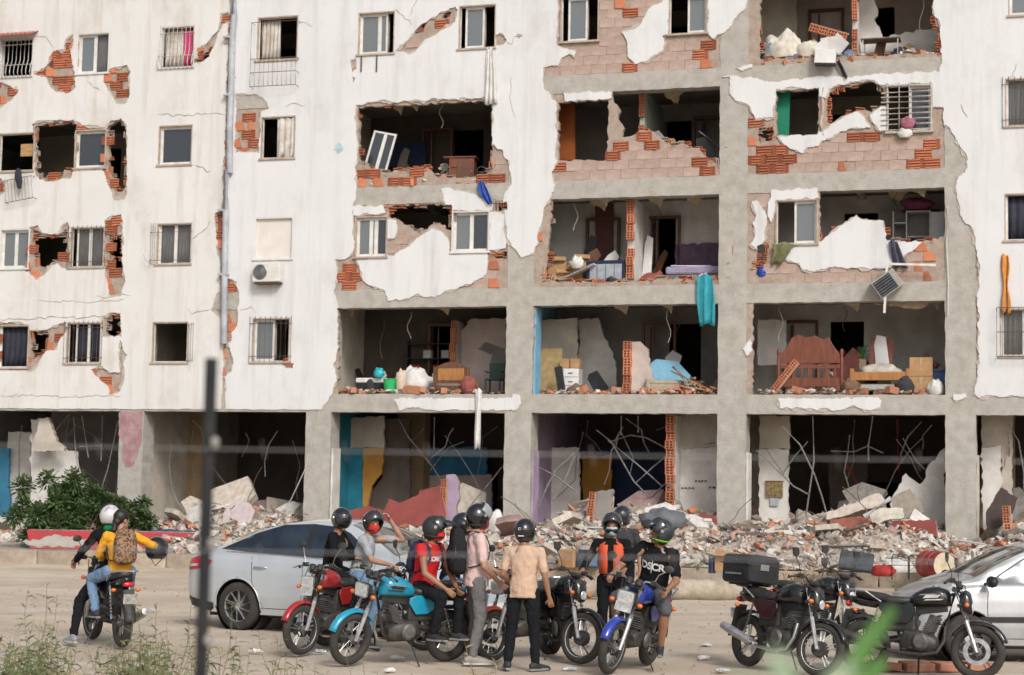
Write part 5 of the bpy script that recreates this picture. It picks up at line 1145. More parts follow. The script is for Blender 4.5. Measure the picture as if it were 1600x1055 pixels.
    MB().box((-.915, 0, .60), (.008, .17, .12), (0, R(-12), 0)).build('number_plate', mat('plate_worn', (.5, .49, .45), .5, scale=20, col2=(.22, .2, .18)), e)
    if rack:
        g = MB()
        for s in (-1, 1): g.tube([(-.42, s * .15, .80), (-.60, s * .155, .91), (-.80, s * .12, .93), (-.86, s * .06, .93)], .011, 6)
        g.tube([(-.86, -.06, .93), (-.86, .06, .93)], .011, 6); g.tube([(-.72, -.13, .925), (-.72, .13, .925)], .009, 6); g.build('grab_rail', CHROME if light == 'rect' else ALU, e)
    # engine
    MB().box((-.22, 0, .62), (.36, .17, .28)).build('airbox', BLKM, e, bevel=.03); MB().box((.04, 0, .74), (.5, .08, .1), (0, R(-8), 0)).build('backbone', BLKM, e)
    en = loft([(-.22, 0, .37, .09, .07), (-.16, 0, .40, .13, .11), (.02, 0, .39, .14, .115), (.14, 0, .37, .11, .10), (.19, 0, .36, .07, .06)], 16, 3).build('engine', ENG, e, smooth=True)
    for s in (-1, 1):
        MB().lathe([(0, .03), (.07, .028), (.09, .01), (.095, 0)], (-.03 if s > 0 else .03, s * .14, .38), (0, s, 0), 20).build('engine_cover', ENGS, en, smooth=True)
    for i in range(8): MB().box((.08 + .012 * i, 0, .475 + .026 * i), (.17 if i < 6 else .13, .19 if i < 6 else .15, .011), (0, R(-22), 0)).build('cooling_fin', ENGS, en)
    MB().box((.125, 0, .57), (.11, .13, .22), (0, R(22), 0)).build('cylinder', ENG, en, bevel=.01)
    MB().tube([(-.02, 0, .58), (-.12, .02, .60), (-.18, .02, .62)], [.04, .045, .05], 10).build('carburettor', ENGS, en)
    pi = MB().tube([(.20, -.03, .60), (.29, -.06, .55), (.29, -.10, .40), (.22, -.14, .27), (.05, -.155, .235), (-.25, -.165, .25), (-.36, -.17, .28)], .02, 10).build('exhaust_pipe', CHROME if muff is ALU else BLKM, e, smooth=True)
    MB().tube([(-.33, -.175, .28), (-.40, -.18, .30), (-.80, -.195, .42), (-.90, -.2, .45), (-.91, -.2, .452)], [.025, .048, .052, .045, .02], 14).build('muffler', muff, pi, smooth=True)
    MB().prism([(-.64, .38), (-.18, .46), (-.16, .42), (-.64, .345)], .09, .13).build('chain_guard', BLKM, e)
    MB().tube([(-.05, .12, .30), (-.10, .30, .012)], .011, 6).build('kickstand', BLKM, e)
    if topcase:
        tc_ = loft([(-.96, 0, 1.12, .22, .14), (-.92, 0, 1.12, .25, .17), (-.52, 0, 1.12, .25, .17), (-.46, 0, 1.12, .22, .14)], 20, 7).build('top_case', mat('case_plastic', (.018, .019, .022), .5, var=.2, bump=.15), e, smooth=True)
        MB().box((-.71, 0, 1.18), (.515, .512, .016)).build('case_seam', ALU if False else BLKM, tc_); MB().box((-.455, 0, 1.15), (.02, .12, .07)).build('latch', CHROME, tc_); MB().box((-.71, .252, 1.06), (.3, .008, .02)).build('trim_bar', STEEL, tc_); MB().box((-.71, -.252, 1.06), (.3, .008, .02)).build('trim_bar', STEEL, tc_)
        for s in (-1, 1): MB().box((-.71, s * .14, .942), (.40, .03, .02)).build('case_mount', BLKM, e)
    return e
P_RED = paint('red', (.38, .02, .02)); P_BLUE = paint('cyan', (.015, .30, .46)); P_NAVY = paint('deep_blue', (.02, .05, .35)); P_BLACK = BLK; P_ORANGE = paint('orange_red', (.55, .07, .03))
SILV = mat('silver_stripe', (.5, .5, .5), .4, var=.1); WHT = mat('white_decal', (.65, .65, .63), .4, var=.05)
b_left = bike('black motorcycle seen from behind carrying two riders, far left', rear_px=(190, 1012), head=119, tank=BLK, light='rect', steer=4)
b_red = bike('red motorcycle with chrome fork parked in front of the silver sedan', front_px=(466, 1023), head=248, steer=-16, lean=-6, tank=P_RED, rim='alloy', light='rect', plate=True)
b_dark = bike('dark motorcycle half hidden behind the red and blue ones', rear_px=(510, 1010), head=-14, tank=BLK, light='naked', windshield=True)
b_blue = bike('turquoise blue motorcycle with wire wheels, front turned to the left', front_px=(545, 1040), head=214, steer=14, lean=-5, tank=P_BLUE, rim='wire', rimm=BLKM, light='rect', decal=BLK, fork=CHROME, disc=False, mirrors=False)
b_orng = bike('orange-red fendered motorcycle behind the two standing people', front_px=(765, 1034), head=236, steer=-10, tank=BLK, fender=P_ORANGE, panelm=BLK, rim='wire', light='rect', lean=-4)
b_mid = bike('black motorcycle with white-ringed spoked front wheel turned to the right', front_px=(912, 1038), head=285, steer=38, tank=BLK, rim='wire', rimm=mat('rim_white', (.6, .6, .6), .4, var=.05), light='naked', muff=BLKM, lean=4)
b_fr = bike('deep blue motorcycle ridden by the person in the printed black shirt', front_px=(948, 1053), head=246, steer=-4, lean=-13, tank=P_NAVY, rim='alloy', light='rect', plate=True, roundmirror=True)
b_case = bike('black motorcycle with a big black top case', front_px=(1279, 1058), head=300, steer=20, lean=-5, tank=BLK, panelm=paint('dark_red', (.05, .012, .012)), rimm=mat('rim_silver', (.66, .66, .66), .4, metal=.1, var=.05), light='naked', topcase=True)
b_case2 = bike('black motorcycle squeezed behind the one with the top case', front_px=(1330, 1034), head=303, steer=8, lean=-5, tank=BLK, light='naked', fender=BLK, panelm=BLK, rack=False)
b_right = bike('black naked motorcycle beside the silver hatchback, rightmost in the lot', front_px=(1527, 1062), head=332, steer=5, lean=-5, tank=BLK, rim='alloy', rimm=BLKM, light='naked', disc=True, decal=WHT, muff=BLKM)

# ================================================================ cars
SILVER = mat('car_silver', (0.56, 0.59, 0.62), 0.32, metal=.3, coat=.8, var=.04, scale=1.2)
CGLASS = mat('car_glass', (0.022, 0.034, 0.05), 0.07, var=.3, scale=1.5, spec=.45)
TRIM = mat('car_trim', (0.02, 0.02, 0.021), 0.5, var=.15)
def crom(keys, x):
    if x <= keys[0][0]: return keys[0][1]
    if x >= keys[-1][0]: return keys[-1][1]
    for i in range(len(keys) - 1):
        if keys[i][0] <= x <= keys[i + 1][0]:
            x0, y0 = keys[i]; x1, y1 = keys[i + 1]; t = (x - x0) / (x1 - x0)
            m0 = (y1 - keys[i - 1][1]) / (x1 - keys[i - 1][0]) if i else (y1 - y0) / (x1 - x0)
            m1 = (keys[i + 2][1] - y0) / (keys[i + 2][0] - x0) if i + 2 < len(keys) else (y1 - y0) / (x1 - x0)
            h = x1 - x0; return (2 * t**3 - 3 * t**2 + 1) * y0 + (t**3 - 2 * t**2 + t) * h * m0 + (-2 * t**3 + 3 * t**2) * y1 + (t**3 - t**2) * h * m1
class Car:
    top = [(-2.2, .80), (-2.16, .96), (-2.05, 1.035), (-1.75, 1.075), (-1.5, 1.13), (-1.0, 1.36), (-.5, 1.46), (0, 1.485), (.35, 1.455), (.75, 1.27), (1.12, 1.05), (1.6, .965), (1.95, .85), (2.12, .72), (2.2, .58)]
    belt = [(-2.2, .72), (-2.1, .92), (-1.8, .985), (-1.2, .985), (0, .945), (1.0, .90), (1.5, .87), (1.9, .77), (2.12, .64), (2.2, .52)]
    wid = [(-2.2, .56), (-2.13, .70), (-1.95, .80), (-1.5, .85), (0, .865), (1.4, .85), (1.85, .78), (2.08, .66), (2.2, .46)]
    bot = [(-2.2, .38), (-2.0, .25), (-1.6, .20), (1.6, .20), (2.0, .20), (2.2, .26)]
    roofw = [(-2.2, .45), (-1.75, .70), (-1.4, .66), (-1.0, .60), (0, .58), (.5, .585), (1.0, .66), (1.2, .72), (1.7, .64), (2.2, .38)]
    xr, xf, wr_ = -1.22, 1.33, .315; x0, x1, mx, fx = -2.2, 2.2, .72, 0.0
    win = [(-1.52, 1.06), (-1.05, 1.03), (0, .985), (.84, .955), (.70, 1.07), (.36, 1.30), (.18, 1.375), (-.2, 1.405), (-.65, 1.385), (-1.05, 1.27)]
    wind = (.36, 1.08, .58); rear = (-1.55, -.93, .56)
    pill = ((-.24, .0), (-1.12, -.05)); seams = (.86, -.22, -1.02); handles = (.0, -.86)
    def sec(s, x):
        zt, zb_, w, zo, rw = crom(s.top, x), crom(s.belt, x), crom(s.wid, x), crom(s.bot, x), crom(s.roofw, x)
        zb_ = min(zb_, zt - .012); rw = min(rw, w - .06); h = zb_ - zo
        pts = [(w - .16, zo), (w - .05, zo + .02), (w - .02, zo + .14 * h / .7), (w, zo + .32 * h), (w + .004, zo + .55 * h), (w - .006, zo + .76 * h), (w - .024, zo + .92 * h), (w - .05, zb_), (w - .07, zb_ + min(.02, (zt - zb_) * .25))]
        g = zt - zb_
        if g > .10: pts += [(rw + (w - .07 - rw) * .62, zb_ + g * .40), (rw + .035, zb_ + g * .78), (rw - .005, zb_ + g * .91), (rw - .07, zt - .03), (rw * .55, zt - .008), (0, zt)]
        else:
            e = w - .07; pts += [(e - (e - rw) * .3, zb_ + g * .5), (rw, zb_ + g * .72), (rw * .86, zb_ + g * .84), (rw * .7, zb_ + g * .92), (rw * .4, zt - .002), (0, zt)]
        return pts
    def surfy(s, x, z):
        p = s.sec(x)
        for (y0, z0), (y1, z1) in zip(p[1:], p[2:]):
            if z0 <= z <= z1 and z1 > z0: return y0 + (y1 - y0) * (z - z0) / (z1 - z0)
        return p[-1][0]
    def surfz(s, x, y):
        p = s.sec(x)[7:]
        for (y0, z0), (y1, z1) in zip(p, p[1:]):
            if y1 <= abs(y) <= y0 and y0 > y1: return z0 + (z1 - z0) * (y0 - abs(y)) / (y0 - y1)
        return p[0][1]
def side_patch(C, poly, off, side, step=.06):
    """polygon in side view laid on the body side, as thin curved sheet"""
    pts = []; n = len(poly)
    for i in range(n):
        a = Vector(poly[i]); b = Vector(poly[(i + 1) % n]); k = max(1, int((b - a).length / step))
        pts += [a.lerp(b, j / k) for j in range(k)]
    vs = list(pts); es = [(i, (i + 1) % len(pts)) for i in range(len(pts))]; P = [tuple(p) for p in pts]
    xs = [p[0] for p in P]; zs = [p[1] for p in P]; g = []
    x = min(xs)
    while x < max(xs):
        z = min(zs)
        while z < max(zs): g.append((x, z)); z += step
        x += step
    g = [q for q, k in zip(g, inside(np.array(g), P)) if k]; vs += [Vector(q) for q in g]
    V, E_, F_, *_ = delaunay_2d_cdt(vs, es, [], 0, 1e-5); A = np.array([(v.x, v.y) for v in V]); F_ = np.array(F_); F_ = F_[inside(A[F_].mean(1), P)]
    return MB().add([(x, side * (C.surfy(x, z) + off), z) for x, z in A], [tuple(f) for f in F_.tolist()])
def top_patch(C, x0, x1, hw0, hw1, off, nx=14, ny=16):
    mb = MB(); vs = []
    for i in range(nx + 1):
        x = x0 + (x1 - x0) * i / nx; hw = hw0 + (hw1 - hw0) * i / nx
        for j in range(ny + 1): y = -hw + 2 * hw * j / ny; vs.append((x, y, C.surfz(x, y) + off))
    return mb.add(vs, [(i * (ny + 1) + j, i * (ny + 1) + j + 1, (i + 1) * (ny + 1) + j + 1, (i + 1) * (ny + 1) + j) for i in range(nx) for j in range(ny)])
def car(C, label, loc, head, m=SILVER, wstyle=0):
    e = empty('parked_car', loc, R(head)); tag(e, label, 'car'); mb = MB(); x0, x1 = C.x0, C.x1
    xs = sorted(set([x0, x0 + .01, x0 + .025, x0 + .05] + [x0 + .08 + (x1 - x0 - .16) * i / 130 for i in range(131)] + [x1 - .05, x1 - .025, x1 - .01, x1])); vs = []; n = None
    for x in xs:
        s = C.sec(x); q = []
        for i, (p0, p1) in enumerate(zip(s, s[1:])):
            k = 5 if 1 <= i <= 6 else 2
            q += [(p0[0] + (p1[0] - p0[0]) * j / k, p0[1] + (p1[1] - p0[1]) * j / k) for j in range(k)]
        s = q + [s[-1]]; row = [(x, y, z) for y, z in s] + [(x, -y, z) for y, z in s[-2::-1]]; n = len(row); vs += row
    fs = [(i * n + k, i * n + k + 1, (i + 1) * n + k + 1, (i + 1) * n + k) for i in range(len(xs) - 1) for k in range(n - 1)]
    fs += [(i * n + n - 1, i * n, (i + 1) * n, (i + 1) * n + n - 1) for i in range(len(xs) - 1)] + [tuple(range(n)), tuple((len(xs) - 1) * n + k for k in range(n - 1, -1, -1))]
    ra = C.wr_ + .05                                    # open the wheel arches and round their edges
    def arch(p):
        for x in (C.xr, C.xf):
            if abs(p[1]) > .5 and (p[0] - x) ** 2 + (p[2] - C.wr_) ** 2 < ra * ra: return x
        return None
    keep = [f for f in fs if len(f) > 4 or arch(sum((Vector(vs[i]) for i in f), Vector()) / 4) is None]
    vv = list(vs)
    for f in keep:
        if len(f) > 4: continue
        for i in f:
            x = arch(vs[i])
            if x is not None:
                dx, dz = vs[i][0] - x, vs[i][2] - C.wr_; L = math.hypot(dx, dz) or 1; vv[i] = (x + dx / L * ra, vs[i][1], C.wr_ + dz / L * ra)
    body = mb.add(vv, keep).build('body', m, e, smooth=42)
    for x in (C.xr, C.xf):
        for s in (-1, 1): MB().tube([(x + ra * math.cos(R(t)), s * (C.surfy(max(x0 + .05, min(x1 - .05, x + ra * math.cos(R(t)))), C.wr_ + ra * math.sin(R(t))) - .004), C.wr_ + ra * math.sin(R(t))) for t in range(-8, 190, 6)], .012, 6).build('arch_lip', m if wstyle == 0 else TRIM, e, smooth='all')
    for x in (C.xr, C.xf):
        for s in (-1, 1):
            t = .095; r = C.wr_
            w = MB().lathe([(r * .66, -t), (r * .9, -t * 1.05), (r * .985, -t * .8), (r, 0), (r * .985, t * .8), (r * .9, t * 1.05), (r * .66, t)], (x, s * .745, r), (0, 1, 0), 44).build('wheel', RUB, e, smooth='all')
            rm = MB().lathe([(r * .68, .085), (r * .66, .075), (r * .62, .03), (r * .60, -.06), (0, -.06)], (x, s * .745, r), (0, s, 0), 40).build('rim', mat('rim_dark', (.10, .10, .10), .5, metal=.4), w, smooth=True); sp = MB()
            MB().lathe([(r * .68, .088), (r * .65, .088), (r * .63, .07)], (x, s * .745, r), (0, s, 0), 40).build('rim_lip', ALU, w, smooth=True)
            for i in range(10 if wstyle == 0 else 7):
                a = 2 * math.pi * i / (10 if wstyle == 0 else 7); b = a + .28
                sp.tube([(x + .05 * math.cos(a), s * (.745 + .07), r + .05 * math.sin(a)), (x + r * .65 * math.cos(b), s * (.745 + .082), r + r * .65 * math.sin(b))], [.026, .016], 6, True, .6)
            sp.lathe([(0, .085), (.045, .083), (.05, .06)], (x, s * .745, r), (0, s, 0), 16); sp.build('spokes', ALU, w, smooth=True)
            MB().lathe([(0, -.22), (C.wr_ + .06, -.22), (C.wr_ + .06, .06)] if s > 0 else [(0, .22), (C.wr_ + .06, .22), (C.wr_ + .06, -.06)], (x, s * .72, C.wr_), (0, 1, 0), 32).build('wheel_liner', TRIM, e)
    MB().b2(C.xr - .6, C.xf + .6, -.62, .62, .16, .24).build('underbody', TRIM, e)
    for s in (-1, 1):
        big = [(Vector(p) - Vector((-.35, 1.18))) * 1.045 + Vector((-.35, 1.18)) for p in C.win]
        side_patch(C, [tuple(p) for p in big], .003, s).build('window_trim', TRIM, e, smooth='all')
        side_patch(C, C.win, .006, s).build('side_window', CGLASS, e, smooth='all')
        for xa, xb in ((C.pill[0][0], C.pill[0][0] + .075), (C.pill[1][0], C.pill[1][0] + .05)):
            zt = [z for x_, z in C.win]; x2 = xa + (.02 if xa > -.5 else .1)
            lo = 1.0 if xa > -.5 else 1.035; hi = 1.40 if xa > -.5 else 1.245
            side_patch(C, [(xa, lo), (xb, lo), (xb + (x2 - xa), hi), (x2, hi)], .009, s).build('pillar', TRIM, e)
        MB().tube([(x, s * (C.surfy(x, crom(C.belt, x) + .03) + .006), crom(C.belt, x) + .032) for x in [-1.45 + (C.win[3][0] + 1.45) * i / 22 for i in range(23)]], .009, 5).build('belt_strip', CHROME, e)
        for sx in C.seams:
            zt = .97; MB().tube([(sx + (.03 * math.sin(q * 3) - (.22 * max(0, .55 - q) ** 1.2 * 2 if sx < -.5 else 0) * -1), s * (C.surfy(sx, z_) + .001), z_) for q, z_ in [(j / 8, .30 + (zt - .30) * j / 8) for j in range(9)]], .0045, 4).build('door_seam', TRIM, e)
        MB().tube([(x, s * (C.surfy(x, .30) + .001), .30) for x in [-.85 + .1 * i for i in range(19)]], .0045, 4).build('sill_seam', TRIM, e)
        for hx in C.handles:
            hz_ = .83; y = C.surfy(hx, hz_); MB().tube([(hx - .10, s * (y + .004), hz_), (hx - .07, s * (y + .03), hz_ + .005), (hx + .07, s * (y + .03), hz_ + .005), (hx + .10, s * (y + .004), hz_)], .014, 8, True, .7).build('door_handle', CHROME if wstyle == 0 else m, e, smooth=True)
        mi = MB().ell((C.mx, s * .97, 1.01), (.07, .11, .075), 16, 10).build('wing_mirror', m if wstyle == 0 else TRIM, e, smooth='all'); MB().tube([(C.mx + .03, s * .80, .975), (C.mx + .01, s * .92, .985)], .025, 8).build('mirror_arm', TRIM, mi)
        if wstyle: side_patch(C, [(-1.0, .52), (.95, .50), (.97, .57), (-1.0, .59)], .012, s).build('rub_strip', TRIM, e); 
        # lamps wrapping round the corners
        side_patch(C, [(max(q, C.x0 + .05), w_) for q, w_ in ((-2.15, .76), (-1.72, .80), (-1.66, .90), (-1.9, .95), (-2.13, .90))], .010, s, .03).build('tail_lamp', REDL, e, smooth='all')
        side_patch(C, [(max(q, C.x0 + .06), w_) for q, w_ in ((-2.12, .80), (-1.9, .82), (-1.9, .85), (-2.12, .84))], .013, s, .03).build('reverse_lamp', LENS, e, smooth='all')
        side_patch(C, [(q + C.fx, w_) for q, w_ in ((1.62, .70), (2.05, .56), (2.10, .63), (1.95, .74), (1.66, .80))], .010, s, .03).build('headlamp', LENS, e, smooth='all')
        side_patch(C, [(-2.17, .42), (-1.62, .34), (-1.62, .22), (-2.1, .30)], .006, s, .05).build('bumper_skirt', TRIM, e) if wstyle == 0 else None
    a, b, w = C.wind
    top_patch(C, a, b, w - .04, w + .06, .006).build('windshield', mat('windshield_glass', (.16, .18, .175), .06, coat=.6, scale=2.2, col2=(.05, .06, .06), stretch=(1, 3, 1)), e, smooth='all')
    a, b, w = C.rear; top_patch(C, a, b, w + .06, w - .06, .006).build('rear_window', CGLASS, e, smooth='all')
    MB().box((C.x1 - .035, 0, .47), (.05, .8, .14)).build('grille', TRIM, e, bevel=.02); MB().box((C.x1 + .01, 0, .40), (.012, .45, .12)).build('number_plate', PAPER, e)
    MB().box((C.x0 - .005, 0, .62), (.012, .45, .12)).build('number_plate', PAPER, e)
    return e
class Hatch(Car):
    top = [(-2.0, .75), (-1.97, 1.0), (-1.9, 1.12), (-1.7, 1.30), (-1.3, 1.45), (-.5, 1.51), (0, 1.49), (.3, 1.42), (.65, 1.26), (.98, 1.075), (1.2, 1.01), (1.5, .915), (1.72, .80), (1.82, .69), (1.88, .55)]
    belt = [(-2.0, .70), (-1.9, .93), (-1.2, .975), (0, .955), (.9, .94), (1.2, .90), (1.5, .83), (1.72, .72), (1.83, .61), (1.88, .5)]
    wid = [(-2.0, .60), (-1.93, .72), (-1.7, .80), (-1.3, .82), (0, .83), (1.2, .81), (1.55, .74), (1.76, .62), (1.88, .44)]
    bot = [(-2.0, .38), (-1.8, .25), (-1.5, .20), (1.4, .20), (1.7, .20), (1.88, .26)]
    roofw = [(-2.0, .50), (-1.75, .60), (-1.4, .60), (-.5, .58), (.3, .58), (.75, .65), (1.0, .70), (1.5, .60), (1.88, .36)]
    xr, xf, wr_ = -1.28, 1.12, .30; x0, x1, mx, fx = -2.0, 1.88, .86, -.32
    win = [(-1.45, 1.10), (-1.0, 1.03), (0, 1.0), (.80, .975), (.66, 1.09), (.36, 1.27), (.16, 1.37), (-.2, 1.42), (-.65, 1.42), (-1.25, 1.36)]
    wind = (.26, .96, .57); rear = (-1.86, -1.45, .56); seams = (.84, -.22, -1.02)
h_car = R(-27)
rw = gp(372, 984); o = rw + Vector((math.cos(h_car + R(90)), math.sin(h_car + R(90)), 0)) * .80 - Vector((math.cos(h_car), math.sin(h_car), 0)) * Car.xr
car(Car(), 'silver sedan with tinted windows parked behind the riders', (o.x, o.y, 0), -27)
hc = R(183); mp_ = dp(1550, 899, 20.9); o = Vector((mp_.x, mp_.y, 0)) - Vector((math.cos(hc), math.sin(hc), 0)) * Hatch.mx * .93 - Vector((math.cos(hc + R(90)), math.sin(hc + R(90)), 0)) * .9
car(Hatch(), 'silver hatchback with black side strip at the right edge', (o.x, o.y, 0), 183, mat('car_silver_b', (0.47, 0.48, 0.49), 0.35, metal=.3, coat=.6, var=.05), 1).scale = (.93,) * 3
# ================================================================ people (x forward, y left, z up)
def cloth(name, c, **k): return mat('fabric_' + name, c, 0.92, var=.06, scale=5, bump=.7, bscale=13, spec=.15, stretch=(1, 1, .55), **k)
SKIN = mat('skin_brown', (0.30, 0.150, 0.085), 0.55, var=.08, scale=8)
SKIN2 = mat('skin_tan', (0.42, 0.23, 0.15), 0.55, var=.08, scale=8)
HAIR = mat('hair_dark', (0.018, 0.012, 0.010), 0.5, var=.3, scale=30, stretch=(1, 1, .2))
HELB = mat('helmet_black', (0.012, 0.012, 0.014), 0.22, coat=.7, var=.2); HELM = mat('helmet_matt', (0.03, 0.032, 0.035), 0.5, var=.2)
VIS = mat('visor_smoke', (0.03, 0.032, 0.036), 0.10, coat=.8, var=.2); MASKR = mat('mask_red', (0.60, 0.025, 0.02), 0.85, var=.1, scale=20)
SHOE = mat('shoe_dark', (0.03, 0.03, 0.034), 0.7, var=.2); SOLE = mat('shoe_sole', (0.5, 0.49, 0.46), 0.8, var=.15)
folds = bpy.data.textures.new('folds', 'CLOUDS'); folds.noise_scale = 0.075; folds.noise_depth = 2
def remesh(mb, name, m, par, vox=.010, smooth=4, disp=0.0):
    o = mb.build(name, m, par); r = o.modifiers.new('r', 'REMESH'); r.mode = 'VOXEL'; r.voxel_size = vox; r.use_smooth_shade = True
    s = o.modifiers.new('s', 'SMOOTH'); s.factor = .5; s.iterations = smooth
    if disp: d = o.modifiers.new('d', 'DISPLACE'); d.texture = folds; d.strength = disp; d.mid_level = .5; d.texture_coords = 'LOCAL'
    apply_mods(o)
    if m and not o.data.materials: o.data.materials.append(m)
    o.data.polygons.foreach_set('use_smooth', [True] * len(o.data.polygons)); return o
def V(*a): return Vector(a)
def rings(mb, secs, side, n=18):
    """body loft: secs = (centre, half width, half depth); side = left direction"""
    vs = []; m = len(secs)
    for i, (c, w, d) in enumerate(secs):
        up = (secs[min(i + 1, m - 1)][0] - secs[max(i - 1, 0)][0]).normalized(); s = (side - up * side.dot(up)).normalized(); f = s.cross(up)
        for k in range(n):
            t = 2 * math.pi * k / n; c1, s1 = math.cos(t), math.sin(t)
            vs.append(c + s * w * math.copysign(abs(c1) ** .85, c1) + f * d * math.copysign(abs(s1) ** .85, s1))
    mb.add(vs, [(i * n + k, i * n + (k + 1) % n, (i + 1) * n + (k + 1) % n, (i + 1) * n + k) for i in range(m - 1) for k in range(n)] + [tuple(range(n - 1, -1, -1)), tuple((m - 1) * n + k for k in range(n))])
def stand(**k):
    J = dict(pel=V(0, 0, .95), che=V(.0, 0, 1.27), nek=V(-.01, 0, 1.47), hed=V(.02, 0, 1.62), shL=V(0, .19, 1.41), shR=V(0, -.19, 1.41), elL=V(-.03, .25, 1.12), elR=V(-.03, -.25, 1.12), wrL=V(.05, .27, .87), wrR=V(.05, -.27, .87),
             hiL=V(0, .095, .92), hiR=V(0, -.095, .92), knL=V(.03, .11, .50), knR=V(.03, -.11, .50), anL=V(-.02, .12, .09), anR=V(-.02, -.12, .09), toL=V(.15, .15, .03), toR=V(.15, -.15, .03)); J.update(k); return J
def ride(**k):
    J = dict(pel=V(-.24, 0, .95), che=V(-.17, 0, 1.26), nek=V(-.13, 0, 1.45), hed=V(-.07, 0, 1.60), shL=V(-.14, .19, 1.40), shR=V(-.14, -.19, 1.40), elL=V(.06, .31, 1.16), elR=V(.06, -.31, 1.16), wrL=V(.31, .33, 1.09), wrR=V(.29, -.33, 1.09),
             hiL=V(-.22, .11, .92), hiR=V(-.22, -.11, .92), knL=V(.18, .22, .76), knR=V(.18, -.22, .76), anL=V(-.03, .24, .39), anR=V(-.03, -.24, .39), toL=V(.13, .25, .32), toR=V(.13, -.25, .32)); J.update(k); return J
def hand(mb, w, el, curl, thumb):
    """palm, four bent fingers of unequal length, thumb from the side of the palm"""
    d = (w - el).normalized(); a, b, _ = basis(d)
    s = (a if abs(a.dot(thumb)) > abs(b.dot(thumb)) else b); s = s * (1 if s.dot(thumb) > 0 else -1); nrm = d.cross(s); nrm = nrm if nrm.dot(curl) > 0 else -nrm
    for q in (-.027, -.009, .009, .027): mb.capsule(w + d * .005 + s * q * .6, w + d * .075 + s * q, .016, .013, 8)
    for i, (q, L) in enumerate(((.030, .068), (.010, .078), (-.010, .072), (-.030, .056))):
        p0 = w + d * .08 + s * q; p1 = p0 + (d * .8 + nrm * .6).normalized() * L * .5; p2 = p1 + (d * .25 + nrm).normalized() * L * .5
        mb.capsule(p0, p1, .0095, .009, 8); mb.capsule(p1, p2, .009, .0078, 8)
    t0 = w + d * .025 + s * .03; t1 = t0 + (s * .8 + d * .6 + nrm * .2).normalized() * .036; t2 = t1 + (d * .9 + nrm * .5).normalized() * .03
    mb.capsule(t0, t1, .012, .0105, 8); mb.capsule(t1, t2, .0105, .009, 8)
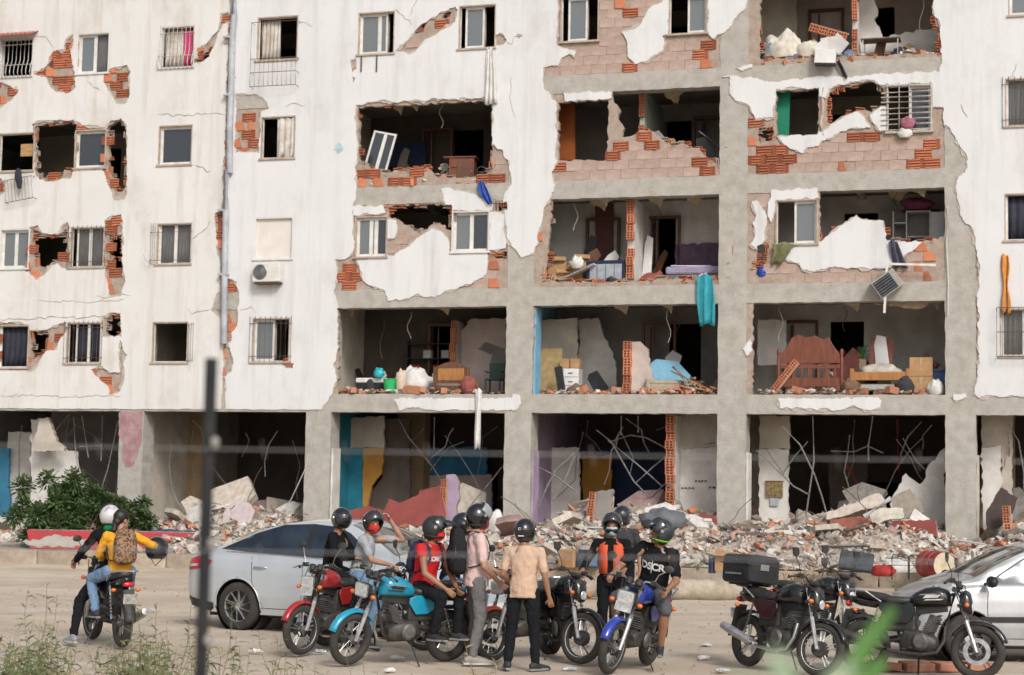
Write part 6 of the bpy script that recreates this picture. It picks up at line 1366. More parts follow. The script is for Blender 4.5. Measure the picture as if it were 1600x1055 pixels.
def person(label, loc, head, J, shirt, pants, skin=SKIN, sleeve=.62, short=False, shoes=SHOE, scale=1.0, girth=1.0, hem=0.0, lean=0.0, group='riders gathered on the dirt lot', tilt=None):
    e = empty('person', loc, R(head)); e.rotation_euler = Euler((R(lean), 0, R(head))); scale *= .915; e.scale = (scale,) * 3; tag(e, label, 'person', group)
    j = J; side = (j['shL'] - j['shR']).normalized(); hs_ = (j['hiL'] - j['hiR']).normalized(); g = girth
    b = MB()                                        # one continuous body
    up = (j['hed'] - j['nek']).normalized(); fwd = j.get('face', Vector((1, 0, 0))).normalized(); fy = math.atan2(fwd.y, fwd.x)
    hc = j['hed']; HM = Matrix.Translation(hc) @ Matrix.Rotation(fy, 4, 'Z') @ Matrix.Rotation(j.get('nod', 0), 4, 'Y')
    hb = MB(); hb.ell((0, 0, .02), (.098, .078, .105), 18, 12); hb.ell((.018, 0, -.05), (.07, .06, .07), 14, 10); hb.capsule((.088, 0, .015), (.108, 0, -.025), .010, .015, 8); hb.ell((.088, 0, -.068), (.014, .026, .010), 10, 6); hb.ell((.065, 0, -.105), (.025, .03, .02), 10, 6)
    for s in (-1, 1): hb.ell((-.005, s * .08, -.005), (.02, .01, .033), 8, 6)
    hb.xf(HM); b.add(hb.v, hb.f)
    b.capsule(j['nek'] - up * .05, hc - up * .06 - fwd * .012, .058, .052)
    rings(b, [(j['pel'] - V(0, 0, .06), .11 * g, .09 * g), (j['pel'], .145 * g, .105 * g), (j['pel'].lerp(j['che'], .5), .13 * g, .095 * g), (j['che'], .15 * g, .105 * g), (j['che'].lerp(j['nek'], .55), .15 * g, .09 * g), (j['nek'], .08, .065)], side)
    for s, w in (('L', 1), ('R', -1)):
        sh, el, wr = j['sh' + s], j['el' + s], j['wr' + s]
        b.capsule(sh - side * w * .03, el, .050 * g, .038 * g); b.capsule(el, el.lerp(wr, .35), .038 * g, .039 * g); b.capsule(el.lerp(wr, .35), wr, .039 * g, .025)
        hand(b, wr, el, j.get('curl', V(.3, 0, -1)), j.get('thumb', V(.6, -w * .8, .2)))
        hi, kn, an, to = j['hi' + s], j['kn' + s], j['an' + s], j['to' + s]
        b.capsule(hi, kn, .078 * g, .055 * g); b.capsule(kn, kn.lerp(an, .35), .053 * g, .055 * g); b.capsule(kn.lerp(an, .35), an, .055 * g, .034); b.capsule(an - V(0, 0, .03), to.lerp(an, .1), .036, .028)
    body = remesh(b, 'body', skin, e, .0085, 2)
    sm = MB(); hemz = j['pel'] + (j['pel'] - j['che']).normalized() * (.03 + hem)
    rings(sm, [(hemz, (.158 + .35 * hem) * g, (.126 + .3 * hem) * g), (j['pel'] + (j['che'] - j['pel']) * .15, (.158 + .2 * hem) * g, (.128 + .2 * hem) * g), (j['pel'].lerp(j['che'], .55), .150 * g, .120 * g), (j['che'], .172 * g, .128 * g), (j['che'].lerp(j['nek'], .45), .162 * g, .112 * g), (j['che'].lerp(j['nek'], .80), .10 * g, .085 * g), (j['nek'] + up * .004, .072, .066)], side)
    for s, w in (('L', 1), ('R', -1)):
        sh, el, wr = j['sh' + s], j['el' + s], j['wr' + s]
        sm.capsule(j['nek'] - up * .045 + side * w * .03, sh - V(0, 0, .012), .052 * g, .064 * g); sm.capsule(sh - side * w * .07 - up * .05, sh - up * .02, .068 * g, .062 * g)
        if sleeve <= 1: sm.capsule(sh, sh.lerp(el, sleeve), .062 * g, .054 * g)
        else: sm.capsule(sh, el, .064 * g, .053 * g); sm.capsule(el, el.lerp(wr, sleeve - 1), .053 * g, .043 * g)
    so = remesh(sm, 'shirt', shirt, e, .010, 2, .024)
    tm = MB(); pw = j['pel']
    rings(tm, [(pw - V(0, 0, .10) + (j['hiL'] + j['hiR'] - pw * 2) * .2, .13 * g, .11 * g), (pw - V(0, 0, .03), .158 * g, .120 * g), (pw + (j['che'] - pw).normalized() * .06, .140 * g, .108 * g)], hs_)
    for s in 'LR':
        hi, kn, an = j['hi' + s], j['kn' + s], j['an' + s]
        tm.capsule(hi, kn, .098 * g, .073 * g)
        if short: continue
        tm.capsule(kn, kn.lerp(an, .5), .070 * g, .062 * g); tm.capsule(kn.lerp(an, .5), an.lerp(kn, .08), .062 * g, .055 * g)
    remesh(tm, 'trousers', pants, e, .010, 2, .030)
    for s in 'LR':
        an, to = j['an' + s], j['to' + s]; d = (to - an); d.z *= .4; d.normalize(); sd = V(-d.y, d.x, 0).normalized(); zz = min(an.z - .065, to.z - .01)
        sh_ = MB(); heel = an - d * .045 - V(0, 0, .035)
        sh_.capsule(heel, heel + d * .10, .045, .047, 12); sh_.capsule(heel + d * .10, to + d * .02 - V(0, 0, .004), .046, .034, 12); sh_.capsule(an + V(0, 0, .0), heel + d * .03, .045, .046)
        sl_ = (to - heel).dot(d) + .02
        o = remesh(sh_, 'shoe', shoes, e, .009, 3)
        MB().prism([tuple((heel + d * a + sd * c).xy) for a, c in ((-.05, -.03), (.3 * sl_, -.04), (.75 * sl_, -.044), (sl_ + .04, -.02), (sl_ + .045, .02), (.75 * sl_, .044), (.3 * sl_, .04), (-.05, .03))], heel.z - .052, heel.z - .028, 'xy').build('sole', SOLE if shoes is not SHOE else mat('sole_grey', (.25, .25, .25), .8), o)
    e['hm'] = [x for r in HM for x in r]; del e['hm']
    e_ = dict(e=e, HM=HM, J=j, shirt=so, side=side, up=up, body=body)
    for s in (-1, 1):
        o = MB().ell(HM @ V(.085, s * .032, .012), (.008, .013, .007), 10, 6).build('eye', mat('eye_dark', (.02, .012, .01), .2), e)
    return e_
def helmet(p, m, style='raised', strip=None, visor=VIS, k=1.0, peak=False):
    """shell with a face opening, rim, visor"""
    e = p['e']; mb = MB().ell((0, 0, 0), (.158, .132, .15), 32, 22); keep = []
    for f in mb.f:
        c = sum((Vector(mb.v[i]) for i in f), Vector()) / len(f)
        a = math.degrees(math.atan2(abs(c.y), c.x))
        if c.z < -.115: continue
        if a < 68 and -.10 < c.z < .052 and style != 'closed' and not (style == 'full' and c.z < -.055): continue
        keep.append(f)
    mb.f = keep; mb.v = [((x * (1 + .10 * max(0, -z / .15)) if x > 0 else x * (1 - .10 * max(0, -z / .15))) * k, y * k, z * k) for x, y, z in mb.v]
    M = p['HM'] @ Matrix.Translation((-.005, 0, .03)); mb.xf(M)
    o = mb.build('helmet', m, e, smooth='all'); s = o.modifiers.new('s', 'SOLIDIFY'); s.thickness = .016; s.offset = -1
    def cap(zlo, zhi, amax, sc, tilt, name, mm):
        v = MB().ell((0, 0, 0), (.158 * sc * k, .132 * sc * k, .15 * sc * k), 32, 22); v.f = [f for f in v.f if zlo < (sum(v.v[i][2] for i in f) / len(f)) / k < zhi and math.degrees(math.atan2(abs(sum(v.v[i][1] for i in f)), sum(v.v[i][0] for i in f))) < amax]
        v.xf(M @ Matrix.Translation((0, 0, .01)) @ Matrix.Rotation(R(tilt), 4, 'Y')); q = v.build(name, mm, o, smooth='all'); t = q.modifiers.new('s', 'SOLIDIFY'); t.thickness = .004; return q
    MB().ell(p['HM'] @ V(-.035, 0, -.075), (.058, .074, .055), 14, 10).build('hair', HAIR, e, smooth='all')
    if style in ('raised', 'full'): cap(-.095, .06, 80, 1.06, -48, 'visor', visor)
    else: cap(-.085, .055, 78, 1.03, 0, 'visor', visor)
    if peak:
        pk = MB(); vs = []
        for r_, zz in ((.125, .095), (.20, .085), (.27, .055)):
            for i in range(9): t = R(-50 + 12.5 * i); vs.append((math.cos(t) * r_ * k, math.sin(t) * min(r_, .155) * k, (zz + .05 * math.cos(t * 1.4) - .03) * k))
        q = pk.add(vs, [(a_ * 9 + b_, a_ * 9 + b_ + 1, (a_ + 1) * 9 + b_ + 1, (a_ + 1) * 9 + b_) for a_ in range(2) for b_ in range(8)]).xf(M).build('peak', m, o, smooth='all'); q.modifiers.new('s', 'SOLIDIFY').thickness = .006
    cap(-.125, -.095, 200, 1.03, 0, 'rim', strip or BLKM)
    for s in (-1, 1): MB().lathe([(0, .012), (.02, .012), (.024, 0)], M @ V(.02, s * .128 * k, .015), p['HM'].to_3x3() @ V(0, s, 0), 14).build('visor_pivot', CHROME, o, smooth=True)
    return o
def facemask(p, m):
    v = MB().ell((.012, 0, -.045), (.102, .083, .085), 26, 18); v.f = [f for f in v.f if sum(v.v[i][0] for i in f) / len(f) > .012 and -.115 < sum(v.v[i][2] for i in f) / len(f) < -.005]
    v.v = [(x + (.015 if abs(y) < .03 else 0), y, z) for x, y, z in v.v]; o = v.xf(p['HM']).build('face_mask', m, p['e'], smooth='all'); o.modifiers.new('s', 'SOLIDIFY').thickness = .006
    for s in (-1, 1): MB().tube([p['HM'] @ V(.03, s * .078, -.03), p['HM'] @ V(-.01, s * .084, .0)], .0025, 5).build('ear_loop', m, o)
def backpack(p, m, size=(.30, .16, .44), off=(-.20, 0, -.07), strap=None, label=None):
    """rounded pack on the back with pocket, zip and shoulder straps (a thing of its own)"""
    j = p['J']; e = p['e']; c = j['che']; side = p['side']; up = (j['nek'] - j['pel']).normalized(); back_ = up.cross(side) * -1
    if back_.x > 0 and abs(side.y) > .5: back_ = -back_
    M = Matrix((back_.to_4d(), side.to_4d(), up.to_4d(), (0, 0, 0, 1))).transposed(); M[3] = (0, 0, 0, 1); M.translation = c; 
    for r in range(3): M[r][3] = c[r]
    h = size[2] / 2; w = size[0] / 2; d = size[1] / 2; x0 = .12 + d
    g = empty('backpack', e.location, e.rotation_euler.z); g.rotation_euler = e.rotation_euler; g.scale = e.scale; tag(g, label, 'backpack')
    bm_ = MB(); n = 28; vs = []; zs = [(-h - .02, .55), (-h + .0, .86), (-h + .05, 1.0), (-.05, 1.02), (.06, .98), (h - .08, .88), (h - .02, .7), (h, .4)]
    for z_, q_ in zs:
        for i in range(n):
            t = 2 * math.pi * i / n; cc, s2_ = math.cos(t), math.sin(t); vs.append((x0 + d * q_ * math.copysign(abs(cc) ** .6, cc) * (1 if cc > 0 else .8), w * q_ * math.copysign(abs(s2_) ** .6, s2_), z_))
    bm_.add(vs, [(i * n + k_, i * n + (k_ + 1) % n, (i + 1) * n + (k_ + 1) % n, (i + 1) * n + k_) for i in range(len(zs) - 1) for k_ in range(n)] + [tuple(range(n - 1, -1, -1)), tuple((len(zs) - 1) * n + k_ for k_ in range(n))])
    bm_.v = [tuple(Vector(v_) + Vector((.018, .018, .01)) * noise.noise(Vector(v_) * 9)) for v_ in bm_.v]
    o = bm_.xf(M).build('pack', m, g, smooth='all')
    pk = MB().ell((x0 + d * .85, 0, -.09), (.045, w * .8, h * .5), 20, 12).xf(M).build('pocket', m, g, smooth='all')
    MB().tube([M @ V(x0 + d * .6, math.sin(t) * w * .93, -.02 + math.cos(t) * h * .93) for t in [-2.2 + .22 * i for i in range(21)]], .006, 5).build('zip', BLKM, g)
    for s in (-1, 1):
        MB().tube([M @ q for q in (V(.12, s * .09, .20), V(.03, s * .115, .215), V(-.085, s * .115, .16), V(-.135, s * .12, .03), V(-.10, s * .15, -.1), V(.03, s * .17, -.17), V(.13, s * .14, -.19))], .02, 8, True, .35).build('strap', strap or m, g, smooth='all')
    MB().tube([M @ q for q in (V(.13, -.04, .22), V(.14, 0, .26), V(.13, .04, .22))], .008, 6).build('loop', strap or m, g)
    return g
def printed(p, body, size, z, m, name='shirt_print', shear=0.0, dx=0.0):
    """lettering laid on the chest of a shirt"""
    cu_ = bpy.data.curves.new('t', 'FONT'); cu_.body = body; cu_.size = size; cu_.align_x = 'CENTER'; cu_.extrude = .001; cu_.shear = shear; cu_.offset = .004
    t = bpy.data.objects.new('t', cu_); COL.objects.link(t); dg = bpy.context.evaluated_depsgraph_get(); me = bpy.data.meshes.new_from_object(t.evaluated_get(dg)); bpy.data.objects.remove(t)
    j = p['J']; side = p['side']; up = (j['nek'] - j['pel']).normalized(); f = side.cross(up)
    c = j['pel'].lerp(j['nek'], z) + f * .25 + side * dx
    bm = bmesh.new(); bm.from_mesh(me); bmesh.ops.triangulate(bm, faces=bm.faces); bmesh.ops.subdivide_edges(bm, edges=[q for q in bm.edges if q.calc_length() > .02], cuts=2, use_grid_fill=False)
    from mathutils.bvhtree import BVHTree
    tr = BVHTree.FromPolygons([v.co for v in p['shirt'].data.vertices], [q.vertices for q in p['shirt'].data.polygons])
    for v in bm.verts:
        w = c + side * v.co.x + up * v.co.y
        hit = tr.ray_cast(w, -f); v.co = (hit[0] if hit[0] else w - f * .13) + f * (.004 + (.0015 if v.co.z > 0 else 0))
    bm.to_mesh(me); bm.free(); me.materials.clear(); me.materials.append(m); return link(name, me, p['e'])
def seat_on(bk, dx=0.0):
    return bk.location.copy(), math.degrees(bk.rotation_euler.z), math.degrees(bk.rotation_euler.x)
BLACKC = cloth('black', (.010, .010, .011)); GREYC = cloth('grey', (.34, .36, .38)); REDC = cloth('red', (.55, .02, .025)); PINKC = cloth('pink', (.66, .47, .45)); PEACH = cloth('peach', (.56, .385, .28)); YELL = cloth('yellow', (.74, .36, .03))
JEAN = cloth('jeans', (.12, .20, .32), col2=(.19, .28, .40)); CARGO = cloth('cargo', (.12, .115, .11), col2=(.17, .165, .16)); DKP = cloth('dark_trousers', (.012, .013, .016)); OLIVE = cloth('sleeve_print', (.016, .016, .02))

# ---- left motorcycle: driver and passenger
l, h, q = seat_on(b_left)
p = person('motorcycle driver in black with a white and purple helmet, far left', l, h, ride(pel=V(-.14, 0, .95), che=V(-.05, 0, 1.27), nek=V(0, 0, 1.46), hed=V(.05, 0, 1.61), shL=V(-.02, .19, 1.41), shR=V(-.02, -.19, 1.41), elL=V(.12, .33, 1.18), wrL=V(.29, .36, 1.06), hiL=V(-.12, .12, .92), hiR=V(-.12, -.12, .92), knL=V(.13, .33, .55), anL=V(.0, .44, .10), toL=V(.17, .48, .04), face=V(1, -.35, 0)), BLACKC, DKP, sleeve=1.9, shoes=mat('shoe_grey', (.3, .31, .34), .7))
hm = helmet(p, mat('helmet_white', (.62, .60, .60), .3, coat=.5, scale=7, col2=(.35, .12, .28), contrast=(.36, .42)), 'full')
sc = MB().ell(p['HM'] @ V(-.07, 0, -.13), (.06, .08, .05), 16, 10); sc.build('scarf', cloth('green', (.01, .20, .08)), p['e'], smooth='all')
p = person('passenger in a yellow shirt and jeans with a ponytail, on the left motorcycle', l, h, ride(pel=V(-.46, 0, 1.0), che=V(-.44, -.01, 1.30), nek=V(-.42, -.02, 1.49), hed=V(-.40, -.03, 1.645), shL=V(-.43, .17, 1.44), shR=V(-.43, -.19, 1.44), elL=V(-.30, .24, 1.20), wrL=V(-.12, .12, 1.12), elR=V(-.42, -.44, 1.32), wrR=V(-.22, -.60, 1.27), hiL=V(-.44, .13, .97), hiR=V(-.44, -.13, .97), knL=V(-.10, .27, .86), knR=V(-.10, -.25, .82), anL=V(-.27, .24, .44), anR=V(-.27, -.24, .44), toL=V(-.12, .26, .38), toR=V(-.12, -.26, .38), face=V(.35, -1, 0)), YELL, JEAN, SKIN2, sleeve=1.95, scale=.97)
hr = MB().ell((-.015, 0, .045), (.112, .092, .105), 20, 14); hr.ell((-.09, 0, -.02), (.05, .06, .07), 14, 10); hr.capsule((-.10, 0, -.03), (-.13, .0, -.14), .042, .035); hr.xf(p['HM']); remesh(hr, 'hair', HAIR, p['e'], .010, 2, .012)
LEO = mat('leopard_pack', (.30, .17, .09), .8, scale=34, col2=(.05, .03, .02), contrast=(.44, .52), bump=.2)
backpack(p, LEO, (.30, .17, .44), strap=BLKM, label='brown leopard-print backpack on the passenger in yellow')
e = empty('spare_helmet', l + Vector((math.cos(R(h)) * -.24 + math.sin(R(h)) * .50, math.sin(R(h)) * -.24 - math.cos(R(h)) * .50, 1.12)), R(h - 60)); tag(e, 'black helmet hanging from the arm of the passenger in yellow', 'helmet')
mb = MB().ell((0, 0, 0), (.155, .13, .15), 26, 18); mb.f = [f for f in mb.f if not (sum(mb.v[i][0] for i in f) / len(f) > .07 and -.09 < sum(mb.v[i][2] for i in f) / len(f) < .05) and sum(mb.v[i][2] for i in f) / len(f) > -.12]
o = mb.build('shell', HELB, e, smooth='all'); o.modifiers.new('s', 'SOLIDIFY').thickness = .016; MB().tube([(0, .1, -.1), (.0, .02, -.2), (0, -.1, -.1)], .006, 5).build('chin_strap', BLKM, e)

# ---- dark motorcycle behind: rider in grey, passenger in black
l, h, q = seat_on(b_dark)
p = person('rider in a grey shirt touching his helmet, red mask, on the dark motorcycle', l, h, ride(elL=V(.24, .30, 1.40), wrL=V(.10, .20, 1.66), thumb=V(0, -1, .3), elR=V(.02, -.27, 1.14), knR=V(.16, -.30, .74), anR=V(.0, -.40, .12), toR=V(.16, -.43, .04), face=V(.7, -.75, 0), nod=.12), GREYC, JEAN, SKIN2, sleeve=.7)
helmet(p, HELM, 'raised'); facemask(p, MASKR)
p = person('passenger all in black with a black helmet behind the rider in grey', l, h, ride(pel=V(-.62, 0, 1.0), che=V(-.58, 0, 1.30), nek=V(-.55, 0, 1.48), hed=V(-.50, 0, 1.63), shL=V(-.56, .18, 1.43), shR=V(-.56, -.18, 1.43), elL=V(-.42, .28, 1.2), elR=V(-.46, -.30, 1.18), wrL=V(-.22, .2, 1.12), wrR=V(-.24, -.2, 1.16), hiL=V(-.58, .13, .97), hiR=V(-.58, -.13, .97), knL=V(-.2, .26, .82), knR=V(-.2, -.26, .82), anL=V(-.3, .25, .42), anR=V(-.3, -.25, .42), toL=V(-.15, .27, .36), toR=V(-.15, -.27, .36), face=V(.6, -.6, 0)), BLACKC, DKP, sleeve=1.9)
helmet(p, HELB, 'closed')

# ---- turquoise motorcycle: sitting sideways in red, another behind
bl_ = b_blue.location; hb_ = b_blue.rotation_euler.z; sp_ = bl_ + Vector((math.cos(hb_), math.sin(hb_), 0)) * -.30
p = person('person in a red shirt sitting sideways on the turquoise motorcycle, black helmet', (sp_.x, sp_.y, 0), -38, stand(pel=V(0, 0, .93), che=V(.06, 0, 1.23), nek=V(.11, 0, 1.42), hed=V(.16, 0, 1.57), shL=V(.09, .18, 1.36), shR=V(.09, -.18, 1.36), elL=V(.22, .22, 1.08), elR=V(.22, -.24, 1.07), wrL=V(.43, .10, .90), wrR=V(.43, -.08, .88), hiL=V(.03, .10, .90), hiR=V(.03, -.10, .90), knL=V(.42, .16, .80), knR=V(.40, -.14, .78), anL=V(.40, .17, .36), anR=V(.30, -.15, .36), toL=V(.56, .2, .29), toR=V(.46, -.17, .29), face=V(.8, .55, 0), nod=.1), REDC, DKP, sleeve=.25)
helmet(p, HELM, 'raised', peak=True); facemask(p, MASKR); printed(p, 'COMET', .075, .62, WHT)
backpack(p, cloth('navy_pack', (.03, .035, .07)), (.26, .12, .36), label='dark navy backpack on the person in red')
s2 = gp(712, 1020)
p = person('half-hidden person in a dark vest and jeans behind the red and pink shirts', (s2.x, s2.y, 0), -10, ride(pel=V(-.1, 0, .93), che=V(-.03, 0, 1.25), nek=V(.02, 0, 1.44), hed=V(.07, 0, 1.60), shL=V(0, .19, 1.39), shR=V(0, -.19, 1.39), elL=V(.2, .27, 1.15), elR=V(.18, -.25, 1.12), wrL=V(.38, .2, 1.05), wrR=V(.36, -.15, 1.02), hiL=V(-.08, .11, .9), hiR=V(-.08, -.11, .9), knL=V(.3, .2, .72), knR=V(.28, -.2, .70), anL=V(.25, .22, .10), anR=V(.2, -.22, .10), toL=V(.42, .25, .04), toR=V(.37, -.25, .04), face=V(1, .1, 0)), BLACKC, JEAN, sleeve=.5)
helmet(p, mat('helmet_navy', (.012, .016, .03), .3, coat=.6, var=.2), 'raised', peak=True)
# ---- standing in pink, standing in peach
g1 = gp(741, 1038)
p = person('standing person in a pale pink shirt with black backpack and grey cargo trousers', (g1.x, g1.y, 0), 14, stand(elL=V(.08, .28, 1.14), wrL=V(.28, .14, 1.02), elR=V(.03, -.27, 1.10), wrR=V(.22, -.16, .93), anL=V(-.02, .12, .09), anR=V(-.06, -.13, .09), face=V(1, .25, 0), nod=.05), PINKC, CARGO, SKIN2, sleeve=.75, scale=1.06, hem=.05, shoes=mat('shoe_sand', (.34, .30, .25), .8))
helmet(p, HELB, 'raised', visor=mat('visor_clear', (.35, .37, .38), .08, coat=.8)); facemask(p, MASKR)
backpack(p, cloth('pack_black', (.02, .02, .023)), (.31, .19, .50), label='large black backpack on the person in pale pink')
g1 = gp(816, 1048)
p = person('standing person in a peach shirt and black trousers seen from behind', (g1.x, g1.y, 0), 78, stand(elL=V(-.02, .25, 1.13), wrL=V(.14, .16, 1.0), elR=V(-.02, -.26, 1.11), wrR=V(.02, -.31, .86), hiL=V(0, .10, .92), knL=V(.03, .15, .50), anL=V(.0, .18, .09), anR=V(-.02, -.16, .09), knR=V(.02, -.13, .50), toL=V(.16, .24, .03), toR=V(.13, -.27, .03), face=V(1, -.1, 0)), PEACH, DKP, SKIN, sleeve=.72, scale=.97, hem=.06, girth=.98)
hm = helmet(p, HELB, 'closed')
MB().lathe([(.012, 0), (.017, 0), (.017, .003), (.012, .003)], p['HM'] @ V(-.157, .02, .055), p['HM'].to_3x3() @ V(-1, 0, .2), 16, True).build('badge', WHT, hm)
MB().box(p['HM'] @ V(-.163, 0, -.03), (.004, .07, .012), (0, 0, 0)).xf(Matrix.Identity(4)).build('badge', WHT, hm)
# ---- middle: orange vest, helmet behind, printed black shirt
g1 = gp(954, 1018)
p = person('person in an orange vest with a white and black helmet and pale face mask', (g1.x, g1.y, 0), 258, stand(elL=V(.10, .27, 1.15), wrL=V(.30, .22, 1.08), elR=V(.08, -.32, 1.16), wrR=V(.26, -.34, 1.06), face=V(1, .1, 0)), BLACKC, DKP, SKIN, sleeve=1.8)
helmet(p, mat('helmet_flames', (.02, .02, .022), .3, coat=.6, scale=9, col2=(.6, .6, .6), contrast=(.40, .45)), 'full'); facemask(p, mat('mask_pale', (.42, .58, .62), .8, var=.1))
j = p['J']; vm = MB(); rings(vm, [(j['pel'] + V(0, 0, .06), .175, .14), (j['pel'].lerp(j['che'], .6), .165, .132), (j['che'], .182, .138), (j['che'].lerp(j['nek'], .55), .175, .118), (j['nek'] - V(0, 0, .03), .09, .075)], p['side'])
vm.f = [f for f in vm.f if not (len(f) == 4 and abs(sum(vm.v[i][1] for i in f) / 4) < .06 and sum(vm.v[i][0] for i in f) / 4 > -.1) and len(f) == 4]
o = vm.build('vest', mat('vest_orange', (.62, .09, .03), .7, var=.08), p['e'], smooth='all'); o.modifiers.new('s', 'SOLIDIFY').thickness = .008
g1 = gp(970, 985)
p = person('person with a dark blue helmet half hidden behind the orange vest', (g1.x, g1.y, 0), 262, stand(hed=V(.02, 0, 1.62), face=V(1, -.3, 0)), cloth('charcoal', (.05, .05, .055)), DKP, scale=1.05)
helmet(p, mat('helmet_navy', (0, 0, 0)), 'closed')
l, h, q = seat_on(b_fr)
p = person('rider in a printed black shirt and shorts with a green-rimmed helmet, on the blue motorcycle', l, h, ride(lean=0, che=V(-.19, 0, 1.27), elL=V(.06, .36, 1.14), elR=V(.05, -.34, 1.14), wrL=V(.27, .35, 1.05), wrR=V(.27, -.33, 1.05), knL=V(.17, .34, .80), anL=V(.02, .34, .36), toL=V(.17, .40, .30), knR=V(.18, -.26, .78), face=V(.55, -.85, 0)), BLACKC, cloth('grey_shorts', (.10, .10, .105)), SKIN, sleeve=.8, short=True, girth=1.12, scale=1.02, lean=q)
hm = helmet(p, mat('helmet_slate', (.03, .045, .05), .35, coat=.5, var=.3, scale=12), 'raised', peak=True, strip=mat('lime_strip', (.20, .55, .04), .5)); printed(p, 'DSCR', .115, .50, WHT)
j = p['J']; up_ = (j['nek'] - j['pel']).normalized(); f_ = p['side'].cross(up_); c_ = j['pel'].lerp(j['nek'], .57) + f_ * .137
MB().add([c_ + up_ * .09, c_ + p['side'] * .012, c_ - up_ * .09, c_ - p['side'] * .012, c_ + f_ * .004], [(0, 1, 4), (1, 2, 4), (2, 3, 4), (3, 0, 4), (0, 3, 2, 1)]).build('shirt_print', WHT, p['e'])
tw = MB(); j = p['J']; tw.tube([j['nek'] + V(.05, .08, -.06), j['nek'] + V(-.03, .10, .0), j['nek'] + V(-.08, .0, .01), j['nek'] + V(-.03, -.10, .0), j['nek'] + V(.04, -.13, -.06)], .03, 8, True, .5); tw.build('towel', CLOTHW, p['e'], smooth='all')
# ================================================================ rubble, forecourt things
HT = [(-40, .3), (40, .25), (130, .35), (215, .5), (240, .75), (300, .85), (360, .8), (430, 1.05), (475, .85), (510, .45), (560, .7), (620, .8), (700, .8), (770, .7), (810, .6), (870, 1.15), (930, 1.1), (1000, 1.15), (1100, 1.15), (1160, 1.0), (1230, 1.0), (1300, 1.2), (1360, 1.35), (1420, 1.2), (1480, .85), (1520, .75), (1570, 1.1), (1640, 1.2), (1720, .6)]
HU = [(fp(x, 800)[0], h) for x, h in HT]
CD = [(-5.5, 0), (-4.4, .10), (-3.0, .42), (-1.5, .68), (0, .85), (.8, 1.0), (2.5, .8), (4.0, .35), (5.5, 0)]
def lerp_(k, x):
    if x <= k[0][0]: return k[0][1]
    for (a, p), (b, q) in zip(k, k[1:]):
        if x <= b: return p + (q - p) * (x - a) / (b - a)
    return k[-1][1]
UB = fp(330, 800)[0]
def onpave(u, d): p = BM @ Vector((u, d, 0)); return p.y > kerb_y(p.x) + .35
def heapz(u, d):
    c = lerp_(CD, d)
    if u < UB: c *= max(0, min(1, (d + 1.8) / 1.8))       # behind the red barrier the heap stays under the building
    p = BM @ Vector((u, d, 0)); c *= max(0, min(1, (p.y - kerb_y(p.x) - .45) / .9))
    return PZ - (.06 if c < .02 else 0) + lerp_(HU, u) * c * (1 + .28 * noise.noise((u * .55, d * .7, 2))) + .10 * noise.noise((u * 1.7, d * 1.9, 5)) * c
RUBM = mat('rubble_dust', (0.46, 0.41, 0.36), 0.97, scale=12, col2=(0.27, 0.22, 0.18), bump=.9, bscale=26, contrast=(.4, .6), spec=.1)
CHK = {'pale': mat('chunk_pale', (.54, .49, .43), .95, scale=6, col2=(.40, .34, .28), bump=.6, bscale=24, objvar=.15, spec=.1), 'white': mat('chunk_white', (.66, .64, .61), .95, scale=5, col2=(.50, .47, .42), bump=.4, objvar=.08, spec=.1),
       'brick': mat('chunk_brick', (.46, .17, .085), .95, scale=6, col2=(.40, .22, .15), bump=.6, objvar=.2, spec=.1), 'grey': mat('chunk_grey', (.33, .31, .28), .95, scale=6, col2=(.22, .20, .18), bump=.6, objvar=.15, spec=.1), 'pink': mat('chunk_pink', (.48, .34, .33), .95, scale=6, col2=(.36, .24, .22), bump=.5, objvar=.1, spec=.1)}
def hull_mesh(seed, sx, sy, sz, n=11, m=None):
    rg = random.Random(seed); bm = bmesh.new()
    for i in range(n):
        v = Vector((rg.gauss(0, 1), rg.gauss(0, 1), rg.gauss(0, 1))).normalized() * rg.uniform(.8, 1.05); bm.verts.new((v.x * sx, v.y * sy, v.z * sz))
    r = bmesh.ops.convex_hull(bm, input=bm.verts); bmesh.ops.delete(bm, geom=[g for g in r['geom_interior'] if isinstance(g, bmesh.types.BMVert)], context='VERTS')
    me = bpy.data.meshes.new('chunk'); bm.to_mesh(me); bm.free()
    if m: me.materials.append(m)
    return me
SHAPES = [(1, .8, .6), (1, .7, .35), (1, .9, .25), (1.2, .5, .4), (1, .6, .6), (1.3, .8, .16)]
base_hulls = []
for i in range(12):
    me = hull_mesh(i, *SHAPES[i % 6]); base_hulls.append(([tuple(v.co) for v in me.vertices], [tuple(p.vertices) for p in me.polygons])); bpy.data.meshes.remove(me)
def slabby(rg):
    """broken wall slab: flat polygon with thickness"""
    n = rg.randint(5, 7); return [(math.cos(2 * math.pi * i / n + rg.uniform(-.3, .3)) * rg.uniform(.7, 1.1), math.sin(2 * math.pi * i / n + rg.uniform(-.3, .3)) * rg.uniform(.5, .9)) for i in range(n)]
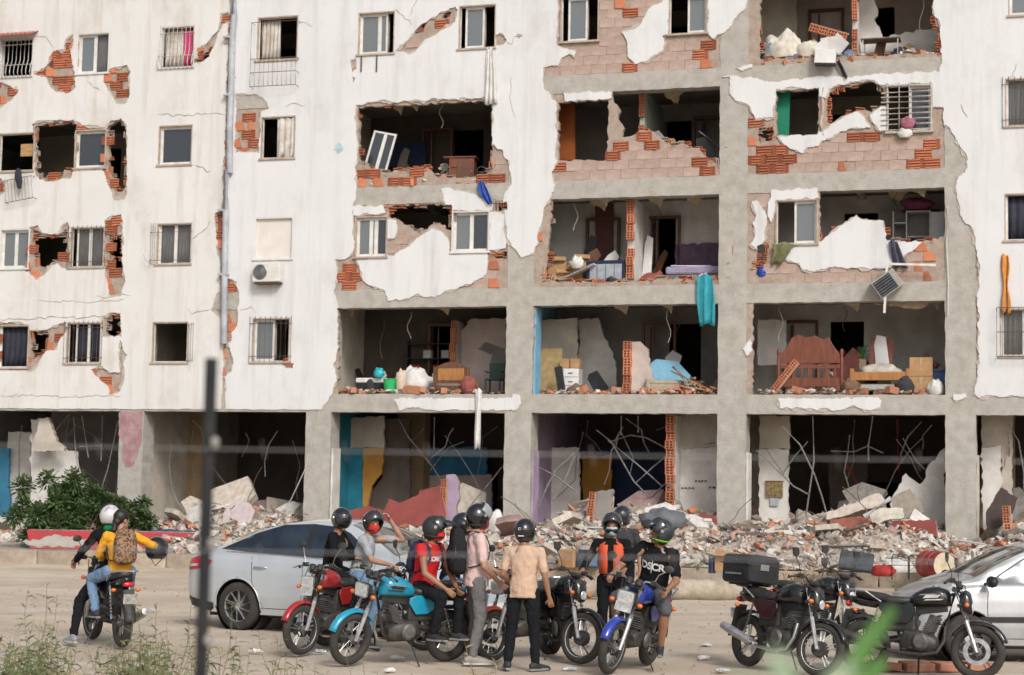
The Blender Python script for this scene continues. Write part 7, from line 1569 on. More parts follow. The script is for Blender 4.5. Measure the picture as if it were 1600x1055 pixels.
# heap surface and small shards: uncountable, one object per material
mb = MB(); us = np.arange(fp(-60, 800)[0], fp(1700, 800)[0], .22); ds = np.arange(-5.4, 5.4, .22); nu = len(us)
for d in ds:
    for u in us: mb.v.append(tuple(BM @ Vector((u, d, heapz(u, d) - .03 + .05 * noise.noise((u * 6, d * 6, 0))))))
mb.f = [(j * nu + i, j * nu + i + 1, (j + 1) * nu + i + 1, (j + 1) * nu + i) for j in range(len(ds) - 1) for i in range(nu - 1) if mb.v[j * nu + i][1] > kerb_y(mb.v[j * nu + i][0]) + .3 and mb.v[j * nu + i + 1][1] > kerb_y(mb.v[j * nu + i + 1][0]) + .3]
tag(mb.build('rubble_heap', RUBM), 'dusty rubble heap along the foot of the wrecked building', 'rubble', kind='stuff')
rg = random.Random(11)
for key, cnt in (('pale', 4200), ('white', 1900), ('brick', 1500), ('grey', 1300), ('pink', 700)):
    mb = MB()
    for i in range(cnt):
        u = rg.uniform(us[0], us[-1]); d = rg.triangular(-5.4, 1.4, -2.6)
        if u < UB and d < -1.2: d = rg.uniform(-1.1, 1.6)
        if not onpave(u, d): continue
        z = heapz(u, d); v, f = rg.choice(base_hulls); s = rg.choice((.03, .04, .05, .07, .10, .14)) * rg.uniform(.8, 1.3)
        if lerp_(HU, u) * lerp_(CD, d) < .05 and rg.random() < .4: continue
        M = BM @ Matrix.Translation((u, d, z + s * .2)) @ Euler((rg.uniform(-1, 1), rg.uniform(-1, 1), rg.uniform(0, 6.3))).to_matrix().to_4x4() @ Matrix.Scale(s, 4)
        mb.add([M @ Vector(q) for q in v], f)
    tag(mb.build('rubble_shards', CHK[key]), {'pale': 'pale', 'white': 'white', 'brick': 'orange brick', 'grey': 'grey', 'pink': 'pinkish'}[key] + ' small rubble shards strewn over the heap', 'rubble', kind='stuff')
# larger pieces one can count
LAB = {'pale': ('broken pale concrete lump lying in the rubble heap', 'pale rubble lumps'), 'white': ('broken white plaster slab lying in the rubble heap', 'white rubble slabs'), 'brick': ('broken orange brick lump lying in the rubble heap', 'orange brick lumps'), 'grey': ('broken grey concrete lump lying in the rubble heap', 'grey rubble lumps'), 'pink': ('broken pinkish block lying in the rubble heap', 'pinkish rubble blocks')}
lump = {k: [hull_mesh(100 + i * 7 + len(k), *SHAPES[i % 6], n=13, m=CHK[k]) for i in range(6)] for k in CHK}
slabs = {k: [MB().prism(slabby(rg), -.13, .13, 'xy').mesh('slab', CHK[k]) for i in range(4)] for k in ('white', 'pale', 'pink', 'grey')}
bigb = [MB().prism([(-.9, -.4), (.6, -.45), (.95, -.1), (.8, .42), (-.85, .4)], -.4, .4, 'xy').mesh('lump', CHK['brick'])]
for i in range(330):
    u = rg.uniform(us[0] + .3, us[-1] - .3) if i < 230 else rg.uniform(fp(840, 800)[0], us[-1] - .3); d = rg.triangular(-4.9, 1.4, -2.0)
    if u < UB and d < -1.0: d = rg.uniform(-.8, 1.6)
    if not onpave(u, d): continue
    if lerp_(HU, u) * lerp_(CD, d) < .07: continue
    k = rg.choices(['pale', 'white', 'brick', 'grey', 'pink'], (38, 26, 18, 9, 9))[0]
    s = rg.uniform(.09, .24) * (1.6 if rg.random() < .15 else 1); q = rg.random()
    me = rg.choice(slabs[k]) if (k in slabs and q < .5) else (bigb[0] if k == 'brick' and q < .3 else rg.choice(lump[k]))
    if me.name.startswith('slab'): s *= 1.3
    if i % 18 == 0 and k in slabs: me = rg.choice(slabs[k]); s = rg.uniform(.42, .75); d = rg.uniform(-3.2, -.3) if u > UB else rg.uniform(-.4, .8)
    M = BM @ Matrix.Translation((u, d, heapz(u, d) + s * .18)) @ Euler((rg.uniform(-.7, .7), rg.uniform(-.7, .7), rg.uniform(0, 6.3))).to_matrix().to_4x4()
    o = link('rubble_chunk', me); o.matrix_world = M @ Matrix.Scale(s, 4); tag(o, LAB[k][0], 'rubble', LAB[k][1])
OLDW = mat('old_wood', (.22, .16, .11)); PALEW = mat('pale_wood', (.52, .42, .29), .8, scale=3, var=.15, stretch=(1, 8, 8))
plk = [MB().prism([(-.5, -.05), (.46, -.05), (.5, -.01), (.47, .05), (-.48, .045)], -.017, .017, 'xy').mesh('plank', m) for m in (PALEW, OLDW, CHK['white'], CHK['grey'])]
for i in range(36):
    px = rg.uniform(860, 1340) if i < 26 else rg.uniform(240, 1620); u = fp(px, 830)[0]; d = rg.uniform(-4.3, -.4) if px > 500 else rg.uniform(-.8, .8); k = rg.randrange(4); L = rg.uniform(.4, 1.3)
    o = link('plank', plk[k]); o.matrix_world = BM @ Matrix.Translation((u, d, heapz(u, d) + .12)) @ Euler((rg.uniform(-.5, .5), rg.uniform(-.35, .35), rg.uniform(-.9, .9))).to_matrix().to_4x4() @ Matrix.Diagonal((L, 1, 1, 1))
    tag(o, ('pale timber plank lying across the rubble heap', 'dark weathered plank lying across the rubble heap', 'white lath lying across the rubble heap', 'grey lath lying across the rubble heap')[k], 'plank', ('pale planks', 'dark planks', 'white laths', 'grey laths')[k])

RUST = mat('rebar_rust', (.16, .085, .05), .85, var=.25, scale=20)
for i in range(26):
    px = rg.uniform(850, 1600) if i < 20 else rg.uniform(250, 480); u = fp(px, 830)[0]; d = rg.uniform(-3.8, .4) if px > 500 else rg.uniform(-.6, .8); p0 = Vector((u, d, heapz(u, d))); P = [BM @ p0]; dr = Vector((rg.uniform(-1, 1), rg.uniform(-.4, .2), rg.uniform(.1, .7))).normalized()
    for k in range(5): dr = (dr + Vector((rg.uniform(-.5, .5), rg.uniform(-.3, .3), rg.uniform(-.5, .3)))).normalized(); p0 = p0 + dr * rg.uniform(.15, .35); p0.z = max(p0.z, heapz(p0.x, p0.y) + .02); P.append(BM @ p0)
    tag(MB().tube(P, .009, 5).build('rebar', RUST), 'twisted rusty rod sticking out of the rubble heap', 'rebar', 'twisted rods in the rubble')
# broken bits along the floor edges and deeper inside the open rooms: uncountable
for bi, (k, pa, pb, nn) in enumerate(((2, 562, 798, 170), (0, 530, 786, 150), (1, 855, 1128, 150), (0, 842, 1125, 150), (3, 1190, 1468, 170), (0, 1184, 1476, 170), (2, 1290, 1384, 14), (2, 960, 1130, 30), (1, 1400, 1478, 20))):
    for key, fr in (('brick', .42), ('pale', .4), ('white', .18)):
        mb = MB()
        for i in range(int(nn * fr)):
            d = abs(rg.gauss(0, .35)) + .06; u = rg.uniform(fp(pa, 500)[0], fp(pb, 500)[0]); s = rg.choice((.03, .05, .07, .10, .12)) * rg.uniform(.7, 1.3)
            if key == 'brick' and rg.random() < .5: v, f = MB().box((0, 0, 0), (2.6, 1.4, 1.3)).v, MB().box((0, 0, 0), (2, 1.2, 1)).f
            else: v, f = rg.choice(base_hulls)
            M = BM @ Matrix.Translation((u, d, FL[k] + s * .5 + abs(rg.gauss(0, .04)))) @ Euler((rg.uniform(-.4, .4), rg.uniform(-.4, .4), rg.uniform(0, 6.3))).to_matrix().to_4x4() @ Matrix.Scale(s, 4); mb.add([M @ Vector(q) for q in v], f)
        tag(mb.build('floor_debris', CHK[key]), {'brick': 'orange brick', 'pale': 'pale plaster', 'white': 'white plaster'}[key] + ' crumbs along the edge of open room %s' % ('above the blue cloth', 'with the brown headboard', 'with the cooker', 'with the beige sofa', 'at the top right', 'with the carved bed', 'beside the barred window', 'beside the sage wall', 'with the shelf unit')[bi], 'debris', kind='stuff')
for i, (k, px, d, ru, h) in enumerate(((2, 690, .75, .75, .7), (0, 655, .9, .6, .45), (0, 1455, 1.6, .8, 1.2), (3, 1300, .8, .8, .5), (1, 880, 1.0, .6, .5), (0, 1080, 1.0, .7, .5), (2, 1330, .7, .5, .5), (0, 1300, 1.2, 1.0, .6), (3, 1420, .7, .7, .3))):
    u0_ = fp(px, 500, d)[0]
    for key, cnt in (('pale', 70), ('brick', 40), ('white', 28)):
        mb = MB()
        for q in range(cnt):
            a = rg.uniform(0, 6.28); r = rg.random() ** .6; x = math.cos(a) * r * ru; y = math.sin(a) * r * .5; s = rg.choice((.04, .06, .09, .13)) * rg.uniform(.8, 1.3); v, f = rg.choice(base_hulls)
            M = BM @ Matrix.Translation((u0_ + x, d + y, FL[k] + h * (1 - r) * rg.uniform(.5, 1) + s * .4)) @ Euler((rg.uniform(-1, 1), rg.uniform(-1, 1), rg.uniform(0, 6.3))).to_matrix().to_4x4() @ Matrix.Scale(s, 4); mb.add([M @ Vector(p_) for p_ in v], f)
        tag(mb.build('room_rubble', CHK[key]), {'brick': 'orange brick', 'pale': 'pale plaster', 'white': 'white plaster'}[key] + ' rubble mound ' + ('beside the brown cabinet', 'behind the green bin', 'behind the stacked boxes', 'below the tilted hollow blocks', 'behind the cardboard boxes', 'behind the sofa planks', 'left of the barred window', 'between the two beds', 'under the steel table')[i], 'rubble', kind='stuff')
# loose cables dangling in the rooms
for i, (px, py, d, L) in enumerate(((598, 490, .8, 1.2), (640, 488, 1.2, .7), (560, 490, .6, 1.4), (1045, 480, .9, .9), (1060, 482, 1.1, .6), (1220, 482, .9, .8), (1320, 480, 1.0, .6), (1440, 0, .8, 1.0), (1400, 298, .9, .5), (690, 165, .9, .6), (1030, 316, 1.2, .5), (900, 318, .7, .7))):
    u, z = fp(px, py, d); P = [BM @ Vector((u + .06 * math.sin(q * 1.1 + i), d, z - L * q / 6)) for q in range(7)]
    tag(MB().tube(P, .010, 5).build('loose_cable', PLAST if i % 2 else BLKM), 'loose %s cable dangling from the ceiling of an open room' % ('pale' if i % 2 else 'dark'), 'cable', 'dangling %s cables' % ('pale' if i % 2 else 'dark'))
# ---------------------------------------------------------------- large single pieces
def slab_px(name, label, cat, poly, d, th, m, seed, tilt=0, edge=None, ragamp=1.2):
    """fallen piece of wall: outline in the facade plane at depth d, leaning back, with a pale torn rim"""
    q = [fp(x, y, d) for x, y in rag(poly, ragamp, 5, seed)]; cx = sum(a for a, b in q) / len(q); cz = min(b for a, b in q)
    e = empty(name, BM @ Vector((cx, d, cz)), -YAW); e.rotation_euler = (R(-tilt), 0, -YAW); tag(e, label, cat)
    q = [(a - cx, b - cz) for a, b in q]
    MB().prism(q, 0, .02).build('painted_face', m, e); MB().prism(q, .0215, th).build('core', edge or M_MORT, e); return e
slab_px('masonry_fragment', 'dark red slab of fallen wall with torn pale edge behind the silver sedan', 'wall slab', [(536, 822), (545, 797), (575, 790), (598, 797), (604, 778), (622, 785), (650, 772), (652, 765), (682, 757), (692, 790), (700, 822)], -.6, .16, W_BRED, 1, 12)
slab_px('masonry_fragment', 'lilac fragment of block wall standing in the second bay', 'wall slab', [(697, 742), (708, 741), (716, 755), (717, 775), (712, 795), (716, 815), (696, 815)], -.3, .14, W_LILAC, 2, 2)
slab_px('masonry_fragment', 'grey wall slab leaning behind the orange vest rider', 'wall slab', [(928, 768), (955, 763), (953, 790), (960, 830), (922, 830)], .1, .15, W_GREYW, 3, 10)
slab_px('masonry_fragment', 'large pale lilac wall slab in the rubble left of the sedan', 'wall slab', [(343, 800), (352, 785), (365, 778), (380, 782), (392, 795), (388, 822), (375, 838), (345, 838)], -1.0, .3, mat('lilac_pale', (.52, .44, .44), .9, var=.08, bump=.3), 4, 20)
slab_px('masonry_fragment', 'corrugated pale slab beside the blurred post', 'wall slab', [(287, 798), (308, 785), (318, 800), (312, 822), (298, 826)], -.9, .1, mat('slab_pale', (.55, .53, .49), .9), 5, 15)
slab_px('masonry_fragment', 'tilted concrete floor slab crowning the right rubble heap', 'wall slab', [(1290, 800), (1330, 785), (1362, 768), (1372, 766), (1382, 778), (1378, 788), (1345, 795), (1318, 806), (1292, 812)], -.9, .9, CHK['pale'], 6, 25)
slab_px('masonry_fragment', 'beige broken board standing against the torn white wall', 'wall slab', [(1392, 775), (1420, 760), (1436, 778), (1444, 800), (1410, 812), (1395, 800)], -.1, .06, mat('beige_board', (.30, .26, .21), .9), 7, 20)
slab_px('masonry_fragment', 'pale cream board lying against the rubble below the beige board', 'wall slab', [(1358, 797), (1380, 790), (1410, 792), (1412, 808), (1385, 812), (1372, 820), (1358, 812)], -1.3, .05, mat('cream_board', (.58, .53, .45), .9), 8, 25)
slab_px('masonry_fragment', 'brown red block of wall in the right rubble heap', 'wall slab', [(1394, 815), (1462, 812), (1464, 838), (1394, 838)], -1.2, .5, W_BRED, 9, 5)
slab_px('masonry_fragment', 'long hollow block wall piece with red face in front of the fifth bay', 'wall slab', [(1296, 812), (1356, 806), (1358, 822), (1298, 830)], -1.5, .3, mat('red_face', (.30, .11, .08), .9), 10, 8, M_BRICK)
slab_px('masonry_fragment', 'dark brown panel tilted in the far right bay', 'wall slab', [(1540, 800), (1563, 758), (1590, 775), (1582, 800), (1560, 825), (1541, 828)], -.2, .06, mat('dark_panel', (.05, .03, .025), .7), 11, 18)
slab_px('masonry_fragment', 'pale plaster gable piece standing in the far left bay', 'wall slab', [(50, 700), (62, 655), (75, 652), (88, 690), (100, 698), (100, 705), (50, 705)], .3, .14, W_CREAM, 12, 0)
slab_px('masonry_fragment', 'dark blue flat sheet lying above the red barrier', 'sheet', [(232, 828), (262, 824), (300, 828), (345, 826), (372, 830), (340, 834), (262, 834)], -2.6, .3, mat('blue_sheet', (.035, .06, .12), .7), 13, 40)
slab_px('masonry_fragment', 'maroon rounded slab at the foot of the bird-marked wall', 'wall slab', [(1082, 825), (1085, 808), (1100, 802), (1118, 806), (1122, 825)], -.2, .2, W_BRED, 14, 8)
for i, (px, py0, py1, d) in enumerate(((694, 742, 800, -.32), (922, 765, 820, .08), (1574, 785, 832, -.5))):
    u, za = fp(px, py0, d); _, zb = fp(px, py1, d); n = int((za - zb) / .205); e = empty('block_stack', BM @ Vector((u, d, zb)), -YAW); e.rotation_euler = (0, R((0, 4, -3)[i]), -YAW); tag(e, ('torn hollow blocks at the edge of the lilac wall fragment', 'torn hollow blocks at the edge of the leaning grey slab', 'upright stack of hollow blocks at the far right bay')[i], 'blocks')
    for k in range(n): link('brick', hollow, e, (rg.uniform(-.015, .015), rg.uniform(-.02, .02), .1 + .205 * k))
    MB().box((.09, .03, n * .1), (.03, .12, n * .2)).build('mortar', M_MORT, e)
# red drum lying on its side
def hp(px, d, py=840): u = fp(px, py, d)[0]; return BM @ Vector((u, d, heapz(u, d)))
e = empty('steel_drum', hp(1462, -3.9), R(-70)); e.scale = (.78,) * 3; tag(e, 'red drum with cream end lying on its side in the rubble', 'drum')
MB().lathe([(.36, -.45), (.37, -.44), (.36, -.42), (.36, -.15), (.375, -.14), (.36, -.13), (.36, .13), (.375, .14), (.36, .15), (.36, .42), (.37, .44), (.36, .45)], (0, 0, .36), (1, 0, 0), 32).build('shell', mat('drum_red', (.30, .04, .035), .5, var=.2, scale=5), e, smooth=True)
MB().lathe([(0, .44), (.345, .44), (.35, .435)], (0, 0, .36), (1, 0, 0), 32).build('lid', mat('drum_end', (.56, .47, .33), .8, var=.15, scale=4), e); MB().lathe([(0, -.44), (.35, -.44)], (0, 0, .36), (1, 0, 0), 32).build('bottom', mat('drum_end', (0, 0, 0)), e)
e = empty('metal_chair', hp(1420, -3.9), -YAW + .3); tag(e, 'black tubular metal chair frame standing in the rubble', 'chair')
for s in (-1, 1): MB().tube([(s * .36, 0, -.05), (s * .36, 0, .42), (s * .33, 0, .47), (s * .04, 0, .47), (s * .01, 0, .42), (s * .01, 0, -.05)], .015, 6).build('leg_frame', BLKM, e, smooth=True)
MB().tube([(-.36, 0, .25), (.36, 0, .25)], .012, 6).build('crossbar', BLKM, e); MB().tube([(-.36, .35, .38), (.36, .35, .38)], .012, 6).build('rear_bar', BLKM, e)
e = empty('armchair_cushion', hp(1338, -3.9) + Vector((0, 0, .1)), -YAW); tag(e, 'dark slate cushion propped on the rubble', 'cushion'); MB().box((0, 0, .2), (.72, .14, .46), (R(-35), R(6), 0)).build('pad', mat('slate_pad', (.055, .06, .07), .85, var=.2), e, bevel=.04); MB().tube([(-.36, -.14, .01), (.36, -.14, .04)], .014, 6).build('piping', BLKM, e)
e = heap('red_cloth', 'crumpled red cloth beside the slate cushion', 'cloth', 1378, 0, -3.9, (.26, .16, .15), mat('red_cloth', (.36, .03, .03), .85), 21); e.location = hp(1380, -3.9)
e = heap('grey_tarp', 'grey fabric mound behind the green-rimmed helmet', 'tarpaulin', 1035, 0, -1.6, (.55, .35, .28), mat('tarp', (.13, .14, .155), .7, var=.15), 22); e.location = hp(1035, -1.6)
e = heap('white_sheet', 'white crumpled sheet in the right rubble heap', 'sheet', 1410, 0, -2.6, (.36, .22, .2), CLOTHW, 23); e.location = hp(1400, -2.8)
e = heap('white_fabric_bundle', 'white rounded bundle standing in the second ground floor bay', 'bundle', 775, 0, -.4, (.2, .18, .3), CLOTHW, 24); e.location = hp(775, -.4)
e = empty('chipboard_box', hp(888, -4.0), -YAW); tag(e, 'brown chipboard box on the rubble behind the kerb', 'box'); MB().box((0, 0, .2), (.36, .3, .4)).build('carcass', CARD, e, bevel=.01); MB().box((0, -.155, .2), (.3, .01, .34)).build('front', mat('card_dark', (.30, .16, .07), .8), e)
e = empty('blue_panel_box', hp(920, -3.9), -YAW); tag(e, 'dark blue tub beside the chipboard box', 'tub'); MB().box((0, 0, .2), (.5, .3, .38), (0, R(4), 0), .9).build('carcass', mat('tub_dark', (.03, .04, .07), .6), e, bevel=.02); MB().box((.1, -.155, .2), (.28, .01, .3), (0, R(4), 0)).build('front', mat('tub_blue', (.10, .16, .24), .6), e)
for i, (px, c) in enumerate(((1113, (.03, .04, .09)), (1130, (.40, .26, .15)))):
    e = empty('tin_can' if i == 0 else 'carton', hp(px, -4.9), -YAW); e.location.z = PZ + .005 if i else e.location.z
    if i == 0: tag(e, 'dark blue can standing by the kerb', 'can'); MB().lathe([(0, 0), (.08, 0), (.08, .36), (.07, .38), (0, .38)], (0, 0, 0), (0, 0, 1), 16).build('can_body', mat('can_blue', c, .4), e, smooth=True); MB().lathe([(.082, .33), (.085, .34), (.082, .35)], (0, 0, 0), (0, 0, 1), 16, True).build('rim', STEEL, e)
    else: tag(e, 'open cardboard carton by the kerb beside the can', 'box'); MB().box((.1, 0, .17), (.5, .3, .34)).build('carton_body', CARD, e); MB().box((.1, -.2, .36), (.5, .2, .01), (R(25), 0, 0)).build('flap', CARD, e)
# galvanised studs and wires hanging from the ceilings of the ground floor
def stud(label, pts, d, r=.018, group='hanging ceiling studs', m=GALV, name='metal_stud'):
    P = [BM @ Vector((fp(x, y, dd)[0], dd, fp(x, y, dd)[1])) for (x, y), dd in zip(pts, [d + .12 * i for i in range(len(pts))])]
    return tag(MB().tube(P, r, 4).build(name, m), label, 'metal stud' if name == 'metal_stud' else 'cable', group)
for lab, pts, d in (('kinked stud hanging widest in the fourth ground floor bay', [(932, 672), (955, 690), (990, 752), (1016, 778), (1040, 755)], .9), ('long stud crossing the kinked one', [(950, 688), (995, 725), (1035, 760)], 1.0), ('stud rising right from the kinked one', [(992, 756), (1020, 730), (1042, 712)], 1.1), ('short stud bent near the ceiling', [(955, 690), (985, 680), (1010, 684), (1040, 700)], 1.3),
    ('stud leaning at left in the fourth bay', [(838, 800), (855, 760), (868, 735), (897, 708)], .5), ('second leaning stud at left in the fourth bay', [(862, 785), (885, 745), (898, 712)], .6), ('low stud across the leaning pair', [(838, 728), (865, 742), (900, 768)], .7), ('thin vertical hanger in the fourth bay', [(971, 650), (970, 680)], .8), ('thin vertical hanger near the blocks', [(997, 650), (997, 676)], .8),
    ('bent stud at the column right of the bird marks', [(1070, 716), (1100, 694), (1122, 691)], .7), ('long pale rod bowed down across the fifth bay', [(1223, 667), (1250, 695), (1272, 740), (1284, 775), (1291, 800)], .3), ('stud hanging at left in the fifth bay', [(1182, 704), (1215, 735), (1240, 760), (1262, 772)], .8), ('upper stud at left in the fifth bay', [(1197, 702), (1225, 742)], .9), ('upright rod in the fifth bay', [(1270, 650), (1272, 720), (1258, 815)], .7), ('stud pointing up left in the fifth bay', [(1262, 690), (1240, 715), (1222, 742)], 1.2),
    ('thin hanger at the right of the fifth bay', [(1364, 650), (1357, 695), (1357, 720)], 1.0), ('white rod slanting in the sage-walled room', [(1092, 205), (1133, 236)], .6), ('flat stud under the ceiling of the fifth bay', [(1298, 705), (1335, 706), (1356, 697), (1380, 708)], 1.4), ('diagonal stud in the third bay', [(735, 790), (765, 755), (784, 730)], .8), ('upright pipe in the third bay', [(679, 652), (678, 702)], 1.2), ('dark stud leaning in the third bay', [(672, 735), (700, 700), (725, 690)], 2.0),
    ('pale upright pipe in the far left bay', [(115, 652), (118, 705)], .7), ('hanging stud in the far left bay', [(128, 650), (138, 715)], .8), ('second hanging stud in the far left bay', [(160, 650), (158, 720)], .8), ('long stud leaning right in the far left bay', [(184, 660), (168, 735), (150, 790)], .6), ('short stud high in the far left bay', [(87, 672), (108, 648)], .7), ('low flat stud in the far left bay', [(124, 698), (160, 696)], .9)):
    stud(lab, pts, d)
for b, (xa, xb) in enumerate(((20, 180), (240, 470), (535, 780), (845, 1045), (1190, 1470), (1540, 1600))):
    for i in range(7):
        x = rg.uniform(xa, xb); y = rg.uniform(650, 690); P = [(x, y)]; dx, dy = rg.uniform(-30, 30), rg.uniform(15, 45)
        for q in range(3): x += dx * rg.uniform(.2, 1.1); y += dy * rg.uniform(.4, 1.2); P.append((max(xa, min(xb, x)), y)); dx += rg.uniform(-30, 30)
        stud('thin bent bar tangled in the dark of ground floor bay %s' % ('far left', 'behind the blurred post', 'with the teal wall', 'with the navy wall', 'with the woven picture', 'far right')[b], P, rg.uniform(.8, 3.0), rg.uniform(.010, .02), 'tangled bars in ground floor bay %d' % (b + 1))
    for i in range(3):
        u = fp(rg.uniform(xa, xb), 760, 1.5)[0]; d = rg.uniform(1.0, 3.2); o = link('masonry_fragment', rg.choice(slabs['pale'] + slabs['grey'] + slabs['pink'])); s = rg.uniform(.5, .9)
        o.matrix_world = BM @ Matrix.Translation((u, d, heapz(u, d) + s * .3)) @ Euler((rg.uniform(.6, 1.4), rg.uniform(-.7, .7), rg.uniform(-.6, .6))).to_matrix().to_4x4() @ Matrix.Scale(s, 4); tag(o, 'tilted slab of fallen wall in the ground floor bay %s' % ('far left', 'behind the blurred post', 'with the teal wall', 'with the navy wall', 'with the woven picture', 'far right')[b], 'wall slab', 'fallen slabs in ground floor bay %d' % (b + 1))
stud('red bar standing in the dark of the fifth bay', [(1403, 655), (1404, 735)], 2.6, .05, None, mat('red_bar', (.22, .02, .02), .7)); stud('red bar leaning in the fifth bay', [(1322, 725), (1350, 772)], 2.0, .045, None, mat('red_bar', (0, 0, 0)))
stud('slack cable hanging beside the left column to the rubble', [(500, 640), (476, 735), (455, 780), (432, 812)], -.15, .012, None, PLAST, 'cable')
tag(MB().tube([hp(1350, -1.8) + Vector((0, 0, .35)), hp(1392, -1.7) + Vector((0, 0, .75))], .06, 10).build('grey_pipe', mat('pipe_pale', (.45, .46, .48), .5)), 'pale grey pipe leaning on the right rubble heap', 'pipe')
u, z = fp(1210, 765, 1.55); e = empty('wall_picture', BM @ Vector((u, 1.55, z)), -YAW); tag(e, 'gold woven picture hanging on the white wall of the fifth bay', 'picture'); MB().box((0, 0, 0), (.42, .03, .38)).build('weave', mat('gold_weave', (.38, .27, .11), .8, scale=16, col2=(.12, .08, .04)), e); MB().box((0, -.01, .2), (.46, .03, .03)).build('rod', WOOD, e); MB().box((0, .0, -.31), (.2, .01, .2)).build('card', mat('card_blue', (.42, .45, .5), .8), e)

# ================================================================ red barrier, fallen palm trunk
BARR = mat('barrier_red', (.45, .035, .05), .6, scale=2.5, col2=(.34, .045, .05), bump=.2)
a = gp(36, 858, PZ); b = gp(312, 863, PZ); v = (b - a); L = v.length; rz = math.atan2(v.y, v.x)
e = empty('red_barrier', (a + b) / 2 + Vector((0, .4, 0)), rz); tag(e, 'long red painted concrete planter wall with chipped paint, behind the left riders', 'planter')
MB().prism([(-L / 2 + .10, 0), (L / 2 - .35, 0), (L / 2, .46), (-L / 2, .46)], -.18, .18).build('wall', BARR, e, bevel=.02)
pt = [(x * .75 - 1.3, .06 + y) for x, y in rag([(-.8, 0), (.9, .02), (1.2, .18), (.3, .24), (-.1, .30), (-.6, .2), (-1.3, .12)], .035, .09, 5)]
MB().prism([(x, z) for x, z in pt], -.186, -.178).build('bare_patch', M_CONC, e); MB().box((0, 0, .47), (L - .1, .26, .012)).build('soil', RUBM, e)
TR = mat('palm_bark', (.44, .38, .30), .95, scale=4, col2=(.30, .25, .19), bump=.8, bscale=14)
a = gp(822, 936); b = gp(1172, 938); mb = MB(); P = []; rr_ = []
for i in range(61):
    t = i / 60; P.append(a.lerp(b, t) + Vector((0, 0, .19 + .02 * math.sin(t * 5)))); rr_.append(.185 - .015 * math.cos(t * 3) + (.014 if i % 4 == 0 else (-.006 if i % 4 == 2 else 0)))
e = empty('palm_trunk', (a + b) / 2, 0); tag(e, 'fallen ringed palm trunk lying along the kerb', 'tree trunk'); mb.tube([p_ - e.location for p_ in P], rr_, 18, True).build('trunk', TR, e, smooth=True)
MB().lathe([(0, .02), (.1, .015), (.16, 0)], P[0] - e.location, (-1, 0, 0), 16).build('cut_end', mat('cut_wood', (.36, .20, .10), .9), e)

# ================================================================ plants
LEAF = mat('bush_leaf', (.085, .14, .04), .7, scale=3, col2=(.035, .07, .02)); LEAF2 = mat('weed_leaf', (.17, .20, .075), .8, scale=2, col2=(.10, .135, .045)); STEM = mat('weed_stem', (.20, .20, .09), .85, var=.2); STRAW = mat('straw', (.34, .25, .13), .9, var=.2); FLOW = mat('red_flower', (.30, .02, .03), .7)
def leafq(mb, p, d, L, w, droop=.4, rg=rnd):
    d = Vector(d).normalized(); s = d.cross(Vector((0, 0, 1)));
    if s.length < 1e-3: s = Vector((1, 0, 0))
    s.normalize(); s = (Matrix.Rotation(rg.uniform(-.9, .9), 3, d) @ s); pts = []; p = Vector(p)
    for i, ww in enumerate((.25, 1, .8, .05)):
        t = i / 3; q = p + d * L * t + Vector((0, 0, -droop * L * t * t)); pts += [q - s * w * ww / 2, q + s * w * ww / 2]
    mb.add(pts, [(0, 1, 3, 2), (2, 3, 5, 4), (4, 5, 7, 6)])
def bush(label, c, r, n, seed):
    rg = random.Random(seed); e = empty('bush', c); tag(e, label, 'bush', 'bushes behind the red barrier'); lm = MB(); bm_ = MB(); fm = MB()
    clumps = [Vector((rg.gauss(0, .5) * r[0], rg.gauss(0, .5) * r[1], rg.uniform(.1, 1) * r[2])) for i in range(26)]
    for q in clumps:
        mid = Vector((q.x * .35, q.y * .35, q.z * .5)); bm_.tube([(0, 0, 0), mid, q], [.03, .015, .005], 5)
        for i in range(n // 26):
            dd = Vector((rg.gauss(0, 1), rg.gauss(0, 1), rg.gauss(.15, 1))).normalized(); pp = q + dd * rg.uniform(.05, .30) * (r[2] * .55)
            if pp.z > 0: leafq(lm, pp, dd + Vector((0, 0, .3)), rg.uniform(.08, .15), rg.uniform(.04, .07), .3, rg)
            if rg.random() < .002: fm.ell(pp, (.03, .03, .03), 6, 4)
        if rg.random() < .5:
            t = q + Vector((rg.uniform(-.2, .2), 0, rg.uniform(.25, .5))); bm_.tube([q, t], [.006, .003], 4)
            for i in range(12): leafq(lm, q.lerp(t, rg.random()), (rg.gauss(0, 1), rg.gauss(0, 1), .3), .09, .04, .3, rg)
    lm.build('foliage', LEAF, e); bm_.build('branches', OLDW, e); 
    if fm.v: fm.build('flowers', FLOW, e)['kind'] = 'stuff'
b0 = gp(110, 858, PZ); 
bush('tall leafy bush left of the planter riders', gp(62, 858, PZ) + Vector((0, .9, 0)), (.75, .4, 1.75), 7500, 1); bush('broad dark bush behind the riders at left', gp(118, 858, PZ) + Vector((0, .8, 0)), (.8, .45, 1.45), 8500, 2); bush('bush beside the pink painted column', gp(170, 858, PZ) + Vector((0, .9, 0)), (.75, .4, 1.15), 6500, 3)
bush('low bright bush at the left planter end', gp(90, 858, PZ) + Vector((0, .5, 0)), (.5, .3, .55), 3000, 4)
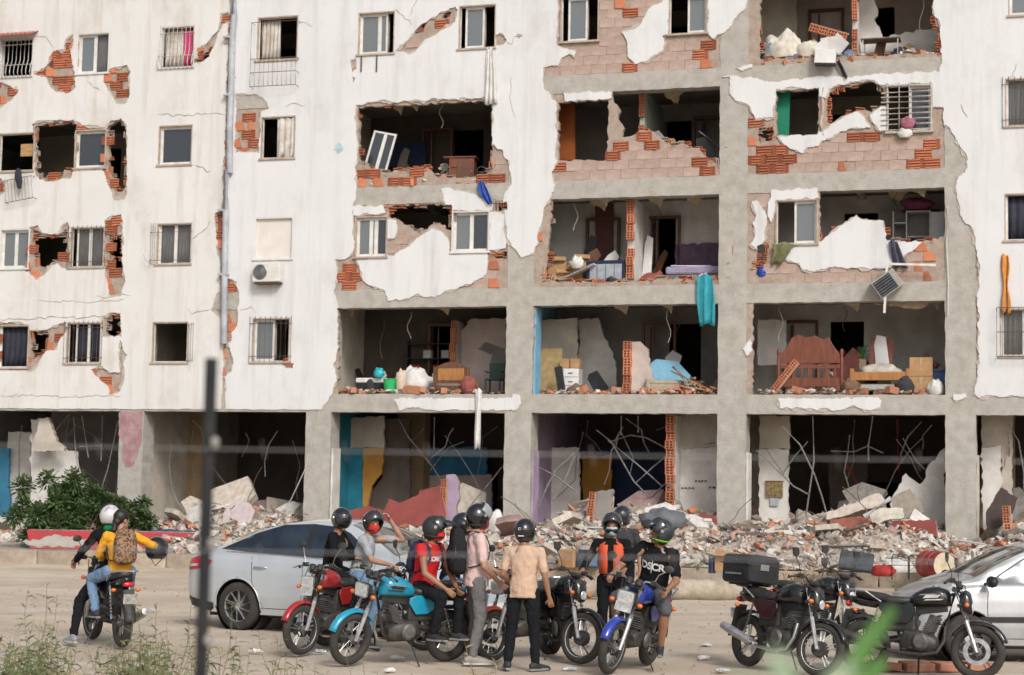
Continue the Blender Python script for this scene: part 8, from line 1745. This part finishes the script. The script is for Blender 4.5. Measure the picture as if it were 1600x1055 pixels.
def weed(px, depth, h, ns, seed, label, leaf=LEAF2, spread=.25, name='weed', wl=(.10, .2), base=None, grp='weeds in the foreground'):
    rg = random.Random(seed); c = base or dp(px, 900, depth); c = Vector((c.x, c.y, c.z if base else 0)); e = empty(name, c); tag(e, label, 'weed', grp); sm = MB(); lm = MB()
    for i in range(ns):
        a = rg.uniform(0, 6.28); L = h * rg.uniform(.6, 1.0); b = Vector((math.cos(a), math.sin(a), 0)) * spread * L * rg.uniform(.3, 1.1); P = []
        for k in range(9): t = k / 8; P.append(Vector((b.x * t ** 1.6 + .02 * math.sin(k * 1.3 + a), b.y * t ** 1.6, L * t)))
        sm.tube(P, [.0055 * (1 - .75 * k / 8) for k in range(9)], 5)
        for k in range(int(L * 26)):
            t = rg.uniform(.15, 1); q = min(7, int(t * 8)); p_ = P[q].lerp(P[q + 1], t * 8 - q); aa = rg.uniform(0, 6.28)
            leafq(lm, p_, (math.cos(aa), math.sin(aa), rg.uniform(.1, 1.1)), rg.uniform(*wl) * (1.15 - .6 * t), rg.uniform(.008, .016), rg.uniform(.2, .9), rg)
    sm.build('stem', STEM, e); lm.build('leaves', leaf, e)
WL = [(14, 11.5, .98, 7), (52, 11, 1.18, 5), (62, 11.5, .85, 8), (38, 12.5, .75, 8), (105, 12, .72, 6), (150, 12.2, .72, 7), (188, 11, 1.18, 2), (205, 11.3, .95, 6), (232, 12, .80, 7), (268, 11.5, 1.08, 5), (300, 12, .82, 7), (340, 11.5, 1.05, 4), (366, 12, .80, 7), (425, 12, .82, 3), (470, 12.5, .70, 3), (0, 10, 1.08, 5)]
WT = ['at the left edge', 'tall beside the left edge', 'bushy, right of the tall left one', 'short, near the left edge', 'short, below the left motorcycle', 'short, under the rear wheel of the left motorcycle', 'upright, before the left motorcycle tail', 'bushy, right of the left motorcycle tail', 'short, between left motorcycle and sedan', 'tall with arching leaves before the sedan bumper', 'short, left of the blurred post', 'tall, right behind the blurred post', 'bushy, before the sedan rear wheel', 'thin, below the red motorcycle', 'short, under the red front wheel', 'cut off by the left frame edge']
for i, (px, dpt, h, n) in enumerate(WL): weed(px, dpt, h * 1.08, n + 1, i + 1, 'narrow-leaved green weed ' + WT[i])
rw_ = random.Random(77)
for i in range(34):
    px = rw_.triangular(-20, 500, 40); weed(px, rw_.uniform(11, 13.2), rw_.uniform(.66, .90), rw_.randint(4, 8), 200 + i, 'low narrow-leaved weed in the bottom left tangle', LEAF2 if i % 4 else STRAW, .35, 'weed', (.12, .24), None, 'low weeds of the bottom left tangle')
weed(592, 13, .72, 4, 40, 'thin dry weed before the turquoise motorcycle front wheel', STRAW, .5); weed(782, 12.5, .86, 4, 41, 'thin dry stalks before the standing person in peach', STRAW, .3)
for i, (px, py) in enumerate(((1175, 890), (1210, 905), (1400, 925), (1440, 922), (1180, 940), (1090, 893))):
    weed(px, 0, rg.uniform(.25, .42), 9, 60 + i, ('grass tuft behind the kerb near the top case', 'grass tuft under the top case', 'grass tuft between the two black motorcycles', 'grass tuft before the hatchback bonnet', 'grass tuft at the trunk end', 'grass tuft on the kerb beside the can')[i], LEAF2, .7, 'grass_tuft', (.08, .16), gp(px, py, .0) if py > 910 else gp(px, py, PZ), 'grass tufts along the kerb')
# dry brown shrub behind the top case
c = gp(1245, 938); e = empty('dry_shrub', c); tag(e, 'dry brown shrub behind the motorcycle with the top case', 'shrub'); lm = MB(); sm = MB()
for i in range(420):
    q = Vector((rg.gauss(0, .3), rg.gauss(0, .2), abs(rg.gauss(.25, .2)))); leafq(lm, q, (rg.gauss(0, 1), rg.gauss(0, 1), rg.gauss(0, 1)), rg.uniform(.1, .22), .02, .5, rg)
for i in range(14): sm.tube([(0, 0, 0), (rg.gauss(0, .15), rg.gauss(0, .1), .25), (rg.gauss(0, .3), rg.gauss(0, .2), .5)], .008, 4)
lm.build('foliage', STRAW, e); sm.build('twigs', OLDW, e)

# ================================================================ litter, gravel on the lot
peb = MB()
for i in range(1500):
    x, y = rg.uniform(-9, 9), rg.uniform(16.5, 38); v, f = rg.choice(base_hulls); s = rg.uniform(.008, .03) * (1.5 if rg.random() < .1 else 1); M = Matrix.Translation((x, y, .002)) @ Matrix.Rotation(rg.uniform(0, 6.3), 4, 'Z') @ Matrix.Scale(s, 4); peb.add([M @ Vector(q) for q in v], f)
tag(peb.build('gravel', mat('pebble', (.36, .30, .24), .95, objvar=0)), 'small stones scattered over the dirt lot', 'gravel', kind='stuff')
LIT = [(1105, 1010, 'crushed clear bottle right of the blue motorcycle'), (620, 1030, 'crumpled clear bag under the turquoise engine'), (500, 1020, 'pale litter beside the red front wheel'), (1100, 1030, 'white scrap on the dirt at centre right'), (1128, 1050, 'pale scrap at the lower centre right edge'), (610, 1050, 'white wrapper below the turquoise motorcycle'), (240, 955, 'white scrap on the dirt left of the sedan'), (1030, 995, 'flat grey scrap behind the blue motorcycle'), (890, 1048, 'small white wrapper before the black front wheel'), (400, 1020, 'white scrap near the sedan wheel')]
for i, (px, py, lab) in enumerate(LIT):
    lm_ = MB().ell((0, 0, 0), (.13, .08, .035), 22, 12); lm_.v = [tuple(Vector(v_) * (1 + .5 * noise.noise(Vector(v_) * 14 + Vector((i * 9, 0, 0))) + .3 * noise.noise(Vector(v_) * 40))) for v_ in lm_.v]; me = lm_.mesh('litter', PAPER if i % 2 else mat('clear_plastic', (.52, .55, .56), .25, coat=.4, var=.1)); o = link('litter', me, None, gp(px, py) + Vector((0, 0, .02)), (0, 0, rg.uniform(0, 6)), (.62,) * 3); tag(o, lab, 'litter', 'litter on the dirt lot')
e = empty('clay_tiles', gp(1450, 1048), .1); tag(e, 'row of broken clay slabs under the rightmost motorcycle', 'slabs')
for i in range(4): MB().box((-.5 + .36 * i, rg.uniform(-.05, .05), .05), (.34, .24, .09), (rg.uniform(-.1, .1), rg.uniform(-.1, .1), rg.uniform(-.2, .2))).build('slab', mat('clay', (.42, .20, .13), .9, var=.12, bump=.4), e, bevel=.012)

# ================================================================ near fence and leaves, out of focus
pz = dp(330, 560, 3.3); e = empty('fence_post', (pz.x, pz.y, 0), .4); tag(e, 'dark angle-iron fence post close to the camera, out of focus', 'post'); h = pz.z
MB().prism([(-.009, -.009), (.010, -.009), (.010, -.006), (-.006, -.006), (-.006, .010), (-.009, .010)], 0, h, 'xy').build('angle_iron', mat('post_iron', (.014, .016, .020), .7, scale=9, col2=(.035, .033, .032), spec=.2), e)
for py in (692, 850, 1000): z = dp(330, py, 3.3).z; MB().ell((.008, -.018, z), (.009, .008, .012), 10, 8).build('wire_tie', mat('tie', (.30, .28, .26), .6), e, smooth='all')
for i, py in enumerate((692, 850)):
    P = [Vector((x, pz.y - .02 + .01 * x, dp(330, py, 3.3).z - .012 * (1 - ((x + 1) / 3) ** 2))) for x in [-3 + .25 * k for k in range(25)]]
    w = empty('barbed_wire', P[0]); tag(w, ('upper', 'lower')[i] + ' strand of barbed wire across the view, out of focus', 'wire'); MB().tube([q - P[0] for q in P], .0011, 5).build('strand', STEEL, w); bb = MB()
    for k in range(40): q = Vector((-3 + .15 * k, 0, 0)); t = (q.x + 3) / 6; pp = P[min(23, int(t * 24))].lerp(P[min(24, int(t * 24) + 1)], t * 24 - int(t * 24)) - P[0]; bb.tube([pp + Vector((-.003, -.006, .016)), pp + Vector((.003, .006, -.016))], .0009, 4)
    bb.build('barbs', STEEL, w)['kind'] = 'stuff'
NL = mat('near_leaf', (.07, .17, .03), .6, var=.15); NL2 = mat('near_leaf_pale', (.30, .38, .24), .7, var=.15)
def near_plant(label, leaves, depth, m, root_px):
    r0_ = dp(*root_px, depth); e = empty('leafy_plant', (r0_.x, r0_.y, 0)); tag(e, label, 'plant'); lm = MB(); top = r0_ - e.location
    MB().tube([(0, 0, 0), (0, 0, top.z * .6), top], [.006, .005, .003], 6).build('stem', STEM, e)
    for pts, w in leaves:
        P = [dp(x, y, depth + .03 * k) - e.location for k, (x, y) in enumerate(pts)]; lm = MB(); vs = []; n = len(P)
        for k, q in enumerate(P):
            d = (P[min(k + 1, n - 1)] - P[max(k - 1, 0)]).normalized(); s = d.cross(Vector((.2, -1, .1))).normalized(); ww = w * math.sin(math.pi * (k + .35) / (n + .1)); vs += [q - s * ww / 2, q + Vector((0, -.004, 0)), q + s * ww / 2]
        lm.add(vs, [(k * 3 + a, k * 3 + a + 1, k * 3 + a + 4, k * 3 + a + 3) for k in range(n - 1) for a in (0, 1)]); lm.build('leaf', m, e, smooth='all')
near_plant('bright green long leaf close to the camera at lower right, out of focus', [([(1290, 1150), (1318, 1075), (1350, 1010), (1378, 975), (1398, 950)], .022), ([(1290, 1150), (1330, 1090), (1365, 1050), (1385, 1030)], .02), ([(1290, 1150), (1250, 1080), (1225, 1040)], .02)], 1.9, NL, (1290, 1150))
near_plant('pale green leaves close to the camera below the top case, out of focus', [([(1240, 1180), (1235, 1100), (1225, 1050), (1215, 1015)], .022), ([(1240, 1180), (1280, 1110), (1310, 1070), (1330, 1040)], .020), ([(1240, 1180), (1190, 1110), (1165, 1075), (1150, 1050)], .018), ([(1240, 1180), (1210, 1130), (1190, 1060)], .018)], 1.15, NL2, (1240, 1180))
